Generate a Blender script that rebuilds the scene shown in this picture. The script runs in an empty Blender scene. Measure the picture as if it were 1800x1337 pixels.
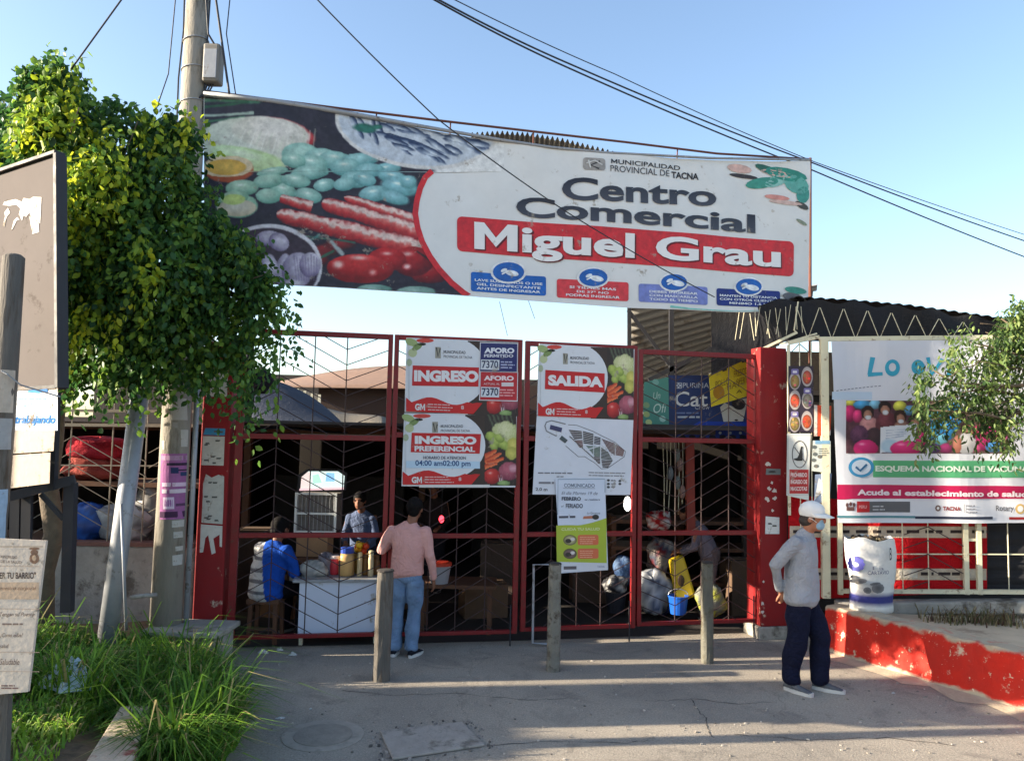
import bpy, bmesh, math, random
import numpy as np
from mathutils import Vector, Matrix, Quaternion
random.seed(7)
rng = np.random.default_rng(7)
scene = bpy.context.scene
COL = scene.collection

# ------------------------------------------------------------------ camera
F_PX = 1350.0; CX, CY = 900.0, 668.5
PITCH = math.radians(4.1); ROLL = 0.0205; CAM_Z = 2.25
_F = Vector((0, math.cos(PITCH), math.sin(PITCH)))
_U = Vector((0, -math.sin(PITCH), math.cos(PITCH)))
_R = Vector((1, 0, 0))
_c, _s = math.cos(ROLL), math.sin(ROLL)
CAM = Vector((0, 0, CAM_Z))
cam_data = bpy.data.cameras.new('camera')
cam_data.sensor_fit = 'HORIZONTAL'; cam_data.sensor_width = 36.0
cam_data.lens = 36.0 * F_PX / 1800.0
cam_data.clip_start = 0.05; cam_data.clip_end = 5000
cam = bpy.data.objects.new('camera', cam_data); COL.objects.link(cam)
xa = _R * _c + _U * _s; ya = -_R * _s + _U * _c; za = -_F
cam.matrix_world = Matrix(((xa.x, ya.x, za.x, CAM.x), (xa.y, ya.y, za.y, CAM.y), (xa.z, ya.z, za.z, CAM.z), (0, 0, 0, 1)))
scene.camera = cam

# ------------------------------------------------------------------ sky, sun, exposure
SUN_EL = math.radians(16.5)
SUN_AZ = Vector((-0.993, -0.12)).normalized()
world = bpy.data.worlds.new('World'); scene.world = world; world.use_nodes = True
wn = world.node_tree.nodes; wl = world.node_tree.links
bg = wn['Background']
sky = wn.new('ShaderNodeTexSky'); sky.sky_type = 'NISHITA'; sky.sun_disc = False
sky.sun_elevation = SUN_EL
sky.sun_rotation = math.atan2(SUN_AZ.x, SUN_AZ.y)
sky.air_density = 1.0; sky.dust_density = 2.0; sky.ozone_density = 1.3; sky.altitude = 560
wl.new(sky.outputs[0], bg.inputs[0]); bg.inputs[1].default_value = 0.11
sun_data = bpy.data.lights.new('sun', 'SUN'); sun_data.energy = 5.0; sun_data.angle = math.radians(0.55)
sun_data.color = (1.0, 0.87, 0.68)
sun = bpy.data.objects.new('sun', sun_data); COL.objects.link(sun)
SUN_DIR = Vector((SUN_AZ.x * math.cos(SUN_EL), SUN_AZ.y * math.cos(SUN_EL), math.sin(SUN_EL)))
sun.rotation_euler = SUN_DIR.to_track_quat('Z', 'Y').to_euler()
sun.location = (-12, -4, 8)
scene.view_settings.view_transform = 'Standard'; scene.view_settings.look = 'None'
scene.view_settings.exposure = 1.8; scene.view_settings.gamma = 1.0
scene.view_settings.use_curve_mapping = False
try:
    scene.cycles.max_bounces = 6; scene.cycles.diffuse_bounces = 3; scene.cycles.glossy_bounces = 2
    scene.cycles.transmission_bounces = 3; scene.cycles.transparent_max_bounces = 6
    scene.cycles.sample_clamp_indirect = 6.0
except Exception: pass

# ------------------------------------------------------------------ measuring helpers
def ray(px, py):
    dx, dy = px - CX, py - CY
    a = dx * _c + dy * _s; b = -dx * _s + dy * _c
    return (_F + _R * (a / F_PX) - _U * (b / F_PX))
def P(px, py, d):
    r = ray(px, py); return CAM + r * (d / r.y)
def G(px, py, z=0.0):
    r = ray(px, py); return CAM + r * ((z - CAM_Z) / r.z)
class Plane:
    """A real plane in the place; hit() finds where a sight line meets it."""
    def __init__(s, o, n, bend=None):
        s.o = Vector(o); s.n = Vector(n).normalized()
        if s.n.dot(CAM - s.o) < 0: s.n = -s.n
        s.bend = bend
    def hit(s, px, py, off=0.0):
        r = ray(px, py); t = (s.o - CAM).dot(s.n) / r.dot(s.n)
        p = CAM + r * t
        if s.bend: p = p + s.n * s.bend(p)
        return p + s.n * off
    def shifted(s, d): return Plane(s.o + s.n * d, s.n, s.bend)
def vplane(a, b, bend=None):
    a, b = Vector(a), Vector(b); d = (b - a); d.z = 0
    return Plane(a, Vector((d.y, -d.x, 0)), bend)

# ------------------------------------------------------------------ materials
def lin(c):
    c = c / 255.0
    return c / 12.92 if c <= 0.04045 else ((c + 0.055) / 1.055) ** 2.4
def S(r, g, b): return (lin(r), lin(g), lin(b), 1.0)
def mat(name, color=None, rough=0.7, var=0.18, scale=6.0, bump=0.0, bscale=60.0, metal=0.0, dirt=None, dirt_amt=0.0,
        dirt_scale=3.0, attr=False, transl=0.0, spec=0.4, stretch=None, wrinkle=0.0):
    m = bpy.data.materials.new(name); m.use_nodes = True
    nt = m.node_tree; N = nt.nodes; L = nt.links
    b = N['Principled BSDF']; b.inputs['Roughness'].default_value = rough; b.inputs['Metallic'].default_value = metal
    b.inputs['Specular IOR Level'].default_value = spec
    tc = N.new('ShaderNodeTexCoord')
    vec = tc.outputs['Object']
    if stretch:
        mp = N.new('ShaderNodeMapping'); mp.inputs['Scale'].default_value = stretch
        L.new(vec, mp.inputs[0]); vec = mp.outputs[0]
    if attr:
        a = N.new('ShaderNodeAttribute'); a.attribute_name = 'Col'; base = a.outputs['Color']
    else:
        rgb = N.new('ShaderNodeRGB'); rgb.outputs[0].default_value = color; base = rgb.outputs[0]
    nz = N.new('ShaderNodeTexNoise'); nz.inputs['Scale'].default_value = scale; nz.inputs['Detail'].default_value = 8
    nz.inputs['Roughness'].default_value = 0.65
    L.new(vec, nz.inputs['Vector'])
    mr = N.new('ShaderNodeMapRange'); mr.inputs[1].default_value = 0.25; mr.inputs[2].default_value = 0.75
    mr.inputs[3].default_value = 1 - var; mr.inputs[4].default_value = 1 + var
    L.new(nz.outputs[0], mr.inputs[0])
    mx = N.new('ShaderNodeMix'); mx.data_type = 'RGBA'; mx.blend_type = 'MULTIPLY'; mx.inputs[0].default_value = 1
    L.new(base, mx.inputs[6]); L.new(mr.outputs[0], mx.inputs[7])
    out = mx.outputs[2]
    if dirt:
        n2 = N.new('ShaderNodeTexNoise'); n2.inputs['Scale'].default_value = dirt_scale; n2.inputs['Detail'].default_value = 10
        n2.inputs['Roughness'].default_value = 0.7
        L.new(vec, n2.inputs['Vector'])
        r2 = N.new('ShaderNodeMapRange'); r2.inputs[1].default_value = 0.62 - dirt_amt * 0.35; r2.inputs[2].default_value = 0.70 - dirt_amt * 0.25
        L.new(n2.outputs[0], r2.inputs[0])
        m2 = N.new('ShaderNodeMix'); m2.data_type = 'RGBA'
        L.new(r2.outputs[0], m2.inputs[0]); L.new(out, m2.inputs[6]); m2.inputs[7].default_value = dirt
        out = m2.outputs[2]
    L.new(out, b.inputs['Base Color'])
    rr = N.new('ShaderNodeMapRange'); rr.inputs[1].default_value = 0.3; rr.inputs[2].default_value = 0.7
    rr.inputs[3].default_value = max(0.05, rough - 0.1); rr.inputs[4].default_value = min(1, rough + 0.12)
    L.new(nz.outputs[0], rr.inputs[0]); L.new(rr.outputs[0], b.inputs['Roughness'])
    if bump > 0:
        nb = N.new('ShaderNodeTexNoise'); nb.inputs['Scale'].default_value = bscale; nb.inputs['Detail'].default_value = 6
        L.new(vec, nb.inputs['Vector'])
        bp = N.new('ShaderNodeBump'); bp.inputs['Strength'].default_value = bump; bp.inputs['Distance'].default_value = 0.02
        L.new(nb.outputs[0], bp.inputs['Height']); L.new(bp.outputs[0], b.inputs['Normal'])
    if wrinkle > 0:
        nw_ = N.new('ShaderNodeTexNoise'); nw_.inputs['Scale'].default_value = 7.5; nw_.inputs['Detail'].default_value = 3; nw_.inputs['Distortion'].default_value = 1.6
        L.new(vec, nw_.inputs['Vector'])
        rg_ = N.new('ShaderNodeMath'); rg_.operation = 'PINGPONG'; rg_.inputs[1].default_value = 0.18; L.new(nw_.outputs[0], rg_.inputs[0])
        b2 = N.new('ShaderNodeBump'); b2.inputs['Strength'].default_value = wrinkle; b2.inputs['Distance'].default_value = 0.09; L.new(rg_.outputs[0], b2.inputs['Height'])
        if b.inputs['Normal'].links: L.new(b.inputs['Normal'].links[0].from_socket, b2.inputs['Normal'])
        L.new(b2.outputs[0], b.inputs['Normal'])
    if transl > 0:
        tr = N.new('ShaderNodeBsdfTranslucent'); L.new(out, tr.inputs[0])
        ms = N.new('ShaderNodeMixShader'); ms.inputs[0].default_value = transl
        L.new(b.outputs[0], ms.inputs[1]); L.new(tr.outputs[0], ms.inputs[2])
        L.new(ms.outputs[0], N['Material Output'].inputs[0])
    return m
def emit_mat(name, color, strength):
    m = bpy.data.materials.new(name); m.use_nodes = True
    N = m.node_tree.nodes; L = m.node_tree.links
    b = N['Principled BSDF']
    b.inputs['Base Color'].default_value = color
    b.inputs['Emission Strength'].default_value = strength
    if color is None: pass
    b.inputs['Emission Color'].default_value = color
    return m

M = {}
M['ink'] = mat('vinyl_print', attr=True, rough=0.55, var=0.07, scale=3.0, bump=0.06, bscale=25, dirt=S(150, 140, 125), dirt_amt=0.02, dirt_scale=5)
M['photo'] = mat('photo_print', attr=True, rough=0.55, var=0.34, scale=13.0, bump=0.05, bscale=25, dirt=S(150, 140, 128), dirt_amt=0.03, dirt_scale=6)
M['vinyl_t'] = mat('vinyl_sheet', attr=True, rough=0.5, var=0.05, scale=2.0, transl=0.25, bump=0.08, bscale=9)
M['paper'] = mat('old_paper', attr=True, rough=0.9, var=0.16, scale=14, bump=0.1, bscale=40, dirt=S(120, 108, 92), dirt_amt=0.15, dirt_scale=9)
M['cloth'] = mat('cloth', attr=True, rough=0.95, var=0.12, scale=9, bump=0.25, bscale=220, spec=0.1, wrinkle=0.55)
M['plastic'] = mat('plastic', attr=True, rough=0.4, var=0.1, scale=7)
M['dull'] = mat('dull_mix', attr=True, rough=0.85, var=0.22, scale=7, bump=0.2, bscale=50)
M['red_gate'] = mat('red_gate_paint', S(116, 17, 22), rough=0.45, var=0.2, scale=5, bump=0.08, bscale=40, dirt=S(84, 48, 38), dirt_amt=0.12, dirt_scale=14)
M['red_wall'] = mat('red_wall_paint', S(128, 14, 18), rough=0.7, var=0.16, scale=3, bump=0.15, bscale=40, dirt=S(188, 172, 150), dirt_amt=0.02, dirt_scale=5)
M['red_kerb'] = mat('red_kerb_paint', S(205, 44, 24), rough=0.75, var=0.22, scale=4, bump=0.35, bscale=26, dirt=S(205, 188, 165), dirt_amt=0.27, dirt_scale=5.5)
M['concrete'] = mat('concrete', S(150, 145, 136), rough=0.95, var=0.3, scale=4, bump=0.35, bscale=45, dirt=S(92, 86, 78), dirt_amt=0.25, dirt_scale=3)
M['pole'] = mat('pole_concrete', S(140, 134, 124), rough=0.9, var=0.25, scale=5, bump=0.3, bscale=50, dirt=S(96, 88, 76), dirt_amt=0.3, dirt_scale=4, stretch=(1, 1, 0.25))
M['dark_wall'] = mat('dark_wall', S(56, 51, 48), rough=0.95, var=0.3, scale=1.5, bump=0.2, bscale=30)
M['steel'] = mat('grey_steel', S(150, 152, 156), rough=0.5, var=0.18, scale=7, metal=0.3, dirt=S(100, 90, 80), dirt_amt=0.15, dirt_scale=9)
M['dark_steel'] = mat('dark_steel', S(46, 46, 50), rough=0.6, var=0.25, scale=9, metal=0.2, dirt=S(80, 62, 50), dirt_amt=0.15)
M['rod'] = mat('thin_rod', S(58, 40, 40), rough=0.6, var=0.2, scale=12)
M['rust'] = mat('rusty_tube', S(96, 58, 48), rough=0.8, var=0.3, scale=8)
M['grille'] = mat('grille_paint', S(128, 120, 106), rough=0.7, var=0.2, scale=8)
M['cream'] = mat('cream_paint', S(205, 198, 170), rough=0.6, var=0.12, scale=6, dirt=S(140, 120, 96), dirt_amt=0.15, dirt_scale=10)
M['wood'] = mat('weathered_wood', S(94, 89, 83), rough=0.9, var=0.35, scale=6, bump=0.5, bscale=30, stretch=(3, 3, 0.35), dirt=S(78, 68, 58), dirt_amt=0.3, dirt_scale=5)
M['brown_wood'] = mat('brown_wood', S(92, 62, 44), rough=0.75, var=0.3, scale=6, stretch=(2, 2, 0.4))
M['bark'] = mat('bark', S(92, 80, 66), rough=0.95, var=0.35, scale=10, bump=0.7, bscale=30)
M['wire'] = mat('cable', S(40, 42, 50), rough=0.6, var=0.1)
M['metal_sheet'] = mat('corrugated_metal', S(150, 148, 142), rough=0.6, var=0.2, scale=3, metal=0.25, dirt=S(108, 96, 84), dirt_amt=0.22, dirt_scale=2.5)
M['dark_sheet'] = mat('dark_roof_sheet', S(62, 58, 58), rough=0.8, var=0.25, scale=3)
M['white_metal'] = mat('white_metal', S(215, 214, 208), rough=0.5, var=0.1, scale=4, dirt=S(150, 140, 126), dirt_amt=0.1)
M['skin'] = mat('skin', S(158, 104, 78), rough=0.6, var=0.08, scale=18, bump=0.05, bscale=120)
M['skin_d'] = mat('skin_dark', S(122, 80, 60), rough=0.6, var=0.08, scale=18)
M['hair'] = mat('hair', S(15, 12, 12), rough=0.75, var=0.3, scale=40, bump=0.3, bscale=120, spec=0.15)
M['hair_g'] = mat('greying_hair', S(58, 50, 46), rough=0.6, var=0.3, scale=40, bump=0.5, bscale=120)
M['leaf'] = mat('leaf', attr=True, rough=0.5, var=0.15, scale=3, transl=0.42, spec=0.3)
M['grass'] = mat('grass_blade', attr=True, rough=0.6, var=0.1, scale=3, transl=0.35, spec=0.2)
M['soil'] = mat('soil', S(112, 92, 70), rough=1.0, var=0.3, scale=4, bump=0.5, bscale=30, dirt=S(78, 66, 50), dirt_amt=0.3, dirt_scale=2)
M['sand'] = mat('sandy_paving', S(190, 172, 146), rough=1.0, var=0.16, scale=3, bump=0.3, bscale=40, dirt=S(150, 132, 110), dirt_amt=0.2, dirt_scale=2)
M['net'] = mat('black_net', S(30, 30, 34), rough=0.9, var=0.3, scale=6, bump=0.4, bscale=90)

# ------------------------------------------------------------------ mesh builder
ORG = {}
class MB:
    def __init__(s): s.v = []; s.f = []; s.c = []; s.col = (0.5, 0.5, 0.5, 1)
    def color(s, c): s.col = c; return s
    def add(s, vs, fs, cs=None):
        k = len(s.v)
        s.v += [tuple(v) for v in vs]; s.f += [tuple(i + k for i in f) for f in fs]
        s.c += list(cs) if cs else [s.col] * len(vs); return s
    def poly(s, pts, col=None): return s.add(pts, [tuple(range(len(pts)))], [col or s.col] * len(pts))
    def frame_box(s, o, ax, ay, az):
        o, ax, ay, az = Vector(o), Vector(ax), Vector(ay), Vector(az)
        vs = [o + ax * i + ay * j + az * k for i in (-.5, .5) for j in (-.5, .5) for k in (-.5, .5)]
        fs = [(0, 1, 3, 2), (4, 6, 7, 5), (0, 4, 5, 1), (2, 3, 7, 6), (0, 2, 6, 4), (1, 5, 7, 3)]
        if ax.cross(ay).dot(az) < 0: fs = [f[::-1] for f in fs]
        return s.add(vs, fs)
    def box(s, c, size, rz=0.0):
        ca, sa = math.cos(rz), math.sin(rz)
        return s.frame_box(c, (size[0] * ca, size[0] * sa, 0), (-size[1] * sa, size[1] * ca, 0), (0, 0, size[2]))
    def beam(s, p, q, w, h=None, up=(0, 0, 1)):
        p, q = Vector(p), Vector(q); d = q - p; h = h or w
        a = d.normalized(); u = Vector(up)
        if abs(a.dot(u)) > .95: u = Vector((0, 1, 0))
        sd = a.cross(u).normalized(); u2 = sd.cross(a).normalized()
        return s.frame_box((p + q) / 2, d, sd * w, u2 * h)
    def tube(s, path, rad, n=8, cap=True, side=None, rb=None):
        path = [Vector(p) for p in path]; m = len(path)
        if not hasattr(rad, '__len__'): rad = [rad] * m
        if rb is None: rb = rad
        elif not hasattr(rb, '__len__'): rb = [rb] * m
        k = len(s.v); prev = None; vs = []
        for i, p in enumerate(path):
            t = (path[min(i + 1, m - 1)] - path[max(i - 1, 0)])
            if t.length < 1e-9: t = Vector((0, 0, 1))
            t.normalize()
            ref = Vector(side) if side is not None else (prev if prev is not None else (Vector((1, 0, 0)) if abs(t.x) < .8 else Vector((0, 1, 0))))
            a = ref - t * ref.dot(t)
            if a.length < 1e-4: a = t.orthogonal()
            a.normalize(); b = t.cross(a); prev = a
            for j in range(n):
                th = 2 * math.pi * j / n
                vs.append(p + a * (rad[i] * math.cos(th)) + b * (rb[i] * math.sin(th)))
        fs = []
        for i in range(m - 1):
            for j in range(n):
                j2 = (j + 1) % n
                fs.append((i * n + j, i * n + j2, (i + 1) * n + j2, (i + 1) * n + j))
        if cap:
            fs.append(tuple(range(n))[::-1]); fs.append(tuple((m - 1) * n + j for j in range(n)))
        return s.add(vs, fs)
    def lathe(s, prof, c=(0, 0, 0), n=14, sx=1, sy=1):
        c = Vector(c); vs = []; fs = []; m = len(prof)
        for r, z in prof:
            for j in range(n):
                th = 2 * math.pi * j / n
                vs.append(c + Vector((r * sx * math.cos(th), r * sy * math.sin(th), z)))
        for i in range(m - 1):
            for j in range(n):
                j2 = (j + 1) % n; fs.append((i * n + j, i * n + j2, (i + 1) * n + j2, (i + 1) * n + j))
        fs.append(tuple(range(n))[::-1]); fs.append(tuple((m - 1) * n + j for j in range(n)))
        return s.add(vs, fs)
    def ball(s, c, r, nu=10, nv=7, ry=None, rz=None):
        ry = ry or r; rz = rz or r; c = Vector(c); vs = []; fs = []
        for i in range(nv + 1):
            ph = math.pi * i / nv - math.pi / 2
            cr = max(math.cos(ph), 0.02)
            for j in range(nu):
                th = 2 * math.pi * j / nu
                vs.append(c + Vector((r * cr * math.cos(th), ry * cr * math.sin(th), rz * math.sin(ph))))
        for i in range(nv):
            for j in range(nu):
                j2 = (j + 1) % nu; fs.append((i * nu + j, i * nu + j2, (i + 1) * nu + j2, (i + 1) * nu + j))
        fs.append(tuple(range(nu))[::-1]); fs.append(tuple(nv * nu + j for j in range(nu)))
        return s.add(vs, fs)
    def prism(s, pts, vec):
        """closed extrusion of polygon pts (front) by vec (towards the back)"""
        vec = Vector(vec); n = len(pts); a = [Vector(p) for p in pts]; b = [p + vec for p in a]
        fs = [tuple(range(n)), tuple(range(2 * n - 1, n - 1, -1))]
        for i in range(n):
            j = (i + 1) % n; fs.append((i, i + n, j + n, j))
        return s.add(a + b, fs)
    def grid(s, fn, nu, nv, cf=None):
        vs = []; cs = []
        for i in range(nu + 1):
            for j in range(nv + 1):
                u, v = i / nu, j / nv; vs.append(fn(u, v)); cs.append(cf(u, v) if cf else s.col)
        fs = [(i * (nv + 1) + j, (i + 1) * (nv + 1) + j, (i + 1) * (nv + 1) + j + 1, i * (nv + 1) + j + 1) for i in range(nu) for j in range(nv)]
        return s.add(vs, fs, cs)
    def build(s, name, material, parent=None, smooth=False, bevel=0.0, origin=None, solid=0.0):
        v = np.array(s.v, dtype=float).reshape(-1, 3)
        o = Vector(origin) if origin is not None else Vector(((v.min(0) + v.max(0)) / 2).tolist())
        if origin is None and parent is None: o.z = float(v[:, 2].min())
        me = bpy.data.meshes.new(name)
        me.from_pydata((v - np.array(o)).tolist(), [], s.f); me.update()
        at = me.attributes.new('Col', 'FLOAT_COLOR', 'POINT')
        at.data.foreach_set('color', np.array(s.c, dtype=np.float32).reshape(-1))
        if smooth: me.shade_smooth()
        me.materials.append(material)
        ob = bpy.data.objects.new(name, me); COL.objects.link(ob)
        place(ob, o, parent)
        if solid:
            md = ob.modifiers.new('thickness', 'SOLIDIFY'); md.thickness = solid; md.offset = 0
        if bevel > 0:
            md = ob.modifiers.new('bevel', 'BEVEL'); md.width = bevel; md.segments = 2; md.limit_method = 'ANGLE'; md.angle_limit = math.radians(40)
        return ob
def place(ob, o, parent):
    ORG[ob] = Vector(o)
    if parent is not None:
        ob.parent = parent; ob.location = Vector(o) - ORG[parent]
    else: ob.location = Vector(o)
def tag(o, label=None, cat=None, group=None, kind=None):
    if label: o['label'] = label
    if cat: o['category'] = cat
    if group: o['group'] = group
    if kind: o['kind'] = kind
    return o
def thing(name, label, cat, loc, group=None):
    e = bpy.data.objects.new(name, None); COL.objects.link(e); e.empty_display_size = 0.1
    place(e, Vector(loc), None); return tag(e, label, cat, group)
def fast_mesh(name, verts, faces_n, nper, cols, material, parent=None, origin=None):
    """verts (N,3); faces index array (F,nper); colours (N,4)"""
    me = bpy.data.meshes.new(name)
    o = Vector(origin) if origin is not None else Vector((float(verts[:, 0].mean()), float(verts[:, 1].mean()), float(verts[:, 2].min())))
    v = (verts - np.array(o)).astype(np.float32)
    me.vertices.add(len(v)); me.vertices.foreach_set('co', v.reshape(-1))
    nf = len(faces_n); me.loops.add(nf * nper); me.loops.foreach_set('vertex_index', faces_n.astype(np.int32).reshape(-1))
    me.polygons.add(nf); me.polygons.foreach_set('loop_start', np.arange(0, nf * nper, nper, dtype=np.int32))
    me.update(calc_edges=True); me.validate()
    at = me.attributes.new('Col', 'FLOAT_COLOR', 'POINT'); at.data.foreach_set('color', cols.astype(np.float32).reshape(-1))
    me.materials.append(material)
    ob = bpy.data.objects.new(name, me); COL.objects.link(ob); place(ob, o, parent); return ob

# ------------------------------------------------------------------ flat print on sheets
_txt = {}
def text_mesh(s, bold=0.0, shear=0.0):
    """line of text; the letters M and W are drawn as plain polygons so that their notches stay open when bold"""
    if bold > 0.0 and any(c in 'MW' for c in s):
        k = (s, bold, shear, 'mw')
        if k in _txt: return _txt[k]
        va, fa = _text_raw(s, bold, shear); ch = [c for c in s if c != ' ']; ia = islands(va, fa)
        if len(ia) != len(ch): _txt[k] = _text_raw(s, 0.0, shear); return _txt[k]
        V = []; F = []
        for c, fl in zip(ch, ia):
            ids = sorted({i for f in fl for i in f})
            if c in 'MW':
                x0, x1 = va[ids, 0].min(), va[ids, 0].max(); y0, y1 = va[ids, 1].min(), va[ids, 1].max()
                if bold < .02: w = .17
                else: w = .24
                o = [(0, 0), (w, 0), (w, .60), (.5, .12), (1 - w, .60), (1 - w, 0), (1, 0), (1, 1), (1 - w * .95, 1), (.5, .47), (w * .95, 1), (0, 1)]
                if c == 'W': o = [(x, 1 - y) for x, y in o][::-1]
                F.append(tuple(range(len(V), len(V) + 12))); V += [(x0 + (x1 - x0) * x, y0 + (y1 - y0) * y) for x, y in o]
            else:
                mp = {i: q + len(V) for q, i in enumerate(ids)}; V += [tuple(va[i]) for i in ids]; F += [tuple(mp[i] for i in f) for f in fl]
        _txt[k] = (np.array(V), F); return _txt[k]
    return _text_raw(s, bold, shear)
def _text_raw(s, bold=0.0, shear=0.0):
    k = (s, bold, shear)
    if k in _txt: return _txt[k]
    cu = bpy.data.curves.new('t', 'FONT'); cu.body = s; cu.offset = bold; cu.shear = shear; cu.resolution_u = 4; cu.fill_mode = 'FRONT'
    ob = bpy.data.objects.new('t', cu); COL.objects.link(ob)
    dg = bpy.context.evaluated_depsgraph_get()
    me = bpy.data.meshes.new_from_object(ob.evaluated_get(dg))
    vs = np.array([v.co[:2] for v in me.vertices]); fs = [tuple(p.vertices) for p in me.polygons]
    bpy.data.objects.remove(ob); bpy.data.curves.remove(cu); bpy.data.meshes.remove(me)
    lo, hi = vs.min(0), vs.max(0); vs = (vs - lo) / (hi - lo)
    _txt[k] = (vs, fs); return _txt[k]
def tess_bend(ob, L, fn, nrm):
    """split long edges of a flat sheet or print, then bow it like slack vinyl"""
    me = ob.data; bm = bmesh.new(); bm.from_mesh(me); o = ORG[ob]
    for _ in range(7):
        bmesh.ops.triangulate(bm, faces=[f for f in bm.faces if len(f.verts) > 3])
        ed = [e for e in bm.edges if e.calc_length() > L]
        if not ed: break
        bmesh.ops.subdivide_edges(bm, edges=ed, cuts=1)
    bmesh.ops.triangulate(bm, faces=[f for f in bm.faces if len(f.verts) > 3])
    for v in bm.verts: v.co += nrm * fn(v.co + o)
    bm.to_mesh(me); bm.free(); me.update()
def islands(vs, fs):
    """group the faces of a text line into letters (pieces that overlap sideways)"""
    par = list(range(len(vs)))
    def find(i):
        while par[i] != i: par[i] = par[par[i]]; i = par[i]
        return i
    for f in fs:
        for i in f[1:]: par[find(i)] = find(f[0])
    g = {}
    for f in fs: g.setdefault(find(f[0]), []).append(f)
    it = []
    for fl in g.values():
        xs = [vs[i][0] for f in fl for i in f]; it.append([min(xs), max(xs), fl])
    it.sort(key=lambda q: q[0]); out = []
    for a, b, fl in it:
        if out and a < out[-1][1] - 0.45 * min(b - a, out[-1][1] - out[-1][0]): out[-1][1] = max(b, out[-1][1]); out[-1][2] += fl
        else: out.append([a, b, list(fl)])
    return [q[2] for q in out]
class Poster:
    """A printed sheet on a plane; art is measured in picture coordinates (ox + x*k, oy + y*k)."""
    def __init__(s, plane, ox=0, oy=0, k=1.0, step=0.0022):
        s.pl = plane; s.ox, s.oy, s.k = ox, oy, k; s.step = step
        s.pic = MB(); s.let = MB(); s.big = []
    def w(s, x, y, layer=0): return s.pl.hit(s.ox + x * s.k, s.oy + y * s.k, layer * s.step)
    def poly(s, pts, col, layer=1, mb=None): (mb or s.pic).poly([s.w(x, y, layer) for x, y in pts], col)
    def rect(s, x0, y0, x1, y1, col, layer=1, m=0.0, nu=1, nv=1, col2=None, mb=None):
        f = lambda u, v: s.w(x0 + (x1 - x0) * u, y0 + (y1 - y0) * (1 - v) + m * (x1 - x0) * u, layer)
        cf = (lambda u, v: tuple(col[i] * v + col2[i] * (1 - v) for i in range(4))) if col2 else (lambda u, v: col)
        (mb or s.pic).grid(f, nu, nv, cf)
    def rrect(s, x0, y0, x1, y1, r, col, layer=1, m=0.0):
        pts = []
        for cx, cy, a0 in ((x1 - r, y0 + r, -90), (x1 - r, y1 - r, 0), (x0 + r, y1 - r, 90), (x0 + r, y0 + r, 180)):
            for k in range(5):
                a = math.radians(a0 + 22.5 * k); x = cx + r * math.cos(a); y = cy + r * math.sin(a)
                pts.append((x, y + m * (x - x0)))
        s.poly(pts[::-1], col, layer)
    def ell(s, cx, cy, rx, ry, col, layer=1, rot=0.0, col2=None, hx=0.0, hy=0.0, n=20, a0=0, a1=360, rings=3):
        """ellipse; col centre -> col2 rim, centre moved by hx, hy"""
        col2 = col2 or col; vs = [s.w(cx + hx * rx, cy + hy * ry, layer)]; cs = [col]; fs = []
        full = abs(a1 - a0) >= 360; c, sn = math.cos(math.radians(rot)), math.sin(math.radians(rot)); m = n if full else n + 1
        for r in range(1, rings + 1):
            q = r / rings; e = q ** 1.5
            for i in range(m):
                a = math.radians(a0 + (a1 - a0) * i / n)
                x = rx * (math.cos(a) * q + hx * (1 - q)); y = ry * (math.sin(a) * q + hy * (1 - q))
                vs.append(s.w(cx + x * c - y * sn, cy + x * sn + y * c, layer))
                cs.append(tuple(col[k] * (1 - e) + col2[k] * e for k in range(4)))
        for i in range(n):
            j = (i + 1) % m; fs.append((0, 1 + j, 1 + i))
            for r in range(rings - 1):
                b = 1 + r * m; fs.append((b + i, b + j, b + m + j, b + m + i))
        s.pic.add(vs, fs, cs)
    def stroke(s, pts, wd, col, layer=2, wd2=None):
        wd2 = wd if wd2 is None else wd2; L = []; R = []; n = len(pts)
        for i, (x, y) in enumerate(pts):
            x0, y0 = pts[max(i - 1, 0)]; x1, y1 = pts[min(i + 1, n - 1)]
            dx, dy = x1 - x0, y1 - y0; l = math.hypot(dx, dy) or 1; h = (wd + (wd2 - wd) * i / max(n - 1, 1)) / 2
            L.append((x - dy / l * h, y + dx / l * h)); R.append((x + dy / l * h, y - dx / l * h))
        k = n; s.pic.add([s.w(x, y, layer) for x, y in L + R], [(i, i + 1, k + i + 1, k + i) for i in range(n - 1)], [col] * (2 * n))
    def text(s, t, x0, y0, x1, y1, col, layer=3, m=0.0, bold=0.0, shear=0.0, col2=None, taper=1.0, split=False):
        """fits the ink of t in the box; m = slope of the baseline; taper = right height / left height"""
        vs, fs = text_mesh(t, bold, shear); P3 = []; C = []
        for u, v in vs:
            h = (y1 - y0) * (1 + (taper - 1) * u); yc = (y0 + y1) / 2 + m * (x1 - x0) * u
            P3.append(s.w(x0 + (x1 - x0) * u, yc + h / 2 - h * v, layer))
            C.append(tuple(col[i] * v + col2[i] * (1 - v) for i in range(4)) if col2 else col)
        if split:
            for fl in islands(vs, fs):
                ids = sorted({i for f in fl for i in f}); mp = {i: k for k, i in enumerate(ids)}
                s.big.append(MB().add([P3[i] for i in ids], [tuple(mp[i] for i in f) for f in fl], [C[i] for i in ids]))
        else: s.let.add(P3, fs, C)
    def lines(s, x0, y0, x1, n, dy, h, col, layer=2, m=0.0, seed=1, gap=0.25):
        """rows of print too small to read: broken short strokes"""
        r = random.Random(seed)
        for i in range(n):
            x = x0; e = x0 + (x1 - x0) * r.uniform(0.7, 1.0)
            while x < e:
                w = min(r.uniform(2.2, 6) * h, e - x); y = y0 + i * dy + m * (x - x0)
                s.poly([(x, y + h), (x + w, y + h + m * w), (x + w, y + m * w), (x, y)], col, layer, s.let)
                x += w + h * r.uniform(0.4, 0.9)
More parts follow.
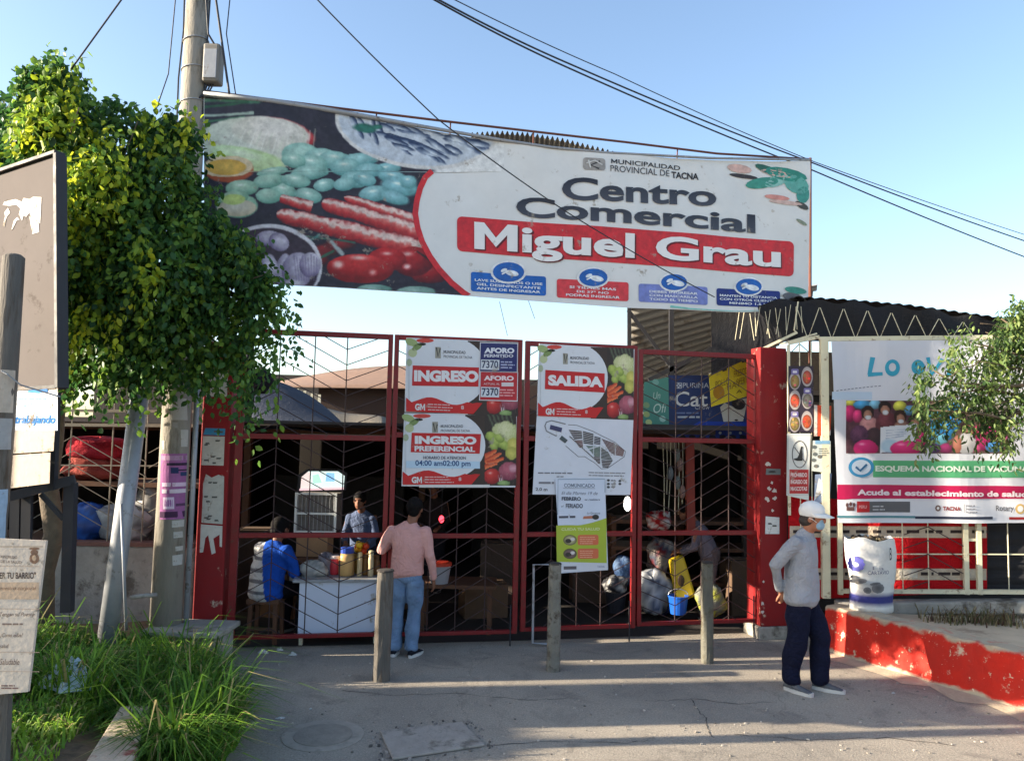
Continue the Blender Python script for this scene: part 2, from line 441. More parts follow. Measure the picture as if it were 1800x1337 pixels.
    def finish(s, name, label, cat, corners, base, thick=0.006, material=None, parent=None, group=None, nu=1, nv=1, edge=None, lettering='lettering', picture='printed_picture', torn=None):
        back = -s.pl.n * thick; mb = MB().color(base)
        if torn: mb.prism([s.w(x, y) for x, y in torn], back)
        else:
            (ax, ay), (bx, by), (cx, cy), (dx, dy) = corners
            f = lambda u, v: s.w((ax * (1 - u) + bx * u) * v + (dx * (1 - u) + cx * u) * (1 - v), (ay * (1 - u) + by * u) * v + (dy * (1 - u) + cy * u) * (1 - v))
            if nu == 1 and nv == 1:
                mb.prism([f(0, 0), f(1, 0), f(1, 1), f(0, 1)], back)
            else:
                mb.grid(f, nu, nv)
        m = material or M['ink']
        ob = mb.build(name, m, parent, origin=None)
        if nu > 1:
            md = ob.modifiers.new('thickness', 'SOLIDIFY'); md.thickness = thick; md.offset = -1
        if cat: tag(ob, label, cat, group)
        if s.pic.v: tag(s.pic.build(picture, m, ob), kind='stuff')
        if s.let.v: s.let.build(lettering, m, ob)['kind'] = 'stuff'
        for q in s.big: q.build('letter', m, ob)
        return ob

# ------------------------------------------------------------------ painted photographs (colours per vertex on a fine grid of the sheet)
def vnoise(h, w, cells, seed):
    r = np.random.default_rng(seed); g = r.random((cells + 2, int(cells * max(1, w / h)) + 3))
    y = np.linspace(0, cells, h); x = np.linspace(0, g.shape[1] - 2, w); yi, xi = y.astype(int), x.astype(int); fy, fx = (y - yi)[:, None], (x - xi)[None, :]
    fy = fy * fy * (3 - 2 * fy); fx = fx * fx * (3 - 2 * fx)
    a = g[yi][:, xi]; b = g[yi][:, xi + 1]; c = g[yi + 1][:, xi]; d = g[yi + 1][:, xi + 1]
    return a * (1 - fx) * (1 - fy) + b * fx * (1 - fy) + c * (1 - fx) * fy + d * fx * fy
class Raster:
    def __init__(s, x0, y0, x1, y1, step, base):
        s.x0, s.y0, s.x1, s.y1 = x0, y0, x1, y1; s.w = int((x1 - x0) / step) + 1; s.h = int((y1 - y0) / step) + 1
        s.X, s.Y = np.meshgrid(np.linspace(x0, x1, s.w), np.linspace(y0, y1, s.h)); s.C = np.ones((s.h, s.w, 3)) * np.array(base, float)
        s.N = vnoise(s.h, s.w, 14, 1) * .5 + vnoise(s.h, s.w, 34, 2) * .3 + vnoise(s.h, s.w, 80, 3) * .2 - .5
        s.N2 = vnoise(s.h, s.w, 60, 5) * .6 + vnoise(s.h, s.w, 110, 6) * .4 - .5
    def blend(s, m, col): s.C = s.C * (1 - m[..., None]) + col * m[..., None]
    def ell(s, cx, cy, rx, ry, rot, cin, cout, hx=-.2, hy=-.35, soft=.12, noise=.25, wob=.12, spec=None, fine=False):
        c, q = math.cos(math.radians(rot)), math.sin(math.radians(rot)); dx, dy = s.X - cx, s.Y - cy
        a = (dx * c + dy * q) / rx; b = (-dx * q + dy * c) / ry; r = np.sqrt(a * a + b * b) + s.N * wob
        m = np.clip((1 - r) / soft + .3, 0, 1); t = np.clip(np.sqrt((a - hx) ** 2 + (b - hy) ** 2) / 1.35, 0, 1) ** 1.3; t = np.clip(t + (s.N2 if fine else s.N) * noise, 0, 1)[..., None]
        col = np.array(cin, float) * (1 - t) + np.array(cout, float) * t
        if spec is not None:
            k = np.exp(-(((a - hx) / .28) ** 2 + ((b - hy) / .16) ** 2) * 1.4)[..., None]; col = col * (1 - k) + np.array(spec, float) * k
        s.blend(m, col)
    def bar(s, x0, y0, x1, y1, w0, w1, stops, noise=.5, soft=.12):
        """tapering root: colour runs across the width through stops"""
        dx, dy = x1 - x0, y1 - y0; L = math.hypot(dx, dy); ux, uy = dx / L, dy / L
        t = ((s.X - x0) * ux + (s.Y - y0) * uy) / L; v = -(s.X - x0) * uy + (s.Y - y0) * ux
        tt = np.clip(t, 0, 1); w = (w0 + (w1 - w0) * tt) * np.sqrt(np.clip(1 - np.clip((.09 - t) / .09, 0, 1) ** 2, 0, 1) + 1e-6)
        q = v / np.maximum(w, 1e-3) + s.N * .25; m = np.clip((1 - np.abs(q)) / soft + .2, 0, 1) * (t > 0) * (t < 1)
        p = np.clip((q + 1) / 2 + s.N2 * noise * .6, 0, .999) * (len(stops) - 1); i = p.astype(int); f = (p - i)[..., None]; st = np.array(stops, float)
        s.blend(m, st[i] * (1 - f) + st[np.minimum(i + 1, len(stops) - 1)] * f)
    def line(s, x0, y0, x1, y1, w, col, a=1.0):
        dx, dy = x1 - x0, y1 - y0; L2 = dx * dx + dy * dy; t = np.clip(((s.X - x0) * dx + (s.Y - y0) * dy) / L2, 0, 1)
        d = np.hypot(s.X - x0 - dx * t, s.Y - y0 - dy * t) + s.N * w; s.blend(np.clip(1.5 - d / w * 1.5, 0, 1) * a, np.array(col, float))
    def sample(s, x, y):
        i = np.clip((y - s.y0) / (s.y1 - s.y0) * (s.h - 1), 0, s.h - 1).astype(int); j = np.clip((x - s.x0) / (s.x1 - s.x0) * (s.w - 1), 0, s.w - 1).astype(int); return s.C[i, j]
    def onto(s, poster, layer, nu, nv, f):
        """f(u, v) -> art coords; v runs upwards"""
        vs = []; xy = []
        for i in range(nu + 1):
            for j in range(nv + 1): xy.append(f(i / nu, j / nv))
        xy = np.array(xy); c = np.clip(s.sample(xy[:, 0], xy[:, 1]), 0, 255) / 255; c = np.where(c <= .04045, c / 12.92, ((c + .055) / 1.055) ** 2.4)
        vs = [poster.w(x, y, layer) for x, y in xy]; k = nv + 1
        fs = [(i * k + j, (i + 1) * k + j, (i + 1) * k + j + 1, i * k + j + 1) for i in range(nu) for j in range(nv)]
        poster.pic.add(vs, fs, [tuple(q) + (1.0,) for q in c])
# ================================================================== SETTING
def asphalt():
    m = bpy.data.materials.new('dusty_asphalt'); m.use_nodes = True
    N = m.node_tree.nodes; L = m.node_tree.links; b = N['Principled BSDF']; b.inputs['Roughness'].default_value = 0.95
    b.inputs['Specular IOR Level'].default_value = 0.2
    tc = N.new('ShaderNodeTexCoord'); v = tc.outputs['Object']
    def noise(sc, det=8, ro=0.65, dist=0.0):
        n = N.new('ShaderNodeTexNoise'); n.inputs['Scale'].default_value = sc; n.inputs['Detail'].default_value = det
        n.inputs['Roughness'].default_value = ro; n.inputs['Distortion'].default_value = dist; L.new(v, n.inputs['Vector']); return n.outputs[0]
    def rng_(x, a, c, lo=0.0, hi=1.0):
        r = N.new('ShaderNodeMapRange'); r.inputs[1].default_value = a; r.inputs[2].default_value = c; r.inputs[3].default_value = lo; r.inputs[4].default_value = hi
        L.new(x, r.inputs[0]); return r.outputs[0]
    def mix(f, a, c, mode='MIX'):
        x = N.new('ShaderNodeMix'); x.data_type = 'RGBA'; x.blend_type = mode
        if isinstance(f, float): x.inputs[0].default_value = f
        else: L.new(f, x.inputs[0])
        for i, q in ((6, a), (7, c)):
            if isinstance(q, tuple): x.inputs[i].default_value = q
            else: L.new(q, x.inputs[i])
        return x.outputs[2]
    base = mix(rng_(noise(0.45, 6, 0.6, 0.6), 0.38, 0.66), S(150, 142, 131), S(182, 171, 155))
    base = mix(rng_(noise(1.7, 8, 0.7, 1.0), 0.52, 0.72), base, S(126, 119, 111))
    base = mix(rng_(noise(5.5, 8, 0.75), 0.58, 0.70, 0, 0.6), base, S(180, 170, 155))
    base = mix(rng_(noise(60, 4, 0.6), 0.3, 0.7, 0, 0.6), base, S(96, 91, 86))
    base = mix(rng_(noise(140, 2, 0.5), 0.60, 0.68, 0, 0.55), base, S(205, 196, 182))
    base = mix(rng_(noise(0.9, 10, 0.75, 2.0), 0.60, 0.64, 0, 0.4), base, S(98, 92, 86))
    vo = N.new('ShaderNodeTexVoronoi'); vo.feature = 'DISTANCE_TO_EDGE'; vo.inputs['Scale'].default_value = 0.3
    ad = N.new('ShaderNodeVectorMath'); ad.operation = 'MULTIPLY_ADD'
    nv = N.new('ShaderNodeTexNoise'); nv.inputs['Scale'].default_value = 2.0; nv.inputs['Detail'].default_value = 6; L.new(v, nv.inputs['Vector'])
    L.new(nv.outputs['Color'], ad.inputs[0]); ad.inputs[1].default_value = (0.7, 0.7, 0.7); L.new(v, ad.inputs[2])
    L.new(ad.outputs[0], vo.inputs['Vector'])
    base = mix(rng_(vo.outputs['Distance'], 0.0008, 0.004, 0.22, 0.0), base, S(70, 66, 62))
    L.new(base, b.inputs['Base Color'])
    bp = N.new('ShaderNodeBump'); bp.inputs['Strength'].default_value = 0.6; bp.inputs['Distance'].default_value = 0.012
    L.new(noise(55, 6, 0.7), bp.inputs['Height']); L.new(bp.outputs[0], b.inputs['Normal'])
    return m
M['asphalt'] = asphalt()
mb = MB().poly([(-600, -300, 0), (600, -300, 0), (600, 1500, 0), (-600, 1500, 0)])
tag(mb.build('ground', M['asphalt'], origin=(0, 0, 0)), kind='structure')

# gate line: left end, centre, right end (measured on the ground)
GA, GC, GB = Vector((-2.87, 7.92, 0)), Vector((0.06, 8.44, 0)), Vector((2.92, 9.04, 0))
PL_L = vplane(GA, GC); PL_R = vplane(GC, GB)

# ------------------------------------------------------------------ utility cover let into the asphalt
cv = MB()
c4 = [G(668, 1288), G(812, 1272), G(852, 1312), G(690, 1337)]
c4 = [Vector((p.x, p.y, 0.022)) for p in c4]
cv.prism(c4[::-1], (0, 0, -0.018))
uc = cv.build('utility_cover', mat('cover_concrete', S(150, 143, 135), rough=0.95, var=0.2, scale=7, bump=0.4, bscale=40, dirt=S(110, 104, 96), dirt_amt=0.25, dirt_scale=5), bevel=0.006)
tag(uc, 'square concrete utility cover set in the worn asphalt at the bottom of the photo', 'cover')
rub = MB(); r_ = random.Random(5)
for i in range(110):
    e = r_.random(); side = r_.randrange(4)
    p = c4[side].lerp(c4[(side + 1) % 4], e); o = (p - (c4[0] + c4[2]) / 2).normalized()
    if side in (2,) and r_.random() < .6: continue
    p = p + o * r_.uniform(0.015, 0.11); s_ = r_.choice((.006, .008, .01, .013, .02))
    g_ = r_.uniform(70, 150); rub.color(S(g_, g_ * .95, g_ * .9))
    rub.frame_box((p.x, p.y, s_ * .35), (s_, r_.uniform(-.01, .01), 0), (r_.uniform(-.01, .01), s_ * .8, 0.004), (0, 0.003, s_ * .7))
tag(rub.build('rubble', M['dull']), 'broken dark asphalt crumbs round the concrete cover', 'rubble', kind='stuff')

# ------------------------------------------------------------------ left planting bed: kerb, soil
KZ = 0.32
k_in0, k_in1 = G(212, 1240, KZ), G(150, 1337, KZ); k_out0, k_out1 = G(268, 1238, KZ), G(232, 1337, KZ)
d_in = (k_in1 - k_in0); d_out = (k_out1 - k_out0)
k_in2, k_out2 = k_in1 + d_in * 1.6, k_out1 + d_out * 1.6
kb = MB()
segs = 5
for i in range(segs):
    a, b = i / segs, (i + 1) / segs - 0.006
    q = [k_in0.lerp(k_in2, a), k_in0.lerp(k_in2, b), k_out0.lerp(k_out2, b), k_out0.lerp(k_out2, a)]
    kb.prism([Vector((p.x, p.y, KZ)) for p in q], (0, 0, -KZ - 0.02))
kerb = kb.build('planter_kerb', mat('kerb_concrete', S(176, 160, 140), rough=0.95, var=0.2, scale=5, bump=0.5, bscale=35, dirt=S(134, 74, 62), dirt_amt=0.22, dirt_scale=4), bevel=0.012)
tag(kerb, 'worn concrete kerb edging the grass bed', 'kerb', kind='structure')
edge = [(k_in2.x + .03, k_in2.y), (k_in0.x + .03, k_in0.y), (-2.62, 5.6), (-2.8, 6.5), (-3.0, 7.1), (-3.3, 7.7), (-3.35, 8.6)]
sb = MB()
ne = len(edge); NX = 26
def soil_pt(u, v):
    t = v * (ne - 1); i = min(int(t), ne - 2); f = t - i
    ex = edge[i][0] * (1 - f) + edge[i + 1][0] * f; ey = edge[i][1] * (1 - f) + edge[i + 1][1] * f
    x = ex - 8.0 * (u ** 1.6)
    zb = 0.27 if ey < 5.4 else 0.27 - 0.05 * min(1, (ey - 5.4) / 2)
    rise = min(1.0, (ex - x) / 0.35) if ey > 5.2 else 1.0
    z = zb * (0.12 + 0.88 * rise) + 0.05 * math.sin(x * 2.1 + ey * 1.7) * rise
    return Vector((x, ey, max(z, 0.01)))
sb.grid(lambda u, v: soil_pt(1 - u, v), NX, 24)
tag(sb.build('soil_bed', M['soil'], smooth=True), kind='structure')

# ------------------------------------------------------------------ right: low red wall and raised paving behind it
W0, W1 = Vector((3.42, 8.42, 0)), Vector((4.43, 6.65, 0))
wd = (W1 - W0).normalized(); W2 = W0 + wd * 5.2; wnrm = Vector((wd.y, -wd.x, 0))       # towards the street
if wnrm.x > 0: wnrm = -wnrm
rw = MB(); n = 60; hh = []
rr = random.Random(3)
WT = 0.24
for i in range(n + 1):
    t = i / n; p = W0.lerp(W2, t); h = 0.50 - 0.05 * t + rr.uniform(-.008, .008)
    jit = rr.uniform(-.006, .006)
    hh.append((p + wnrm * jit, h))
vs = []; fs = []
for p, h in hh:
    for o, z in ((wnrm * 0.03, 0.0), (wnrm * rr.uniform(.004, .022), h * .12), (wnrm * 0.0, h * .6), (wnrm * rr.uniform(-.012, .002), h - .02), (-wnrm * rr.uniform(.014, .035), h), (-wnrm * WT, h), (-wnrm * WT, 0.0)):
        vs.append(p + o + Vector((0, 0, z)))
for i in range(n):
    for j in range(6):
        fs.append((i * 7 + j, i * 7 + j + 1, (i + 1) * 7 + j + 1, (i + 1) * 7 + j))
fs.append(tuple(range(7))[::-1]); fs.append(tuple(n * 7 + j for j in range(7)))
rw.add(vs, fs)
def wallmat():
    """red paint on the face, bare concrete on the coping, flaked at the foot"""
    m = mat('red_kerb_wall', S(186, 34, 18), rough=0.75, var=0.2, scale=4, bump=0.35, bscale=26, dirt=S(205, 186, 160), dirt_amt=0.08, dirt_scale=5.5)
    N = m.node_tree.nodes; L = m.node_tree.links; b = N['Principled BSDF']
    src = b.inputs['Base Color'].links[0].from_socket
    tc = N.new('ShaderNodeTexCoord'); sep = N.new('ShaderNodeSeparateXYZ'); L.new(tc.outputs['Object'], sep.inputs[0])
    nz = N.new('ShaderNodeTexNoise'); nz.inputs['Scale'].default_value = 7; nz.inputs['Detail'].default_value = 9; L.new(tc.outputs['Object'], nz.inputs['Vector'])
    def fade(zlo, zhi, inv, amp):
        a = N.new('ShaderNodeMath'); a.operation = 'MULTIPLY_ADD'; L.new(nz.outputs[0], a.inputs[0]); a.inputs[1].default_value = amp; L.new(sep.outputs[2], a.inputs[2])
        r = N.new('ShaderNodeMapRange'); r.inputs[1].default_value = zlo; r.inputs[2].default_value = zhi
        r.inputs[3].default_value = 1.0 if inv else 0.0; r.inputs[4].default_value = 0.0 if inv else 1.0
        L.new(a.outputs[0], r.inputs[0]); return r.outputs[0]
    cn = N.new('ShaderNodeMix'); cn.data_type = 'RGBA'; cn.inputs[6].default_value = S(196, 178, 150); cn.inputs[7].default_value = S(150, 138, 120); L.new(nz.outputs[0], cn.inputs[0])
    for f in (fade(0.525, 0.56, False, 0.16), fade(0.10, 0.13, True, 0.14)):
        x = N.new('ShaderNodeMix'); x.data_type = 'RGBA'; L.new(f, x.inputs[0]); L.new(src, x.inputs[6]); L.new(cn.outputs[2], x.inputs[7]); src = x.outputs[2]
    for sc, lo, hi, cc in ((26, .66, .69, S(214, 196, 170)), (11, .63, .66, S(196, 176, 150)), (60, .67, .70, S(120, 30, 20))):
        n3 = N.new('ShaderNodeTexNoise'); n3.inputs['Scale'].default_value = sc; n3.inputs['Detail'].default_value = 5; n3.inputs['Roughness'].default_value = .7; L.new(tc.outputs['Object'], n3.inputs['Vector'])
        r3 = N.new('ShaderNodeMapRange'); r3.inputs[1].default_value = lo; r3.inputs[2].default_value = hi; L.new(n3.outputs[0], r3.inputs[0])
        x = N.new('ShaderNodeMix'); x.data_type = 'RGBA'; L.new(r3.outputs[0], x.inputs[0]); L.new(src, x.inputs[6]); x.inputs[7].default_value = cc; src = x.outputs[2]
    L.new(src, b.inputs['Base Color']); return m
tag(rw.build('retaining_wall', wallmat(), origin=(0, 0, 0)), 'low red painted retaining wall with chipped concrete top, right of the walking man', 'wall')
tz = 0.40
tp = MB().poly([(W0 - wnrm * .2).to_tuple()[:2] + (tz,), (W2 - wnrm * .2).to_tuple()[:2] + (tz,), (16, 4.4, tz), (16, 14, tz), (3.75, 14, tz)][::1])
tp = MB(); a = W0 - wnrm * .2; c = W2 - wnrm * .2
tp.grid(lambda u, v: Vector(((a.x + (c.x - a.x) * v) * (1 - u) + 16 * u, (a.y + (c.y - a.y) * v) * (1 - u) + (10.0 + (3.9 - 10.0) * v) * u, tz + 0.012 * math.sin(9 * u + 5 * v))), 12, 8)
tag(tp.build('raised_paving', M['sand']), kind='structure')
# sandy wash at the foot of the wall
ws = MB()
for i in range(24):
    t0, t1 = i / 24 * .8, (i + 1) / 24 * .8
    f0 = 0.10 + 0.13 * abs(math.sin(i * .9)) + .05 * math.sin(i * 2.3); f1 = 0.10 + 0.13 * abs(math.sin((i + 1) * .9)) + .05 * math.sin((i + 1) * 2.3)
    p0, p1 = W0.lerp(W2, t0), W0.lerp(W2, t1)
    ws.poly([p0 + wnrm * .01 + Vector((0, 0, .03)), p1 + wnrm * .01 + Vector((0, 0, .03)), p1 + wnrm * f1 + Vector((0, 0, .004)), p0 + wnrm * f0 + Vector((0, 0, .004))])
tag(ws.build('sand_strip', mat('loose_sand', S(176, 160, 138), rough=1, var=0.2, scale=8, bump=0.4, bscale=60)), 'pale loose sand along the foot of the red wall', 'sand', kind='stuff')

# ================================================================== GATE
def gate_leaf(pl, xl, xr, yl_top, yr_top, yl_bot, yr_bot, rails, mirror, label, left_wide=0.05, right_wide=0.05):
    """xl, xr: stile centres read at mid height; rails: read heights of the middle rails"""
    a = pl.hit(xl, 850); b = pl.hit(xr, 850); a.z = 0; b.z = 0
    zt = (pl.hit(xl, yl_top).z + pl.hit(xr, yr_top).z) / 2; zb = (pl.hit(xl, yl_bot).z + pl.hit(xr, yr_bot).z) / 2
    xm = (xl + xr) / 2; zr = [pl.hit(xm, y).z for y in rails]
    t = thing('gate_leaf', label, 'gate', (a + b) / 2 + Vector((0, 0, zb)), 'four red leaves of the market gate')
    dv = (b - a); w = dv.length; u = dv / w; nn = pl.n; up = Vector((0, 0, 1))
    def Q(s, z, o=0): return a + u * s + up * z + nn * o
    for s, wd_ in ((0, left_wide), (w, right_wide)):
        MB().beam(Q(s, zb), Q(s, zt), wd_, 0.05, nn).build('stile', M['red_gate'], t, bevel=0.004)
    e0, e1 = left_wide / 2, w - right_wide / 2
    for z, h in [(zt - .027, .055), (zr[0], .055), (zr[1], .05), (zb + .02, .04)]:
        MB().beam(Q(e0, z), Q(e1, z), 0.046, h, up).build('rail', M['red_gate'], t, bevel=0.004)
    bars = [w * f for f in (0.245, 0.48, 0.70)] if not mirror else [w * f for f in (0.30, 0.52, 0.755)]
    zs = [zt - .055, zr[0] + .028, zr[0] - .028, zr[1] + .025, zr[1] - .025, zb + .04]
    for s in bars:
        for k in range(3): MB().tube([Q(s, zs[2 * k + 1]), Q(s, zs[2 * k])], 0.0062, 6).build('upright_bar', M['rod'], t)
    # zigzag rods
    if not mirror: nodes = [(e0, -0.13), (bars[0], 0.05), (bars[2], -0.32), (e1, -0.15)]
    else: nodes = [(e0, -0.15), (bars[0], -0.32), (bars[2], 0.05), (e1, -0.13)]
    for k in range(3):
        top, bot = zs[2 * k], zs[2 * k + 1]; z = top + 0.36
        while z > bot - 0.1:
            for (s0, d0), (s1, d1) in zip(nodes, nodes[1:]):
                z0, z1 = z + d0, z + d1
                lo, hi = bot, top; ts = [0.0, 1.0]; dz = z1 - z0
                f0, f1 = 0.0, 1.0
                if abs(dz) > 1e-6:
                    fa, fb = (lo - z0) / dz, (hi - z0) / dz
                    f0, f1 = max(0, min(fa, fb)), min(1, max(fa, fb))
                if f1 - f0 > 0.06:
                    MB().tube([Q(s0 + (s1 - s0) * f0, z0 + dz * f0, .008), Q(s0 + (s1 - s0) * f1, z0 + dz * f1, .008)], 0.005, 5).build('zigzag_rod', M['rod'], t)
            z -= 0.165
    # ground pin
    s = e1 - 0.02
    MB().tube([Q(s, 0.004, .02), Q(s, zb + .3, .02)], 0.009, 6).build('drop_bolt', M['dark_steel'], t)
    return t, Q, w, zt, zb, zr
gates = []
gates.append(gate_leaf(PL_L, 417, 679, 576, 588, 1122, 1118, (768, 940), False, 'leftmost red gate leaf, open to the sky above, white cart behind it', 0.075))
gates.append(gate_leaf(PL_L, 690, 909, 588, 597, 1117, 1113, (766, 941), True, 'red gate leaf second from left, the entry boards hang on it', 0.05, 0.055))
gates.append(gate_leaf(PL_R, 923, 1114, 599, 608, 1109, 1102, (772, 938), False, 'red gate leaf third from left, the exit board and plan hang on it', 0.055))
gates.append(gate_leaf(PL_R, 1124, 1330, 612, 625, 1101, 1091, (774, 936), True, 'rightmost red gate leaf, beside the right pillar', 0.05, 0.06))

# pillars ------------------------------------------------------------
def scraps(pl, pillar, items):
    for (pts, col, marks) in items:
        ps = Poster(pl, step=0.002)
        x0 = min(p[0] for p in pts); x1 = max(p[0] for p in pts); y0 = min(p[1] for p in pts); y1 = max(p[1] for p in pts)
        r = random.Random(int(x0 * 7 + y0))
        for k in range(marks):
            bx = r.uniform(x0 + 3, x1 - 12); by = r.uniform(y0 + 4, y1 - 6)
            ps.poly([(bx, by + 3), (bx + r.uniform(5, 10), by + 3), (bx + r.uniform(5, 10), by), (bx, by)], S(90, 88, 84), 1)
        ps.finish('pasted_paper', None, None, None, col, 0.002, M['paper'], pillar, torn=pts, picture='faded_print')
PLP = vplane((-3.6, 7.72, 0), (-2.9, 7.84, 0))
pa, pb = PLP.hit(347, 900), PLP.hit(398, 900)
zb_, zt_ = 0.30, PLP.hit(372, 600).z
t = thing('gate_pillar', 'left red gate pillar covered in torn pasted papers', 'pillar', (pa.x, pa.y, 0))
def pillar_block(p, q, z0, z1, depth, pl):
    m_ = MB(); back = -pl.n * depth
    m_.prism([Vector((p.x, p.y, z0)), Vector((q.x, q.y, z0)), Vector((q.x, q.y, z1)), Vector((p.x, p.y, z1))], back); return m_
pillar_block(pa, pb, zb_, zt_, 0.30, PLP).build('shaft', M['red_wall'], t, bevel=0.01)
pl0 = Plane(PLP.o + PLP.n * .03, PLP.n); p0, p1 = pl0.hit(335, 900), pl0.hit(400, 900)
pillar_block(p0, p1, -0.01, zb_ - .001, 0.36, PLP).build('plinth', M['concrete'], t, bevel=0.015)
front = PLP.shifted(0.003)
scraps(front, t, [([(362, 697), (399, 697), (401, 648), (366, 646)], S(190, 184, 172), 5), ([(357, 764), (395, 765), (396, 753), (361, 752)], S(60, 130, 165), 3),
                  ([(354, 817), (393, 818), (395, 767), (357, 766)], S(188, 182, 170), 7),
                  ([(354, 918), (391, 921), (393, 880), (394, 837), (384, 834), (372, 839), (362, 833), (357, 850), (356, 880)], S(180, 176, 166), 9),
                  ([(351, 971), (357, 970), (361, 945), (366, 940), (372, 974), (379, 971), (375, 946), (386, 939), (386, 960), (390, 961), (391, 924), (353, 921)], S(196, 190, 180), 0)])
PLQ = vplane((2.98, 8.93, 0), (3.4, 9.02, 0))
qa, qb = PLQ.hit(1337, 880), PLQ.hit(1384, 880)
t2 = thing('gate_pillar', 'right red gate pillar with flaked white patches, behind the walking man', 'pillar', (qa.x, qa.y, 0))
zt2 = PLQ.hit(1360, 611).z
pillar_block(qa, qb, 0.14, zt2, 0.32, PLQ).build('shaft', M['red_wall'], t2, bevel=0.01)
p0, p1 = PLQ.shifted(.02).hit(1334, 880), PLQ.shifted(.02).hit(1387, 880)
pillar_block(p0, p1, -0.01, 0.139, 0.36, PLQ).build('plinth', M['concrete'], t2, bevel=0.015)
def flake(cx, cy, r, seed):
    q = random.Random(seed); n = 9
    return [(cx + r * q.uniform(.4, 1.2) * math.cos(-2 * math.pi * i / n), cy + r * q.uniform(.4, 1.2) * math.sin(-2 * math.pi * i / n)) for i in range(n)]
scraps(PLQ.shifted(.003), t2, [([(1346, 834), (1372, 834), (1372, 824), (1347, 823)], S(112, 118, 116), 4), ([(1345, 938), (1370, 938), (1370, 909), (1346, 907)], S(206, 206, 202), 2)] +
       [(flake(x, y, r, i), S(200, 190, 180), 0) for i, (x, y, r) in enumerate([(1350, 815, 5), (1357, 848, 3), (1352, 858, 4), (1362, 862, 5), (1349, 877, 5), (1362, 876, 4), (1358, 897, 3), (1340, 1060, 4), (1341, 1075, 4), (1340, 1104, 4), (1342, 1022, 2.5)])])

# ================================================================== BIG BANNER
BD0, BD1 = 7.55, 9.25
bA, bB = P(362, 300, BD0), P(1423, 400, BD1)
def bbend(p):
    return 0.02 * math.sin(p.x * 1.9 + p.z * 1.1) + 0.008 * math.sin(p.x * 5.1 - p.z * 2) + 0.004 * math.sin(p.x * 9 + p.z * 7) * max(0, (p.z - 4.2))
PLB = vplane((bA.x, bA.y, 0), (bB.x, bB.y, 0))
top_c = [(358, 168), (480, 181), (600, 200), (740, 225), (880, 249), (970, 262), (1060, 271), (1250, 281), (1423, 284)]
bot_c = [(358, 489), (488, 500), (700, 513), (880, 524), (1105, 541), (1300, 549), (1372, 546), (1421, 540)]
def cur(c, x):
    for (x0, y0), (x1, y1) in zip(c, c[1:]):
        if x <= x1: return y0 + (y1 - y0) * (x - x0) / (x1 - x0)
    return c[-1][1]
B = Poster(PLB, step=0.0025)
clampx = lambda x, y: (x, min(max(y, cur(top_c, x) + 1.0), cur(bot_c, x) - 1.0))
_w0 = B.w
B.w = lambda x, y, layer=0: _w0(*clampx(min(max(x, 359), 1421), y), layer)
WH = S(214, 214, 212); DK = S(38, 38, 48); RD = S(196, 44, 52)
# dark picture field, left of the white disc
arc = [(757, 300), (745, 311), (736, 330), (730, 352), (727, 375), (731, 400), (739, 425), (752, 450), (768, 473), (790, 497), (812, 515), (822, 521)]
def dark_field(u, v):
    y = 172 + (560 - 172) * (1 - v)
    if y < 300: xe = 757 + (300 - y) * 1.05
    elif y > 521: xe = 822
    else:
        xe = 757
        for (x0, y0), (x1, y1) in zip(arc, arc[1:]):
            if y0 <= y <= y1: xe = x0 + (x1 - x0) * (y - y0) / (y1 - y0)
    return B.w(359 + (xe - 359) * u, y, 1)
RP = Raster(20, 60, 1760, 1340, 4.4, (44, 42, 54)); r_ = random.Random(12)
RP.C *= (1 + .25 * RP.N[..., None])
for (x0, y0, x1, y1, w, c) in [(40, 110, 360, 125, 18, (66, 108, 86)), (40, 150, 300, 130, 14, (40, 84, 60)), (40, 200, 330, 192, 12, (150, 168, 156)), (40, 235, 280, 210, 10, (60, 100, 80)), (60, 270, 200, 238, 10, (96, 130, 108))]: RP.line(x0, y0, x1, y1, w, c)
RP.ell(500, 300, 185, 78, 14, (196, 70, 70), (150, 44, 50)); RP.ell(330, 360, 310, 150, 4, (212, 210, 200), (168, 178, 156), .1, -.3, .06, .5); RP.ell(430, 300, 225, 88, 6, (216, 210, 202), (186, 184, 170), .1, -.2, .1, .5)
for i in range(16): RP.line(150 + i * 34, 430 + 5 * i, 230 + i * 30, 300 - 24 * math.sin(i * .5), 5, (190, 196, 176) if i % 2 else (228, 228, 220), .45)
RP.ell(300, 445, 210, 64, 12, (196, 210, 166), (160, 190, 126), 0, 0, .2, .5); RP.ell(260, 412, 170, 34, 14, (206, 216, 186), (176, 204, 142), 0, 0, .3, .5)
RP.ell(200, 506, 138, 72, 0, (176, 92, 50), (150, 66, 44), 0, 0); RP.ell(190, 486, 142, 60, 0, (216, 200, 166), (206, 180, 142), 0, 0, .06, .2); RP.ell(182, 488, 114, 44, 2, (216, 176, 84), (200, 150, 60), 0, 0, .1, .6, fine=True)
GRP = [(600, 420, 110, 66), (720, 440, 100, 58), (790, 450, 90, 52), (930, 450, 110, 42), (1080, 500, 80, 38), (850, 490, 90, 48), (980, 510, 90, 42), (1110, 545, 90, 42), (1150, 600, 110, 52), (900, 560, 80, 48), (660, 470, 90, 46), (560, 455, 70, 40), (650, 520, 110, 44), (1200, 570, 50, 40), (1010, 640, 90, 46), (1120, 660, 90, 40),
       (440, 515, 90, 24), (500, 620, 75, 44), (420, 566, 90, 40), (570, 566, 85, 38), (270, 605, 95, 44), (420, 650, 75, 44), (640, 650, 80, 44), (730, 590, 62, 35), (845, 585, 66, 37), (955, 560, 66, 37), (240, 700, 120, 70), (225, 660, 84, 42)]
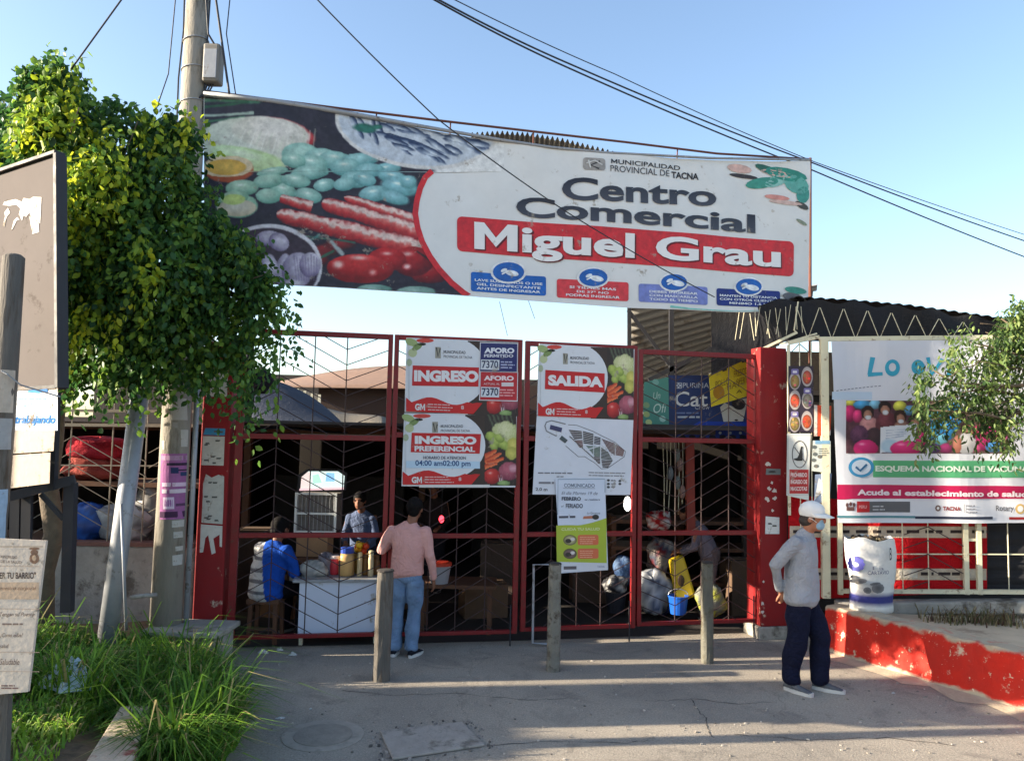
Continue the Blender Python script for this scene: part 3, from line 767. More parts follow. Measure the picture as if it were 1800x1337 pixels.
for i, (x, y, rx, ry) in enumerate(GRP):
    f = min(1, max(0, (x - 200) / 950)); hz = max(0, (x - 950) / 400)
    RP.ell(x, y, rx, ry, r_.uniform(-10, 16), (188 - 44 * f, 212 - 22 * f, 184 + 14 * f), (96 - 30 * f + 20 * hz, 146 - 22 * f + 16 * hz, 122 + 10 * f), -.1, -.35, .09 + .3 * hz, .3, .06, (214, 226, 214) if i % 3 else None)
RP.ell(240, 716, 112, 46, 0, (206, 204, 190), (176, 160, 130), 0, -.2, .1); RP.ell(222, 668, 70, 32, 0, (196, 212, 130), (170, 194, 116), 0, 0, .2, .5, fine=True)
st = [(150, 46, 50), (214, 176, 168), (218, 196, 186), (196, 96, 90), (180, 52, 54), (150, 36, 42), (96, 28, 36)]
RP.bar(840, 660, 1240, 790, 22, 40, st); RP.bar(715, 690, 1260, 855, 40, 52, st); RP.bar(480, 660, 660, 715, 26, 34, st); RP.bar(462, 748, 1290, 955, 44, 62, st)
for (x, y, rx, ry) in [(560, 890, 90, 46), (740, 955, 80, 36), (820, 925, 90, 30), (700, 1010, 60, 40)]: RP.ell(x, y, rx, ry, 0, (140, 40, 44), (56, 26, 32), soft=.5)
RP.line(520, 860, 680, 880, 8, (66, 96, 84)); RP.line(680, 880, 900, 915, 7, (60, 92, 80)); RP.line(640, 905, 700, 868, 14, (76, 126, 122)); RP.line(770, 910, 830, 975, 14, (150, 160, 160)); RP.line(700, 1000, 780, 960, 8, (56, 96, 76))
RP.ell(1320, 1085, 110, 56, 0, (160, 34, 38), (70, 20, 28), -.2, -.4, .1, .2, .05, (206, 120, 116)); RP.ell(1225, 1015, 118, 84, 0, (186, 38, 42), (84, 20, 28), -.25, -.5, .06, .2, .05, (224, 176, 170)); RP.ell(1080, 1005, 110, 66, 0, (190, 40, 44), (110, 24, 30), 0, -.5, .06, .2, .05, (222, 170, 164))
RP.ell(930, 1058, 188, 82, 2, (206, 52, 52), (124, 24, 30), -.05, -.75, .05, .2, .04, (230, 186, 178)); RP.ell(808, 1036, 36, 26, 0, (226, 190, 182), (196, 76, 72), 0, 0, .8, .2); RP.ell(1000, 1078, 26, 20, 0, (216, 150, 146), (196, 60, 60), 0, 0, .9); RP.ell(1192, 1045, 26, 18, 0, (226, 190, 186), (180, 50, 52), 0, 0, .8)
RP.line(1250, 960, 1330, 1010, 10, (40, 36, 34)); RP.ell(1010, 1172, 100, 26, 0, (136, 170, 160), (70, 116, 106)); RP.ell(1240, 1186, 110, 30, 0, (140, 170, 160), (80, 120, 110))
# plate, bottom left
RP.ell(420, 1045, 300, 240, 0, (208, 206, 210), (196, 192, 200), 0, 0, .02, .1, .0); RP.ell(415, 1052, 285, 226, 0, (70, 56, 68), (54, 44, 56), 0, 0, .03, .4, .02)
for (x, y, rx, ry, ro) in [(420, 885, 76, 44, 0), (476, 905, 62, 50, 30), (500, 1060, 44, 92, 10), (580, 1064, 90, 102, 10), (650, 1036, 62, 70, 0), (560, 1140, 64, 30, 0), (420, 1060, 50, 90, 0)]: RP.ell(x, y, rx, ry, ro, (212, 206, 218), (104, 92, 124), .2, -.3, .08, .6, .1)
for i in range(9): RP.line(560 + i * 16, 980 + 8 * (i % 3), 575 + i * 14, 1120, 5, (120, 106, 142), .5)
# fish on a plate, top
wm = np.clip((RP.X - 1330 - (510 - RP.Y) * .1) / 30, 0, 1) * (RP.Y < 520); RP.blend(wm, np.array((214., 214., 212.)))
RP.ell(1250, 250, 462, 246, 6, (206, 204, 200), (198, 196, 194), 0, 0, .02, .1, 0); RP.ell(1252, 246, 446, 230, 6, (190, 196, 204), (176, 186, 198), 0, 0, .03, .5, .01)
for i in range(46):
    x = r_.uniform(880, 1610); k = max(.1, 1 - abs(x - 1240) / 430); y = 235 + (x - 880) * .15 + r_.uniform(-.55, 1) * 165 * k; ro = r_.uniform(12, 34) if x > 1050 else r_.uniform(50, 90)
    RP.ell(x, y, r_.uniform(60, 120) * (.6 + .4 * k), r_.uniform(12, 20), ro, (206, 214, 222), (34, 50, 82), .1, .7, .2, .6, .25)
RP.ell(960, 272, 66, 26, 8, (50, 120, 104), (26, 74, 66), 0, 0, .4, .9, .5, fine=True); RP.ell(1030, 262, 30, 14, 0, (60, 130, 112), (30, 80, 70), 0, 0, .4, .9, .5)
RP.C += RP.N2[..., None] * 16
def xe_(y):
    if y < 302: return 886
    if y > 521: return 822
    for (x0, y0), (x1, y1) in zip(arc, arc[1:]):
        if y0 <= y <= y1: return x0 + (x1 - x0) * (y - y0) / (y1 - y0)
    return 757
def dfield(u, v):
    y = 166 + (526 - 166) * (1 - v); return 359 + (xe_(y) - 359) * u, y
_rs = RP.sample; RP.sample = lambda x, y: _rs((x - 340) / .31414, (y - 140) / .31414)
RP.onto(B, 1, 340, 250, dfield)
B.stroke([(x + 3, y) for x, y in arc], 10, RD, 2)
# top right corner plant and lower right scraps of print
for (x, y, rx, ry, c, ro) in [(1600, 285, 80, 14, (196, 166, 156), 12), (1420, 262, 60, 20, (206, 170, 160), 10), (1440, 298, 70, 10, (52, 46, 50), 8), (1560, 268, 70, 18, (40, 96, 84), 20), (1640, 290, 100, 30, (46, 130, 116), 14), (1530, 330, 80, 26, (60, 140, 124), -8), (1690, 340, 60, 40, (90, 160, 150), 30), (1600, 320, 60, 26, (130, 180, 170), -20), (1600, 400, 60, 12, (206, 140, 130), 8), (1640, 425, 80, 10, (200, 170, 160), 8), (1715, 440, 36, 14, (70, 70, 66), 30), (1720, 390, 30, 40, (60, 140, 130), 0), (1715, 520, 30, 8, (130, 140, 120), 30)]:
    B.ell(780 + x * .36667, 200 + y * .36667, rx * .36667, ry * .36667, S(*c), 3, ro, None, n=12)
def q3(x, y): return 780 + x * .36667, 200 + y * .36667
def T3(s, x0, y0, x1, y1, c, layer=4, m=0.0, bold=0.0, taper=1.0, col2=None, shear=0, split=False):
    a_, b_ = q3(x0, y0); c_, d_ = q3(x1, y1); B.text(s, a_, b_, c_, d_, c, layer, m, bold, shear, col2, taper, split)
NV = S(36, 38, 50); NV2 = S(66, 70, 82)
T3('MUNICIPALIDAD', 798, 220, 1135, 242, S(40, 40, 46), 3, .085, .01); T3('PROVINCIAL DE', 794, 250, 1082, 280, S(62, 62, 68), 3, .075, .002); T3('TACNA', 1092, 276, 1222, 308, S(34, 34, 40), 3, .075, .03)
B.rrect(*q3(665, 212), *q3(770, 270), 5, S(150, 146, 142), 2, .07)
B.stroke([q3(690, 225), q3(700, 262)], 2.4, S(214, 214, 210), 3); B.stroke([q3(745, 232), q3(700, 250), q3(740, 268)], 3, S(56, 54, 54), 3); B.stroke([q3(680, 240), q3(720, 228), q3(755, 250)], 2, S(206, 204, 200), 4)
T3('Centro', 566, 303, 1306, 415, NV, 4, .048, .028, .92, NV2, 0, True); T3('Comercial', 348, 393, 1498, 492, NV, 4, .073, .028, .92, NV2, 0, True)
x0, y0 = q3(64, 490); x1, y1 = q3(1680, 658); 
pts = []
B.rrect(x0, y0, x1, y1, 9, RD, 2, .0755)
T3('Miguel Grau', 152, 522, 1622, 694, S(96, 26, 34), 4, .066, .036, .80); T3('Miguel Grau', 146, 516, 1616, 688, S(226, 224, 222), 5, .066, .03, .80, None, 0, True)
def tagbox(x0, y0, x1, y1, c, m, txt, icon):
    a_, b_ = q3(x0, y0); c_, d_ = q3(x1, y1); B.rrect(a_, b_, c_, d_, 4, c, 2, m)
    ix, iy, ir = icon; ax_, ay_ = q3(ix, iy)
    B.ell(ax_, ay_, ir * .36667 * 1.15, ir * .36667 * .74, S(220, 220, 220), 3); B.ell(ax_, ay_, ir * .36667, ir * .36667 * .62, S(28, 92, 170) if c[2] > .15 or c[0] > .3 else S(24, 80, 150), 4)
    B.ell(ax_ + 6, ay_ + 2, 12, 5, S(214, 220, 226), 5, 12); B.ell(ax_ - 8, ay_ - 3, 6, 3, S(214, 220, 226), 5, -20); B.stroke([(ax_ - 12, ay_ + 4), (ax_, ay_ - 2), (ax_ + 14, ay_ + 5)], 2.5, S(230, 232, 234), 6)
    h_ = (y1 - y0)
    for i, s_ in enumerate(txt):
        w_ = (x1 - x0); f_ = min(.9, .05 * len(s_)); cx_ = (x0 + x1) / 2
        off_ = m * (w_ * (1 - f_) / 2)
        T3(s_, cx_ - w_ * f_ / 2, y0 + h_ * (.34 + .21 * i) + off_, cx_ + w_ * f_ / 2, y0 + h_ * (.34 + .21 * i) + off_ + h_ * .13, S(226, 228, 232), 4, m, .02)
tagbox(130, 757, 492, 850, S(24, 92, 172), .06, ['LAVE SUS MANOS O USE', 'GEL DESINFECTANTE', 'ANTES DE INGRESAR'], (312, 757, 76))
tagbox(543, 790, 885, 880, S(204, 60, 68), .055, ['SI TIENES MAS', 'DE 37\u00b0 NO', 'PODRAS INGRESAR'], (716, 785, 68))
tagbox(932, 815, 1262, 902, S(112, 124, 186), .05, ['DEBES INGRESAR', 'CON MASCARILLA', 'TODO EL TIEMPO'], (1098, 810, 62))
tagbox(1306, 836, 1614, 918, S(26, 46, 120), .045, ['MANTEN TU DISTANCIA', 'CON OTROS CLIENTES', 'MINIMO 1.5 M'], (1462, 828, 62))
B.stroke([q3(1080, 925), q3(1180, 938), q3(1400, 950), q3(1590, 944)], 4, S(120, 190, 180), 3, 3); B.ell(*q3(1690, 845), 20, 6, S(60, 140, 124), 3, 8); B.ell(*q3(1680, 880), 20, 8, S(96, 96, 100), 3, 12); B.ell(*q3(1700, 905), 16, 5, S(40, 40, 46), 4)
# the sheet itself
bt = thing('market_banner', 'large printed banner over the gate with food pictures and the market name', 'banner', (bA.x, bA.y, PLB.hit(362, 489).z))
sheet = MB().color(WH)
sheet.grid(lambda u, v: _w0(358 + (1423 - 358) * u, cur(top_c, 358 + 1065 * u) * v + cur(bot_c, 358 + 1065 * u) * (1 - v)), 64, 14)
so = sheet.build('vinyl_sheet', M['ink'], bt); tess_bend(so, .15, bbend, PLB.n)
md = so.modifiers.new('thickness', 'SOLIDIFY'); md.thickness = 0.004; md.offset = -1
for q_ in [tag(B.pic.build('printed_picture', M['photo'], bt), kind='stuff'), tag(B.let.build('lettering', M['ink'], bt), kind='stuff')] + [q_.build('letter', M['ink'], bt) for q_ in B.big]: tess_bend(q_, .15, bbend, PLB.n)
hem = MB(); PLBh = PLB.shifted(0.012)
hem.tube([PLBh.hit(x, y - 3) for x, y in top_c], [.03, .03, .028, .022, .018, .016, .016, .016, .016], 8)
hem.build('top_pipe', M['steel'], bt, smooth=True)
rail = MB(); PLBr = PLB.shifted(-0.05)
rl = [(358, 160), (600, 191), (780, 213), (1100, 250), (1260, 270), (1423, 280)]
rail.tube([PLBr.hit(x, y) for x, y in rl], 0.014, 8); rail.build('rear_rail', M['rust'], bt, smooth=True)
for x in (662, 792, 938, 1191):
    MB().tube([PLBr.hit(x, cur(rl, x)), PLBr.hit(x - 1, cur(top_c, x) + 2)], 0.008, 6).build('rail_stud', M['rust'], bt)
for x0_, y0_, y1_ in ((1424, 278, 560),):
    MB().tube([PLBr.hit(x0_, y0_), PLBr.hit(x0_, 640)], 0.02, 8).build('support_post', M['rust'], bt)

# ================================================================== BOLLARDS
def bollard(px, ybase, ytop, w, label, mt, seed, lean=0.0, rot=0.2):
    g = G(px, ybase); d = g.y; zt = P(px, ytop, d).z; r = random.Random(seed); mb = MB(); k = 7; vs = []; fs = []
    t = thing('bollard', label, 'bollard', g, 'three weathered posts in front of the gate')
    m_ = 12
    for i in range(k + 1):
        z = zt * i / k; s_ = w / 2 * (1.06 - .1 * i / k) * r.uniform(.95, 1.04)
        for j in range(m_):
            a_ = 2 * math.pi * j / m_ + rot; q = s_ / max(abs(math.cos(a_ - rot)), abs(math.sin(a_ - rot))) ** .55 * r.uniform(.97, 1.03)
            vs.append(g + Vector((q * math.cos(a_) + lean * z, q * math.sin(a_), z + (r.uniform(-.012, .012) if i == k else 0))))
    for i in range(k):
        for j in range(m_): fs.append((i * m_ + j, i * m_ + (j + 1) % m_, (i + 1) * m_ + (j + 1) % m_, (i + 1) * m_ + j))
    fs.append(tuple(k * m_ + j for j in range(m_)))
    mb.add(vs, fs).build('post', mt, t)
    cap = MB().lathe([(w * .5, -.004), (w * .54, 0), (w * .5, .012), (w * .3, .018)], g + Vector((lean * zt, 0, zt - .004)), 12); cap.build('cap', M['dark_wall'], t)
bollard(670, 1194, 1002, .155, 'thickest bollard, bare grey wood, in front of the white cart', M['wood'], 1, .01)
bollard(972, 1178, 990, .12, 'bollard with flaking pale paint in front of the exit leaf', mat('flaking_post', S(116, 113, 104), rough=.9, var=.3, scale=7, bump=.5, bscale=30, dirt=S(74, 66, 56), dirt_amt=.35, dirt_scale=9), 2, .004)
bollard(1243, 1164, 988, .112, 'thinnest bollard, farthest right, in front of the crouching shopper', mat('mossy_post', S(100, 98, 88), rough=.9, var=.3, scale=7, bump=.5, bscale=30, dirt=S(80, 74, 60), dirt_amt=.3, dirt_scale=7), 3, .0)

pe_ = MB(); r_ = random.Random(31)
for i in range(420):
    p = G(r_.uniform(380, 1790), r_.uniform(1150, 1336)); s_ = r_.choice((.004, .005, .007, .009, .013)); c = r_.uniform(95, 190); pe_.color(S(c, c * .95, c * .88))
    pe_.frame_box((p.x, p.y, s_ * .3), (s_ * 1.3, r_.uniform(-.004, .004), 0), (r_.uniform(-.004, .004), s_, .001), (0, .001, s_ * .7))
tag(pe_.build('grit', M['dull']), 'loose grit and pebbles scattered over the asphalt', 'grit', kind='stuff')

# worn round cover and a few hairline cracks
mc = G(568, 1292); mh = thing('manhole_cover', 'faint round worn cover flush with the asphalt, left of the square concrete cover', 'cover', (mc.x, mc.y, 0))
MB().lathe([(.30, 0), (.30, .004), (.02, .0042)], (mc.x, mc.y, .001), 28).build('rim', mat('cover_rim', S(152, 144, 133), rough=.95, var=.2, scale=9, dirt=S(130, 124, 114), dirt_amt=.3, dirt_scale=7), mh)
MB().lathe([(.215, 0), (.215, .0035), (.02, .004)], (mc.x, mc.y, .0055), 28).build('lid', mat('cover_lid', S(136, 129, 119), rough=.95, var=.25, scale=9, bump=.4, bscale=50), mh)
ck = MB().color(S(70, 66, 62)); r_ = random.Random(17)
for pts in ([(1214, 1228), (1226, 1246), (1240, 1262), (1246, 1282), (1256, 1300)], [(1150, 1232), (1214, 1228), (1300, 1236), (1380, 1233)], [(600, 1212), (690, 1222), (800, 1218), (930, 1230), (1010, 1227)], [(860, 1310), (980, 1302), (1090, 1306), (1150, 1300)], [(1290, 1290), (1420, 1300), (1560, 1296), (1700, 1312)]):
    q = []
    for a_, b_ in zip(pts, pts[1:]):
        for k in range(6): t_ = k / 6; q.append(G(a_[0] + (b_[0] - a_[0]) * t_ + r_.uniform(-2, 2), a_[1] + (b_[1] - a_[1]) * t_ + r_.uniform(-1.6, 1.6)))
    for a_, b_ in zip(q, q[1:]):
        d_ = (b_ - a_).normalized(); n_ = Vector((-d_.y, d_.x, 0)) * r_.uniform(.0015, .005); z_ = Vector((0, 0, .003)); ck.add([a_ - n_ + z_, b_ - n_ + z_, b_ + n_ + z_, a_ + n_ + z_], [(0, 1, 2, 3)])
tag(ck.build('asphalt_cracks', M['dull']), 'hairline cracks running across the asphalt forecourt', 'cracks', kind='stuff')
# ================================================================== SIGNS ON THE GATE
SL = PL_L.shifted(0.045); SR = PL_R.shifted(0.045)
WHT = S(208, 210, 214); BR_RED = S(186, 30, 34)
def _vegpic():
    R_ = Raster(0, 0, 100, 200, 1.6, (52, 44, 40))
    for i in range(6): R_.line(10 + i * 14, 0, 30 + i * 12, 40, 4, (96, 110, 84), .7)
    R_.ell(64, 52, 42, 34, 8, (214, 212, 168), (150, 160, 96), -.1, -.3, .1, .9, .3, fine=True)
    for (x, y, a_, b_) in ((20, 62, 20, 14), (36, 78, 22, 14), (60, 86, 20, 12), (46, 66, 16, 12), (28, 90, 14, 10), (78, 96, 16, 12)): R_.ell(x, y, a_, b_, 20, (176, 190, 96), (104, 124, 52), -.2, -.3, .12, .5, .2)
    R_.ell(88, 84, 18, 20, 0, (206, 196, 104), (150, 150, 66), 0, 0, .08, .4); R_.ell(84, 108, 20, 18, 0, (200, 192, 100), (140, 140, 60), 0, 0, .08, .4)
    for (x0, y0, x1, y1, w) in ((0, 118, 36, 100, 9), (0, 132, 50, 108, 9), (6, 138, 60, 122, 8), (0, 146, 40, 136, 7)): R_.bar(x1, y1, x0, y0, w * .5, w, [(226, 130, 80), (214, 96, 56), (170, 56, 38)], .4)
    R_.ell(76, 158, 34, 26, 0, (180, 96, 110), (110, 50, 66), -.2, -.3, .08, .6, .1); R_.ell(88, 150, 14, 12, 0, (206, 150, 160), (150, 90, 104), 0, 0, .2, .5); R_.ell(22, 172, 26, 22, 0, (206, 60, 54), (130, 26, 30), -.2, -.4, .06, .2, .05, (226, 170, 160))
    for i in range(5): R_.line(42 + i * 3, 170, 46 + i * 3, 196, 1.6, (214, 200, 200) if i % 2 else (150, 90, 100))
    R_.ell(60, 192, 20, 8, 0, (150, 176, 110), (96, 120, 70)); R_.C += R_.N2[..., None] * 14
    return R_
VEGP = _vegpic()
def veg(ps, X, Y, W, H, seed, layer=2):
    """the photograph of vegetables at the right edge of each board"""
    sm = VEGP.sample; R2 = VEGP
    class _V: pass
    old = R2.sample; R2.sample = lambda x, y: sm((x - X) / W * 100, (y - Y) / H * 200)
    R2.onto(ps, layer, 46, 86, lambda u, v: (X + W * u * .985, Y + H * (.012 + .976 * (1 - v)) + .036 * W * (u - .5)))
    R2.sample = old
def board(ps, x0, y0, x1, y1, m, word, two=None, vegx=None, seed=1):
    W, H = x1 - x0, y1 - y0
    def yy(x, f): return y0 + H * f + m * (x - x0)
    # dark picture field then white disc
    ps.poly([(x0 + W * .55, yy(x0 + W * .55, .995)), (x1 - 2, yy(x1, .995)), (x1 - 2, yy(x1, .01)), (x0 + W * .55, yy(x0 + W * .55, .01))], S(60, 48, 42), 1)
    veg(ps, x0 + W * .72, y0 + m * W * .8, W * .28, H, seed, 2)
    pts = []
    for i in range(25):
        a = math.radians(-100 + 200 * i / 24); pts.append((x0 + W * (.38 + .345 * math.cos(a)), y0 + H * (.44 + .47 * math.sin(a)) + m * W * .4))
    poly = [(x0 + W * .03, yy(x0, .92))] + [(x0 + W * .03, yy(x0, .02))] + [p for p in pts]
    ps.poly([(x, min(max(y, yy(x, .012)), yy(x, .985))) for x, y in poly][::-1], WHT, 6)
    # leaves at top left
    for (u, v, a, b, c, ro) in [(.05, .06, .06, .05, (150, 166, 110), 20), (.10, .12, .05, .04, (120, 140, 84), -30), (.17, .03, .08, .03, (196, 70, 60), 0), (.06, .2, .04, .06, (176, 184, 140), 10), (.14, .08, .04, .02, (40, 40, 36), 0), (.03, .33, .025, .05, (160, 170, 140), 0)]:
        ps.ell(x0 + W * u, yy(x0 + W * u, v), W * a, H * b, S(*c), 7, ro, None, n=10)
    # red wave at the foot
    wv = [(x0 + 1, yy(x0, .80))]
    for i in range(15):
        u = i / 14; wv.append((x0 + W * (.05 + .63 * u), yy(x0 + W * u * .68, .83 - .045 * math.sin(u * 9 - .8) + (.05 * u if u > .8 else 0))))
    wv += [(x0 + W * .60, yy(x0 + W * .60, .985)), (x0 + 1, yy(x0, .985))]
    ps.poly(wv[::-1], S(190, 34, 34), 7)
    ps.text('GM', x0 + W * .08, yy(x0 + W * .08, .875), x0 + W * .17, yy(x0 + W * .08, .965), S(210, 208, 206), 8, m, .05)
    ps.lines(x0 + W * .195, yy(x0 + W * .195, .872), x0 + W * .46, 3, H * .036, H * .013, S(206, 170, 168), 8, m, seed)
    ps.text('8', x0 + W * .49, yy(x0 + W * .49, .88), x0 + W * .515, yy(x0 + W * .49, .93), S(206, 180, 178), 8, m, .03)
    # crest and heading
    ps.rect(x0 + W * .26, yy(x0 + W * .26, .11), x0 + W * .31, yy(x0 + W * .26, .26), S(150, 146, 132), 7, m)
    ps.stroke([(x0 + W * .27, yy(x0, .13) + 1), (x0 + W * .285, yy(x0, .25) + 2), (x0 + W * .305, yy(x0, .14) + 3)], W * .012, S(70, 68, 64), 8)
    ps.text('MUNICIPALIDAD', x0 + W * .335, yy(x0 + W * .335, .15), x0 + W * .53, yy(x0 + W * .335, .19), S(66, 66, 72), 7, m, .02)
    ps.text('PROVINCIAL DE TACNA', x0 + W * .335, yy(x0 + W * .335, .215), x0 + W * .59, yy(x0 + W * .335, .25), S(86, 86, 92), 7, m, .01)
    return yy
# upper entry board  (picture coords of the enlarged look: 690 + x*.2243, 570 + y*.2243)
ps = Poster(SL, 690, 570, 0.2243, 0.0015)
yy = board(ps, 105, 104, 985, 690, .038, 'INGRESO')
ps.poly([(152, 480), (672, 488), (676, 338), (158, 322)], BR_RED, 8); ps.text('INGRESO', 168, 358, 672, 448, S(218, 216, 216), 9, .012, .06, split=True)
for (y0, y1, c, a_) in ((152, 366, S(40, 44, 96), 'A'), (378, 590, S(176, 40, 48), 'B')):
    ps.poly([(676, y1 + 6), (978, y1 + 14), (982, y0 - 4), (684, y0 - 12)], S(206, 204, 208), 10); ps.poly([(684, y1), (972, y1 + 6), (976, y0 + 2), (690, y0 - 5)], c, 11)
ps.text('AFORO', 718, 184, 952, 226, S(220, 220, 226), 12, .01, .05); ps.text('PERMITIDO', 716, 234, 944, 258, S(206, 206, 214), 12, .01, .03); ps.lines(846, 290, 962, 3, 22, 10, S(160, 164, 196), 12, .02, 4)
ps.text('AFORO', 714, 402, 948, 440, S(226, 206, 206), 12, .01, .05); ps.text('ACTUAL AL', 712, 458, 838, 474, S(206, 170, 170), 12, .01, .02); ps.rect(852, 456, 946, 486, S(206, 196, 196), 12); ps.lines(836, 508, 958, 3, 22, 10, S(214, 150, 150), 12, .02, 5)
for y in (282, 496):
    ps.poly([(688, y + 72), (832, y + 76), (836, y - 2), (692, y - 6)], S(200, 204, 210), 13); ps.text('7370', 698, y + 2, 826, y + 62, S(40, 50, 80), 14, .01, .02)
ps.finish('entry_board', 'upper entry board on the gate, reading INGRESO, with two AFORO panels', 'sign', [(110, 104), (985, 140), (972, 692), (95, 686)], WHT, .012)
# lower entry board
ps = Poster(SL, 690, 570, 0.2243, 0.0015)
yy = board(ps, 78, 700, 972, 1262, .004, 'INGRESO', seed=3)
ps.poly([(142, 1000), (682, 1012), (692, 858), (150, 848)], BR_RED, 8); ps.text('INGRESO', 174, 872, 656, 936, S(218, 216, 216), 9, .012, .06, split=True); ps.text('PREFERENCIAL', 172, 950, 646, 992, S(214, 212, 212), 9, .014, .045)
ps.text('HORARIO DE ATENCION', 240, 1030, 574, 1054, S(80, 82, 96), 9, .01, .02)
ps.rect(106, 1068, 684, 1124, S(180, 204, 222), 8, .008); ps.text('04:00 am02:00 pm', 178, 1062, 610, 1118, S(44, 74, 120), 9, .012, .02)
ps.rect(208, 1254, 760, 1276, S(206, 204, 200), 9, .0)
ps.finish('entry_board', 'lower entry board reading INGRESO PREFERENCIAL with opening hours, below the AFORO panels', 'sign', [(92, 694), (974, 700), (962, 1276), (70, 1266)], WHT, .012)
# exit board   (920 + x*.22449, 580 + y*.22449)
ps = Poster(SR, 920, 580, 0.22449, 0.0015)
yy = board(ps, 112, 112, 866, 680, .036, 'SALIDA', seed=5)
ps.poly([(166, 462), (634, 490), (634, 340), (170, 312)], BR_RED, 8); ps.text('SALIDA', 192, 350, 622, 434, S(218, 216, 216), 9, .036, .06, split=True)
ps.finish('exit_board', 'white and red exit board reading SALIDA on the third gate leaf', 'sign', [(124, 106), (870, 150), (862, 686), (106, 664)], WHT, .012)
# site plan
ps = Poster(SR, 920, 580, 0.22449, 0.0015)
def planblock(c, n, col):
    (a, b, d, e) = c
    for i in range(n):
        t0, t1 = i / n, (i + .72) / n
        f = lambda t, p, q: (p[0] + (q[0] - p[0]) * t, p[1] + (q[1] - p[1]) * t)
        ps.poly([f(t0, a, e), f(t0, b, d), f(t1, b, d), f(t1, a, e)][::-1], col, 2)
planblock(((355, 780), (455, 790), (462, 850), (400, 860)), 5, S(70, 62, 62)); planblock(((466, 790), (548, 812), (545, 900), (470, 890)), 7, S(66, 62, 62)); planblock(((556, 830), (606, 842), (600, 900), (552, 894)), 5, S(70, 70, 80))
planblock(((400, 862), (465, 860), (466, 926), (440, 920)), 6, S(104, 64, 60)); planblock(((612, 850), (716, 886), (716, 980), (690, 980)), 10, S(96, 66, 62)); planblock(((722, 892), (790, 940), (780, 990), (722, 980)), 8, S(110, 74, 70)); planblock(((490, 905), (600, 910), (600, 990), (560, 990)), 9, S(74, 96, 80)); planblock(((606, 920), (650, 930), (700, 1020), (606, 1010)), 8, S(66, 70, 66)); planblock(((540, 990), (600, 992), (600, 1050), (585, 1046)), 5, S(80, 64, 62)); planblock(((610, 1015), (700, 1020), (660, 1080), (620, 1076)), 5, S(70, 60, 60))
ps.poly([(205, 775), (296, 800), (304, 765), (212, 740)], S(62, 62, 96), 2); ps.poly([(280, 852), (326, 886), (348, 862), (300, 824)], S(72, 82, 84), 2)
ps.stroke([(330, 735), (220, 708), (180, 720), (168, 750), (180, 790), (260, 830)], 9, S(120, 120, 124), 2); ps.stroke([(330, 905), (430, 990), (480, 990), (560, 1040), (610, 1085), (660, 1080), (790, 990), (800, 950), (720, 880), (540, 790), (420, 745), (350, 740)], 5, S(104, 104, 108), 1)
ps.stroke([(480, 940), (600, 905), (720, 990)], 8, WHT, 3); ps.stroke([(460, 790), (470, 930)], 5, WHT, 3); ps.stroke([(552, 800), (548, 1000)], 5, WHT, 3); ps.stroke([(606, 830), (604, 1060)], 6, WHT, 3); ps.stroke([(718, 880), (718, 1000)], 5, WHT, 3); ps.stroke([(360, 830), (580, 1030)], 7, S(96, 92, 92), 3)
ps.lines(115, 1112, 470, 1, 10, 10, S(120, 120, 128), 2, .01, 3); ps.lines(260, 1142, 330, 1, 10, 9, S(130, 130, 136), 2, 0, 4); ps.lines(510, 1110, 815, 2, 22, 8, S(130, 130, 136), 2, .02, 6); ps.lines(120, 1186, 275, 1, 10, 16, S(120, 118, 124), 2, .01, 8)
ps.text('2.0 m', 95, 1232, 188, 1256, S(70, 70, 76), 2, .02, .02)
for (x, y) in ((665, 1175), (665, 1203), (665, 1228), (755, 1180), (755, 1203)): ps.ell(x, y, 12, 10, S(70, 70, 74), 2, n=8); ps.lines(685, y - 4, 725, 1, 5, 6, S(120, 120, 124), 2, 0, x)
ps.finish('site_plan', 'white board with the printed plan of the market, under the exit board', 'sign', [(106, 668), (862, 692), (838, 1290), (72, 1285)], S(206, 208, 216), .008)
# communique    (960 + x*.1496, 820 + y*.1496)
SRf = SR.shifted(0.02)
ps = Poster(SRf, 960, 820, 0.1496, 0.0012)
ps.stroke([(135, 565), (140, 148), (690, 146), (690, 300)], 8, S(130, 146, 160), 1)
ps.text('COMUNICADO', 210, 196, 570, 240, S(100, 110, 126), 2, .01, .01); ps.stroke([(200, 252), (575, 254)], 5, S(120, 124, 134), 2)
ps.text('El dia Martes 19 de', 180, 288, 606, 326, S(110, 116, 130), 2, .01, .0, .3); ps.text('FEBRERO', 182, 352, 408, 396, S(56, 60, 72), 2, .01, .04); ps.text('se realizara', 450, 372, 632, 396, S(90, 96, 110), 2, 0, .01, .3); ps.text('el', 176, 450, 206, 474, S(90, 96, 110), 2, 0, 0, .3); ps.text('FERIADO', 230, 432, 430, 484, S(64, 66, 78), 2, .01, .03)
ps.text('La Gerencia', 480, 530, 632, 556, S(90, 92, 104), 2, 0, 0, .3); ps.lines(150, 578, 400, 1, 10, 26, S(80, 80, 90), 2, -.02, 3)
pts = [(118, 690)] + [(118 + 590 * u, 690 - 6 * math.sin(u * 6) - 110 * max(0, u - .45) ** 1.1 * 1.6) for u in [i / 12 for i in range(13)]] + [(712, 1130), (125, 1116)]
ps.poly(pts[::-1], S(164, 178, 56), 1); ps.poly([(430, 612), (620, 606), (600, 570), (440, 580)], S(176, 110, 86), 2); ps.ell(580, 590, 40, 30, S(50, 46, 44), 3)
ps.text('CUIDA TU SALUD', 178, 718, 630, 750, S(206, 210, 150), 2, -.01, .03)
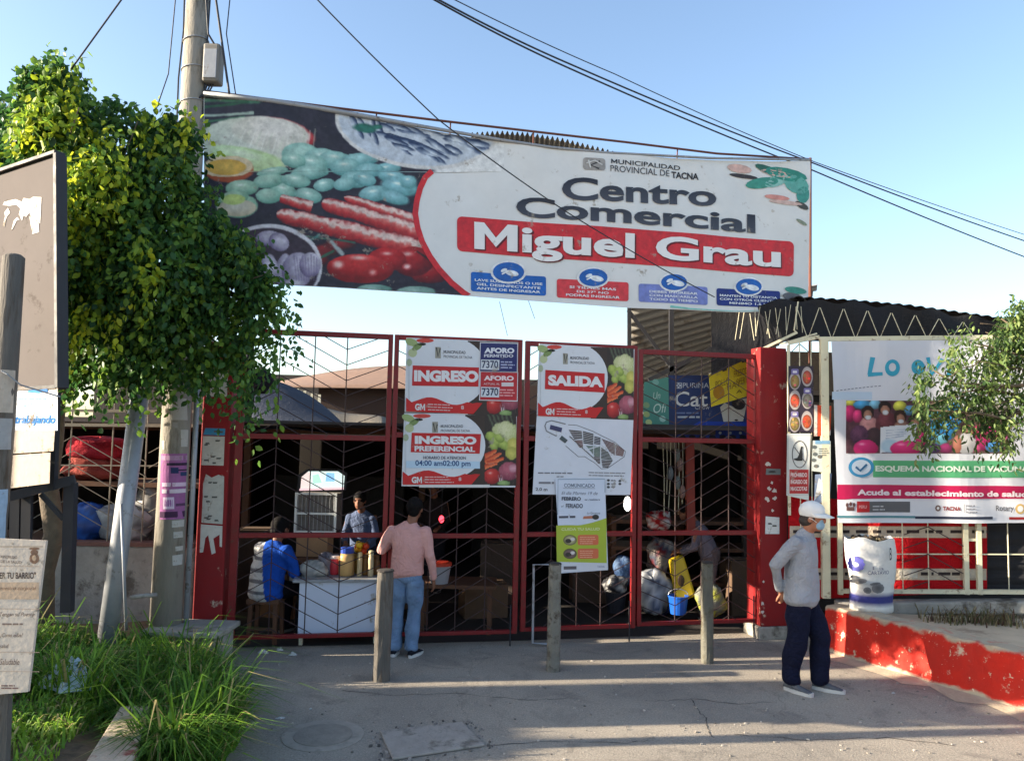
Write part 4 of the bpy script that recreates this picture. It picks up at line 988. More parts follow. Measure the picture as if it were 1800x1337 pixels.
for (y, c1) in ((800, (206, 196, 150)), (960, (130, 96, 110))):
    ps.ell(280, y + 60, 80, 62, S(*c1), 2, 0, S(90, 84, 50)); ps.ell(260, y + 70, 36, 26, S(60, 54, 46), 3); ps.ell(310, y + 50, 26, 20, S(206, 196, 190), 3); ps.rrect(370, y, 615, y + 120, 24, S(206, 106, 70), 2, -.01); ps.lines(395, y + 24, 590, 4, 24, 8, S(226, 170, 140), 3, 0, y)
ps.poly([(128, 1240), (722, 1212), (716, 1130), (125, 1116)], S(206, 206, 212), 2); ps.rect(205, 1168, 356, 1206, S(96, 88, 92), 3, -.02); ps.text('TACNA', 600, 1160, 686, 1182, S(110, 116, 150), 3, 0, .01)
ps.finish('notice', 'long paper notice, half white and half lime green, hung over the site plan', 'poster', [(108, 146), (690, 138), (728, 1212), (170, 1250)], S(200, 206, 220), .003)

# small steel frame at the gate foot
A_ = [SR.hit(985, 991, .03), SR.hit(937, 991, .03), SR.hit(935, 1128, .03), SR.hit(962, 1130, .03)]
mbt = MB().tube(A_, 0.014, 8); o = mbt.build('steel_bracket', M['steel'], smooth=False)
tag(o, 'thin bent grey steel bracket on the exit leaf, left of the flaking bollard', 'bracket')

# ================================================================== RIGHT FENCE AND ITS BANNER
FD = 8.55
fa, fb = Vector((3.1, 8.95, 0)), Vector((6.0, 8.58, 0))
PLF = vplane(P(1462, 800, 8.72).to_2d().to_3d(), P(1790, 800, 8.42).to_2d().to_3d())
fx = PLF
ft = thing('fence', 'cream steel fence with zigzag rods along the right side, behind the vaccination banner', 'fence', PLF.hit(1600, 1080))
def fz(px, py, off=0.0): return PLF.hit(px, py, off)
def post(x, y0, y1, w, name='post', off=0.0, mt='cream'):
    p = fz(x, y0, off); q = fz(x, y1, off); q = Vector((p.x, p.y, q.z)); MB().beam(p, q, w, w, PLF.n).build(name, M[mt], ft, bevel=.003)
post(1448, 596, 1050, .085)
post(1386, 606, 905, .03, 'thin_post')
for x in (1476, 1696, 1719): post(x, 905, 1044, .05)
MB().beam(fz(1440, 596), fz(1840, 592), .05, .05).build('rail', M['cream'], ft)
MB().beam(fz(1476, 1038), fz(1850, 1040), .05, .045).build('rail', M['cream'], ft)
MB().beam(fz(1386, 603), fz(1440, 592), .04, .04).build('rail', M['cream'], ft)
MB().beam(fz(1500, 973), fz(1850, 974), .012, .012).build('thin_rail', M['cream'], ft)
MB().beam(fz(1692, 948), fz(1722, 948), .03, .03).build('crosspiece', M['cream'], ft)
for x in (1405, 1425, 1585, 1630, 1770, 1830):
    p, q = fz(x, 600 if x < 1500 else 915, .01), fz(x, 1038, .01); MB().tube([Vector((p.x, p.y, q.z)), p], .006, 5).build('upright_bar', M['cream'], ft)
for i in range(12):
    y = 905 + 24 * i
    for (x0, x1, s) in ((1588, 1630, -1), (1630, 1692, 1)):
        a_, b_ = (x0, y - 14 if s < 0 else y - 28 + 0), (x1, y - 28 if s < 0 else y + 6)
        if min(a_[1], b_[1]) > 1036: continue
        if max(a_[1], b_[1]) > 1036 or min(a_[1], b_[1]) < 915: continue
        MB().tube([fz(*a_, .02), fz(*b_, .02)], .0055, 5).build('zigzag_rod', M['rod'], ft)
for i in range(13):
    y = 612 + 26 * i
    if y > 655: break
    MB().tube([fz(1388, y + 10, .01), fz(1405, y - 8, .01)], .005, 5).build('zigzag_rod', M['rod'], ft)
    MB().tube([fz(1405, y - 8, .01), fz(1438, y + 22, .01)], .005, 5).build('zigzag_rod', M['rod'], ft)
# footing of the fence
m_ = MB().beam(fz(1470, 1066) * 1.0, fz(1900, 1064), .22, .13); o = m_.build('fence_footing', M['concrete'], ft, bevel=.02)

# banner with the blue "Lo"
def lbend(p): return 0.016 * math.sin(p.x * 4.0 + p.z * .6) * (0.4 + 0.6 * max(0, 3.2 - p.z)) + 0.008 * math.sin(p.x * 11 + p.z * 2) + 0.01 * math.sin((p.x + p.z) * 6)
PLO = PLF.shifted(.085)
ps = Poster(PLO, 1340, 560, 0.28430, .0022)
def q5(x, y): return x, y
BL_ = S(58, 160, 190)
ps.stroke([(683, 238), (672, 300), (664, 345)], 30, BL_, 2, 24); ps.stroke([(655, 345), (744, 340)], 26, BL_, 2, 20)
n = 20; rin = [(803 + 22 * math.cos(2 * math.pi * i / n), 300 + 26 * math.sin(2 * math.pi * i / n)) for i in range(n + 1)]; rout = [(803 + 46 * math.cos(2 * math.pi * i / n), 304 + 52 * math.sin(2 * math.pi * i / n)) for i in range(n + 1)]
ps.pic.add([ps.w(x, y, 2) for x, y in rin + rout], [(i, i + 1, n + 2 + i, n + 1 + i) for i in range(n)], [BL_] * (2 * n + 2))
ps.ell(960, 300, 40, 46, BL_, 2); ps.stroke([(1020, 240), (1040, 350), (1110, 250)], 24, BL_, 2); ps.stroke([(1150, 250), (1150, 350)], 24, BL_, 2)
for i in range(12): ps.stroke([(455 + 24 * i, 446 - 3.4 * i + .06 * i * i), (470 + 24 * i, 444 - 3.4 * i + .06 * i * i)], 5, S(120, 124, 140), 2)
ps.rect(430, 452, 680, 500, S(190, 208, 226), 1, 0, 4, 1)
# two photographs
R_ = Raster(518, 506, 1014, 834, 3.2, (84, 52, 62)); R_.C *= 1 + .5 * R_.N[..., None]
for (x, y, a_, b_, c) in [(545, 520, 34, 20, (206, 196, 80)), (620, 530, 60, 28, (70, 146, 190)), (695, 528, 36, 30, (120, 176, 200)), (540, 585, 38, 54, (190, 44, 104)), (588, 602, 32, 42, (204, 60, 116)), (850, 540, 44, 34, (196, 194, 80)), (915, 565, 40, 34, (86, 136, 172)), (980, 560, 36, 50, (150, 120, 90))]: R_.ell(x, y, a_, b_, 0, [min(255, q * 1.25) for q in c], [q * .6 for q in c], -.3, -.4, .08, .2, .04)
for (x, y, cl, hair) in [(650, 590, (206, 146, 146), (50, 34, 30)), (755, 560, (120, 60, 70), (44, 30, 28)), (850, 615, (150, 110, 96), (60, 40, 34)), (940, 640, (120, 70, 80), (50, 36, 32))]:
    R_.ell(x + 10, y + 90, 66, 80, 0, cl, [q * .5 for q in cl], -.2, -.5, .12, .7, .2); R_.ell(x, y - 12, 40, 44, 0, hair, [q * .6 for q in hair], soft=.1); R_.ell(x + 2, y + 4, 28, 32, 0, (176, 130, 108), (120, 80, 66), -.2, -.2, .15, .3); R_.ell(x + 4, y + 18, 20, 14, 0, (206, 210, 214), (170, 176, 184), 0, 0, .2, .2)
R_.ell(690, 735, 52, 66, 0, (70, 48, 56), (36, 26, 34)); R_.ell(600, 715, 56, 60, 0, (110, 66, 96), (56, 34, 56), noise=.8)
m_ = ((R_.X > 732) & (R_.X < 950) & (R_.Y > 668 - (R_.X - 732) * .09) & (R_.Y < 832 - (R_.X - 732) * .36)).astype(float); R_.blend(m_, np.array((204., 210., 218.))); R_.ell(785, 785, 56, 46, 0, (170, 196, 214), (150, 180, 206), 0, 0, .4)
for i in range(4): R_.line(765, 690 + i * 16, 905 - i * 12, 680 + i * 14, 3.5, (120, 140, 170), .7)
for (x, y, a_, b_) in ((640, 800, 76, 54), (880, 800, 92, 50), (978, 742, 34, 44)): R_.ell(x, y, a_, b_, 0, (224, 56, 130), (160, 20, 84), -.3, -.5, .05, .15, .03, (240, 150, 190))
R_.onto(ps, 2, 120, 80, lambda u, v: (518 + 496 * u, 506 + 326 * (1 - v)))
R_ = Raster(1030, 506, 1522, 834, 3.2, (96, 70, 66)); R_.C *= 1 + .6 * R_.N[..., None]; rr_ = random.Random(4)
for (x, y, a_, b_, c) in [(1300, 540, 220, 40, (206, 206, 200)), (1420, 580, 120, 50, (170, 160, 150)), (1070, 600, 52, 46, (76, 154, 190)), (1060, 700, 48, 62, (66, 152, 186)), (1180, 640, 58, 52, (36, 126, 200)), (1130, 690, 62, 62, (46, 136, 200)), (1180, 560, 46, 42, (50, 146, 200)), (1100, 745, 42, 38, (110, 176, 196)), (1340, 700, 52, 42, (190, 44, 104)), (1440, 690, 52, 42, (200, 66, 134)), (1480, 740, 32, 42, (206, 96, 150)), (1360, 770, 52, 46, (156, 36, 94)), (1430, 792, 52, 34, (60, 116, 170)), (1130, 800, 42, 32, (136, 46, 94)), (1320, 800, 32, 26, (206, 80, 134)), (1060, 800, 40, 30, (90, 60, 110))]: R_.ell(x, y, a_, b_, 0, [min(255, q * 1.25) for q in c], [q * .6 for q in c], -.3, -.4, .08, .3, .06)
R_.ell(1258, 770, 60, 74, 0, (214, 214, 214), (150, 150, 154), noise=.6); R_.ell(1200, 775, 28, 56, 0, (190, 130, 110), (140, 84, 70)); R_.ell(1254, 664, 44, 42, 0, (60, 42, 40), (34, 24, 24)); R_.ell(1262, 682, 30, 28, 0, (180, 134, 112), (126, 86, 70)); R_.line(1290, 560, 1260, 640, 8, (60, 60, 66)); R_.line(1030, 525, 1300, 560, 6, (70, 70, 76))
R_.onto(ps, 2, 120, 80, lambda u, v: (1030 + 490 * u, 506 + 326 * (1 - v)))
# check mark, green band
ps.rect(690, 876, 1870, 980, S(84, 164, 116), 2, .002, 24, 3); ps.text('ESQUEMA NACIONAL DE VACUNACION', 704, 908, 1790, 950, S(214, 224, 214), 4, .003, .04)
ps.ell(614, 918, 82, 62, S(58, 140, 186), 3, n=28); ps.ell(614, 918, 62, 46, S(200, 212, 226), 4, n=28); ps.stroke([(578, 915), (606, 940), (650, 900)], 14, S(50, 100, 140), 5)
ps.pic.grid(lambda u, v: ps.w(462 + (1870 - 462) * u, 1024 + 12 * u + (88 - 12 * u) * (1 - v) if u > .05 else 1024 + 92 * (1 - v), 2), 30, 3, lambda u, v: S(180, 20, 78))
ps.text('Acude al establecimiento de salud', 586, 1054, 1640, 1090, S(226, 214, 220), 4, .012, .04)
for (x, y) in ((524, 1150), (545, 1145), (566, 1150)): ps.ell(x, y, 9, 14, S(90, 60, 60), 2, n=8)
ps.rect(520, 1162, 568, 1186, S(96, 66, 66), 2); ps.rect(584, 1128, 664, 1196, S(176, 34, 40), 2); ps.rect(664, 1130, 914, 1196, S(92, 92, 96), 2); ps.text('PERU', 596, 1152, 646, 1172, S(220, 150, 150), 3, 0, .03); ps.lines(684, 1156, 776, 2, 20, 8, S(176, 176, 180), 3)
ps.text('TACNA', 1112, 1158, 1218, 1184, S(130, 56, 60), 3, .01, .04); ps.ell(1084, 1170, 18, 20, S(110, 90, 86), 2, n=8); ps.ell(1084, 1170, 8, 9, WHT, 3, n=8); ps.lines(1250, 1150, 1325, 3, 20, 7, S(140, 140, 146), 3); ps.stroke([(1238, 1144), (1238, 1196)], 4, S(150, 150, 150), 3)
ps.text('Rotary', 1446, 1154, 1560, 1198, S(84, 84, 90), 3, 0, .01); ps.ell(1600, 1176, 30, 32, S(190, 160, 100), 2, n=16); ps.ell(1600, 1176, 18, 20, WHT, 3, n=12)
ps.rect(465, 1216, 945, 1230, S(80, 130, 140), 2, .004, 10); ps.rect(945, 1220, 1422, 1236, S(44, 50, 70), 2, .004, 10); ps.rect(1530, 1226, 1860, 1242, S(150, 40, 40), 2, 0, 4)
MLO = M['vinyl_t']
o = ps.finish('vaccination_banner', 'white banner on the right fence with two balloon photographs and green and magenta bands', 'banner', [(428, 138), (1880, 128), (1880, 1262), (470, 1262)], S(212, 214, 222), .004, MLO, nu=30, nv=24)
o.modifiers.clear()
tess_bend(o, .12, lbend, PLO.n); [tess_bend(c_, .12, lbend, PLO.n) for c_ in o.children]
md = o.modifiers.new('thickness', 'SOLIDIFY'); md.thickness = .003; md.offset = -1

# red sheet with pale lettered bands, dark net panel
PRS = PLF.shifted(-.06)
ps = Poster(PRS, 0, 0, 1, .002)
for (y0, y1) in ((924, 944), (998, 1018)):
    ps.rect(1388, y0, 1734, y1, S(186, 170, 150), 1, .003, 12, 1)
    r = random.Random(y0); x = 1394
    while x < 1725:
        w = r.uniform(16, 40)
        if r.random() < .7: ps.lines(x, y0 + 7, x + w, 1, 5, 5.5, S(60, 52, 50), 2, .003, int(x))
        else: ps.poly([(x, y1 - 3), (x + w, y1 - 3), (x + w, y0 + 3), (x, y0 + 3)], S(206, 196, 180), 2)
        x += w + 6
o = ps.finish('red_sheet', 'red cloth sheet with pale printed bands tied behind the fence under the vaccination banner', 'sheet', [(1386, 868), (1735, 905), (1735, 1040), (1386, 1054)], S(170, 24, 30), .004, M['cloth'])
nt = MB(); PN = PLF.shifted(-.10)
nt.grid(lambda u, v: PN.hit(1733 + 200 * u, 1046 - 150 * v, .012 * math.sin(40 * v)), 6, 24)
o = nt.build('net_panel', M['net']); tag(o, 'black slatted net panel behind the fence at the right edge', 'net')
# dark roof edge above the fence: net fascia with lacing
PFz = PLF.shifted(-.25)
top = [(1250, 548), (1330, 534), (1395, 526), (1500, 532), (1600, 541), (1700, 555), (1800, 569), (1900, 582)]
fs_ = MB()
fs_.grid(lambda u, v: PFz.hit(1250 + 650 * u, cur(top, 1250 + 650 * u) * v + ((660 - 60 * min(1, u * 5)) if u < .2 else 600) * (1 - v) + (4 * math.sin(u * 60) * v), .03 * math.sin(u * 30 + v * 3)), 60, 6)
rt = thing('dark_awning', 'black net awning with pale zigzag lacing above the right fence', 'awning', PFz.hit(1500, 600))
fs_.build('net_fascia', M['net'], rt)
rf = MB(); P0_ = PFz.shifted(-.02)
def ridge(u, v):
    x = 1395 + 560 * u; p = P0_.hit(x, cur(top, x) - 2); k = abs(math.sin(u * 90)) * .03
    return p + Vector((0, 2.2 * v, .25 * v + k))
rf.grid(ridge, 200, 3); rf.build('corrugated_top', M['dark_sheet'], rt)
lc = random.Random(4); PLc = PFz.shifted(.05); x = 1400; k = 0
while x < 1700:
    x2 = x + 20
    ya, yb = (cur(top, x) + 12, 596) if k % 2 == 0 else (596, cur(top, x2) + 12)
    MB().tube([PLc.hit(x, ya), PLc.hit(x2, yb)], .0045, 5).build('lacing_rod', M['cream'], rt); x = x2 + (2 if k % 2 else 0); k += 1
for i in range(13):
    x = 1300 + i * 9; MB().tube([PLc.hit(x, 548 - i * 1.2 + lc.uniform(-6, 6)), PLc.hit(x + lc.uniform(-10, 12), 600 - i * 1.5 + lc.uniform(-8, 4))], .0035, 5).build('lacing_rod', M['cream'], rt)
MB().tube([PLc.hit(1403, 530), PLc.hit(1396, 580), PLc.hit(1401, 586)], .009, 6).build('hook', M['cream'], rt)
MB().beam(PLc.hit(1330, 618), PLc.hit(1401, 584), .03, .03).build('batten', M['cream'], rt); MB().beam(PLc.hit(1372, 605), PLc.hit(1436, 586), .02, .02).build('batten', M['cream'], rt)

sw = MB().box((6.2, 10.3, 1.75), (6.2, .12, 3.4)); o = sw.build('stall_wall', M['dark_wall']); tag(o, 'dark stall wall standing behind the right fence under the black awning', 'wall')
# menu of six plates, no-pets board, small papers
PM = PLF.shifted(.03)
ps = Poster(PM, 1370, 620, .20944, .0015)
for (x, y, hat, c) in ((130, 235, 1, (170, 140, 80)), (232, 200, 0, (206, 90, 70)), (130, 395, 0, (206, 84, 56)), (235, 395, 1, (160, 150, 130)), (128, 590, 1, (150, 130, 70)), (230, 570, 0, (206, 96, 60))):
    ps.ell(x, y, 48, 84 if not hat else 76, S(196, 186, 176), 2, 0, S(150, 140, 140), n=22); ps.ell(x, y + 6, 38, 58, S(*c), 3, 0, S(*[v * .6 for v in c]), -.2, -.2, 18)
    r = random.Random(x + y)
    for k in range(7): ps.ell(x + r.uniform(-26, 26), y + r.uniform(-36, 46), r.uniform(6, 14), r.uniform(7, 16), S(*[min(255, v * r.uniform(.5, 1.3)) for v in c]), 4 + k % 2, n=8)
    if hat: ps.rrect(x - 32, y - 100, x + 30, y - 52, 10, S(110, 100, 150), 4); ps.rect(x - 18, y - 84, x + 16, y - 66, S(206, 200, 210), 5)
ps.finish('menu_board', 'narrow dark menu board with six oval plates of food, beside the right pillar', 'sign', [(78, 110), (285, 110), (285, 664), (72, 664)], S(44, 34, 48), .006)
ps = Poster(PM, 1370, 620, .20944, .0015)
nn = 28; ring = [(170 + 62 * math.cos(2 * math.pi * i / nn), 850 + 112 * math.sin(2 * math.pi * i / nn)) for i in range(nn + 1)]
ps.stroke([(72, 1190), (72, 692), (262, 692), (245, 1190), (72, 1190)], 5, S(150, 150, 148), 1); ps.stroke(ring, 7, S(80, 80, 80), 2); ps.stroke([(125, 790), (215, 915)], 7, S(90, 90, 90), 2)
ps.poly([(150, 905), (192, 905), (196, 850), (190, 812), (196, 786), (184, 782), (176, 800), (165, 850), (150, 880), (120, 888), (122, 896)][::1], S(40, 40, 40), 3)
ps.rect(84, 978, 244, 1180, S(168, 44, 44), 2)
for i, s_ in enumerate(('PROHIBIDO', 'INGRESO DE', 'MASCOTAS')): ps.text(s_, 94, 1006 + i * 58, 232, 1040 + i * 58, S(220, 200, 196), 3, 0, .03)
ps.finish('no_pets_board', 'white board forbidding pets with a crossed-out dog, under the menu of plates', 'sign', [(66, 676), (262, 676), (246, 1236), (60, 1196)], S(206, 206, 200), .006)
for (pts, c, lab, mk) in (([(290, 700), (428, 690), (436, 446), (292, 436)], (196, 70, 40), 'orange printed sheet with a pale edge, right of the menu of plates', 'o'), ([(270, 990), (430, 1010), (430, 740), (282, 735)], (186, 192, 186), 'grey-white printed paper under the orange sheet', 'g'),
                      ([(290, 1260), (420, 1250), (440, 1010), (300, 1020)], (120, 134, 160), 'bluish curled paper on the fence, lowest beside the man in the cap', 'b')):
    ps = Poster(PM.shifted(.012 if mk == 'g' else .004), 1370, 620, .20944, .0015)
    if mk == 'o': ps.poly([(290, 700), (318, 698), (318, 440), (292, 436)], S(196, 190, 180), 1); ps.poly([(410, 690), (428, 690), (430, 640)], S(206, 196, 190), 1); ps.poly([(385, 610), (420, 625), (390, 588)], S(214, 170, 150), 2)
    if mk == 'g':
        ps.rect(300, 735, 424, 765, S(110, 150, 180), 1); ps.lines(330, 800, 420, 4, 18, 8, S(110, 116, 112), 2)
        for (x, y) in ((300, 850), (290, 900), (340, 870), (310, 950), (295, 790)): ps.ell(x, y, 22, 16, S(90, 96, 96), 1, n=8)
    if mk == 'b':
        ps.lines(350, 1130, 420, 6, 20, 9, S(190, 196, 206), 1); ps.poly([(290, 1240), (412, 1108), (330, 1050)], S(206, 206, 206), 2)
    ps.finish('pasted_notice', lab, 'notice', None, S(*c), .002, M['paper'], torn=pts)

# white sack standing on the wall corner
g = G(1532, 1072, .5); g = P(1532, 1072, 8.3)
st = thing('sack', 'tall white printed sack with blue bands standing behind the red wall', 'sack', (g.x, g.y, g.z))
ppm = F_PX / g.y; H = (1072 - 948) / ppm; wx = 40 / ppm; vs = []; fs = []; nn = 24; kk = 14; r = random.Random(9); cs = []
for i in range(kk + 1):
    v = i / kk; z = H * v
    for j in range(nn):
        a_ = 2 * math.pi * j / nn; q = wx * (1.0 - .06 * math.sin(v * 6) + .05 * math.sin(a_ * 3 + v * 5) + r.uniform(-.015, .015)) * (.93 + .1 * v)
        x, y = q * math.cos(a_), q * .7 * math.sin(a_)
        if i == kk: z = H * v + .02 * math.sin(a_ * 5)
        vs.append(g + Vector((x - .01 * v, y, z)))
        cs.append(S(38, 42, 110) if .14 < v < .24 or .02 < v < .07 else S(208, 206, 202))
for i in range(kk):
    for j in range(nn): fs.append((i * nn + j, i * nn + (j + 1) % nn, (i + 1) * nn + (j + 1) % nn, (i + 1) * nn + j))
fs.append(tuple(range(nn))[::-1])
MB().add(vs, fs, cs).build('bag', mat('woven_sack', attr=True, rough=.6, var=.08, scale=20, bump=.5, bscale=18), st, smooth=True)
fl = MB()
for i in range(60):
    a_ = r.uniform(0, 6.28); q = wx * .8 * math.sqrt(r.random()); fl.color(S(*[(40, 34, 30), (60, 50, 40), (90, 80, 60)][i % 3]))
    fl.ball(g + Vector((q * math.cos(a_), q * .7 * math.sin(a_), H - .02 + r.uniform(-.01, .04) * (1 - q / wx))), r.uniform(.012, .03), 6, 4)
fl.build('waste_fill', M['dull'], st)['kind'] = 'stuff'
ink = MB(); PS_ = Plane(g + Vector((0, -wx * .72, 0)), (0, -1, 0)); pz = Poster(PS_, 1320, 860, .29925, .001)
def sk(x, y, layer=0):
    p = PS_.hit(1320 + x * .29925, 860 + y * .29925); dx = (p.x - g.x) / wx; dx = max(-.95, min(.95, dx))
    p.y = g.y - wx * .80 * math.sqrt(max(0.02, 1 - dx * dx)) - .028 - layer * .001; return p
pz.w = sk
for k in range(10): pz.ell(628 + 28 * math.cos(k * .63), 440 + 34 * math.sin(k * .63), 12, 14, S(70, 70, 150), 1, n=8)
pz.ell(628, 440, 26, 32, S(70, 70, 150), 2); pz.ell(628, 446, 13, 14, S(190, 190, 210), 3)
pz.text('CARTAVIO', 680, 476, 800, 498, S(96, 96, 116), 2, -.05, .01); pz.text('La', 705, 448, 770, 468, S(120, 120, 130), 2, 0, 0)
for (x, y, a_, b_) in ((640, 540, 40, 16), (735, 575, 36, 30), (680, 590, 20, 20), (620, 520, 16, 12), (720, 550, 30, 10)): pz.ell(x, y, a_, b_, S(70, 70, 74), 1, -10, S(110, 110, 112), n=10)
pz.text('B', 806, 340, 822, 412, S(70, 70, 76), 1, 0, .01)
pz.pic.build('printed_picture', M['ink'], st); pz.let.build('lettering', M['ink'], st)['kind'] = 'stuff'
# ================================================================== LEFT SIDE
# utility pole -------------------------------------------------------
pg = P(291, 1109, 7.6); PX, PY = pg.x, 7.6
up_ = thing('utility_pole', 'tall round concrete utility pole with flyers and a meter box, left of the gate', 'pole', (PX, PY, 0.2))
MB().tube([(PX, PY, 0.1), (PX, PY, 2.5), (PX, PY, 5), (PX, PY, 8.2)], [.15, .137, .122, .104], 28).build('shaft', M['pole'], up_, smooth=True)
for z in (5.55, 5.9, 6.2):
    MB().tube([(PX + (.122) * math.cos(a), PY + .122 * math.sin(a), z + .02 * math.cos(a)) for a in [2 * math.pi * i / 20 for i in range(21)]], .007, 5, cap=False).build('strap', M['steel'], up_)
def on_pole(name, x0, y0, x1, y1, col, art=None, parent=up_, r0=.140):
    """paper wrapped round the pole; px box -> angles"""
    def f(u, v, off=.004):
        px = x0 + (x1 - x0) * u; py = y0 + (y1 - y0) * (1 - v)
        p = P(px, py, PY - .1); dx = max(-.97, min(.97, (p.x - PX) / r0)); a = math.asin(dx)
        rr_ = .15 - (p.z) * .0058 + off
        return Vector((PX + rr_ * math.sin(a), PY - rr_ * math.cos(a), p.z))
    mb = MB().color(col); mb.grid(lambda u, v: f(u, v), 8, 4); o = mb.build(name, M['paper'], parent)
    if art:
        m2 = MB()
        for (u0, v0, u1, v1, c) in art: m2.grid(lambda u, v: f(u0 + (u1 - u0) * u, v0 + (v1 - v0) * v, .007), 5, 1, lambda u, v: c)
        m2.build('flyer_print', M['paper'], o)['kind'] = 'stuff'
    return o
dk = S(50, 36, 60)
on_pole('flyer', 284, 797, 327, 912, S(150, 92, 140), [(.05, .9, .95, .97, S(170, 130, 160)), (.3, .82, .95, .86, dk), (.45, .7, .7, .79, S(40, 50, 90)), (.55, .74, .9, .76, dk), (.75, .66, .98, .72, S(46, 60, 100)), (.1, .5, .45, .56, S(206, 180, 200)), (.5, .5, .9, .56, S(206, 180, 200)), (.1, .4, .3, .46, S(206, 190, 200)), (.4, .4, .85, .46, S(206, 190, 200)), (.15, .16, .55, .34, S(206, 186, 206)), (.2, .2, .5, .3, S(150, 96, 150)), (.02, .03, .98, .12, S(70, 40, 70)), (.6, .2, .95, .24, S(90, 60, 90))])
for (x0, y0, x1, y1, c) in ((303, 700, 326, 738, (170, 166, 158)), (318, 755, 328, 785, (176, 172, 164)), (306, 742, 314, 752, (150, 146, 140)), (304, 914, 318, 926, (176, 172, 164)), (306, 934, 316, 945, (170, 166, 158)), (308, 960, 318, 968, (176, 170, 160)), (304, 975, 318, 993, (176, 172, 164)), (286, 774, 292, 790, (186, 180, 170))):
    on_pole('paper_scrap', x0, y0, x1, y1, S(*c))
# conduit beside the pole
cx = P(333, 1000, 7.66)
MB().tube([(cx.x, 7.64, .15), (cx.x, 7.64, 3.2)], .028, 8).build('conduit', M['steel'], up_, smooth=True)
# meter box
bx = P(371, 110, 7.5); bd = PY - .04
mbx = MB(); mbx.box((bx.x, bd, bx.z), (.17, .16, .40)); mo = mbx.build('meter_box', mat('box_grey', S(120, 116, 110), rough=.7, var=.15), up_, bevel=.025)
MB().box((bx.x, bd - .083, bx.z - .02), (.13, .012, .30)).build('box_door', M['steel'], mo, bevel=.004)
MB().box((bx.x - .11, bd, bx.z + .05), (.05, .03, .3)).build('bracket', M['dark_steel'], up_)
for i in range(3): MB().tube([(bx.x - .05 + .03 * i, bd, bx.z - .2), (bx.x - .07 + .02 * i, bd - .02, bx.z - .30), (bx.x - .12, bd - .03, bx.z - .36)], .009, 6).build('cable', M['wire'], up_)
for k_, (xs, zs) in enumerate((((-.13, -.14, -.145, -.12, -.15), (5.0, 5.4, 5.8, 6.3, 7.6)), ((.12, .125, .13, .14, .17), (5.4, 5.8, 6.3, 7, 8)))):
    MB().tube([(PX + x, PY - .03, z) for x, z in zip(xs, zs)], .009, 6).build('cable', M['wire'], up_)

# leaning grey steel post with thin prop ------------------------------
lp = thing('leaning_post', 'thick grey steel post leaning to the right in the grass', 'post', P(190, 1115, 6.9))
lb, lt_ = P(187, 1135, 6.9), P(246, 692, 7.25)
MB().tube([lb, lt_], .082, 22).build('tube', M['steel'], lp, smooth=True)
dv = (lt_ - lb).normalized()
MB().tube([lt_ + dv * .001, lt_ + dv * .012], .084, 22).build('end_cap', M['concrete'], lp)
MB().tube([P(213, 885, 6.85), P(222, 1108, 6.85)], .013, 10).build('thin_prop', M['steel'], lp, smooth=True)
o = MB().tube([P(230, 1050, 7.0), P(248, 1047, 7.0), P(275, 1045, 7.1)], .02, 10).build('water_pipe', M['concrete'], smooth=True); tag(o, 'short pale water pipe stub beside the utility pole foot', 'pipe')

# concrete box with slab -----------------------------------------------
ct = thing('concrete_box', 'low concrete box with a pale slab lid, beside the gate in the grass', 'box', P(325, 1168, 7.35))
a_, b_ = P(270, 1112, 7.45), P(384, 1108, 7.35)
MB().box(((a_.x + b_.x) / 2, 7.55, .15), (b_.x - a_.x, .42, .34), -.05).build('body', M['concrete'], ct, bevel=.015)
MB().box(((a_.x + b_.x) / 2, 7.53, .345), (b_.x - a_.x + .1, .52, .05), -.05).build('slab', M['concrete'], ct, bevel=.01)
MB().box((b_.x + .03, 7.36, .15), (.05, .05, .33), -.05).build('corner_post', M['concrete'], ct)
# rubble beside the pole
rb = MB(); r_ = random.Random(8)
for i in range(22):
    p = P(r_.uniform(335, 395), r_.uniform(1055, 1085), 7.7); s_ = r_.uniform(.02, .06); rb.color(S(*([150 + r_.uniform(-20, 30)] * 3)))
    rb.ball((p.x, p.y, .3 + s_ * .4), s_, 6, 4, rz=s_ * .7)
tag(rb.build('rubble', M['dull']), 'pale stones and scraps heaped at the left pillar foot', 'rubble', kind='stuff')

# stall fence at left ---------------------------------------------------
PLS = vplane((-6.0, 8.25, 0), (-3.2, 8.35, 0))
lw = thing('low_wall', 'low grey concrete wall under the left stall grille', 'wall', PLS.hit(200, 1060))
p, q = PLS.hit(-60, 958), PLS.hit(342, 962)
MB().prism([Vector((p.x, p.y, .1)), Vector((q.x, q.y, .1)), Vector((q.x, q.y, q.z)), Vector((p.x, p.y, q.z))], -PLS.n * .18).build('wall_block', M['concrete'], lw, bevel=.015)
MB().beam(Vector((p.x, p.y - .0, q.z + .022)) - PLS.n * .09, Vector((q.x, q.y, q.z + .022)) - PLS.n * .09, .21, .04).build('coping', mat('red_coping', S(104, 74, 66), rough=.9, var=.35, scale=5), lw)
sg = thing('stall_grille', 'dull cream grille of bars and zigzag rods above the low grey wall', 'grille', PLS.hit(200, 958))
gp = PLS.shifted(-.08)
def gz(x, y, o=0): return gp.hit(x, y, o)
for x, y0 in ((60, 690), (130, 690), (203, 690), (262, 700), (335, 690)):
    p, q = gz(x, y0), gz(x, 952); MB().tube([Vector((p.x, p.y, q.z)), p], .009, 6).build('upright_bar', M['grille'], sg)
for y, w in ((745, .035), (816, .014), (720, .03)):
    MB().beam(gz(-40, y), gz(342, y + 3), w, w).build('rail', M['grille'], sg)
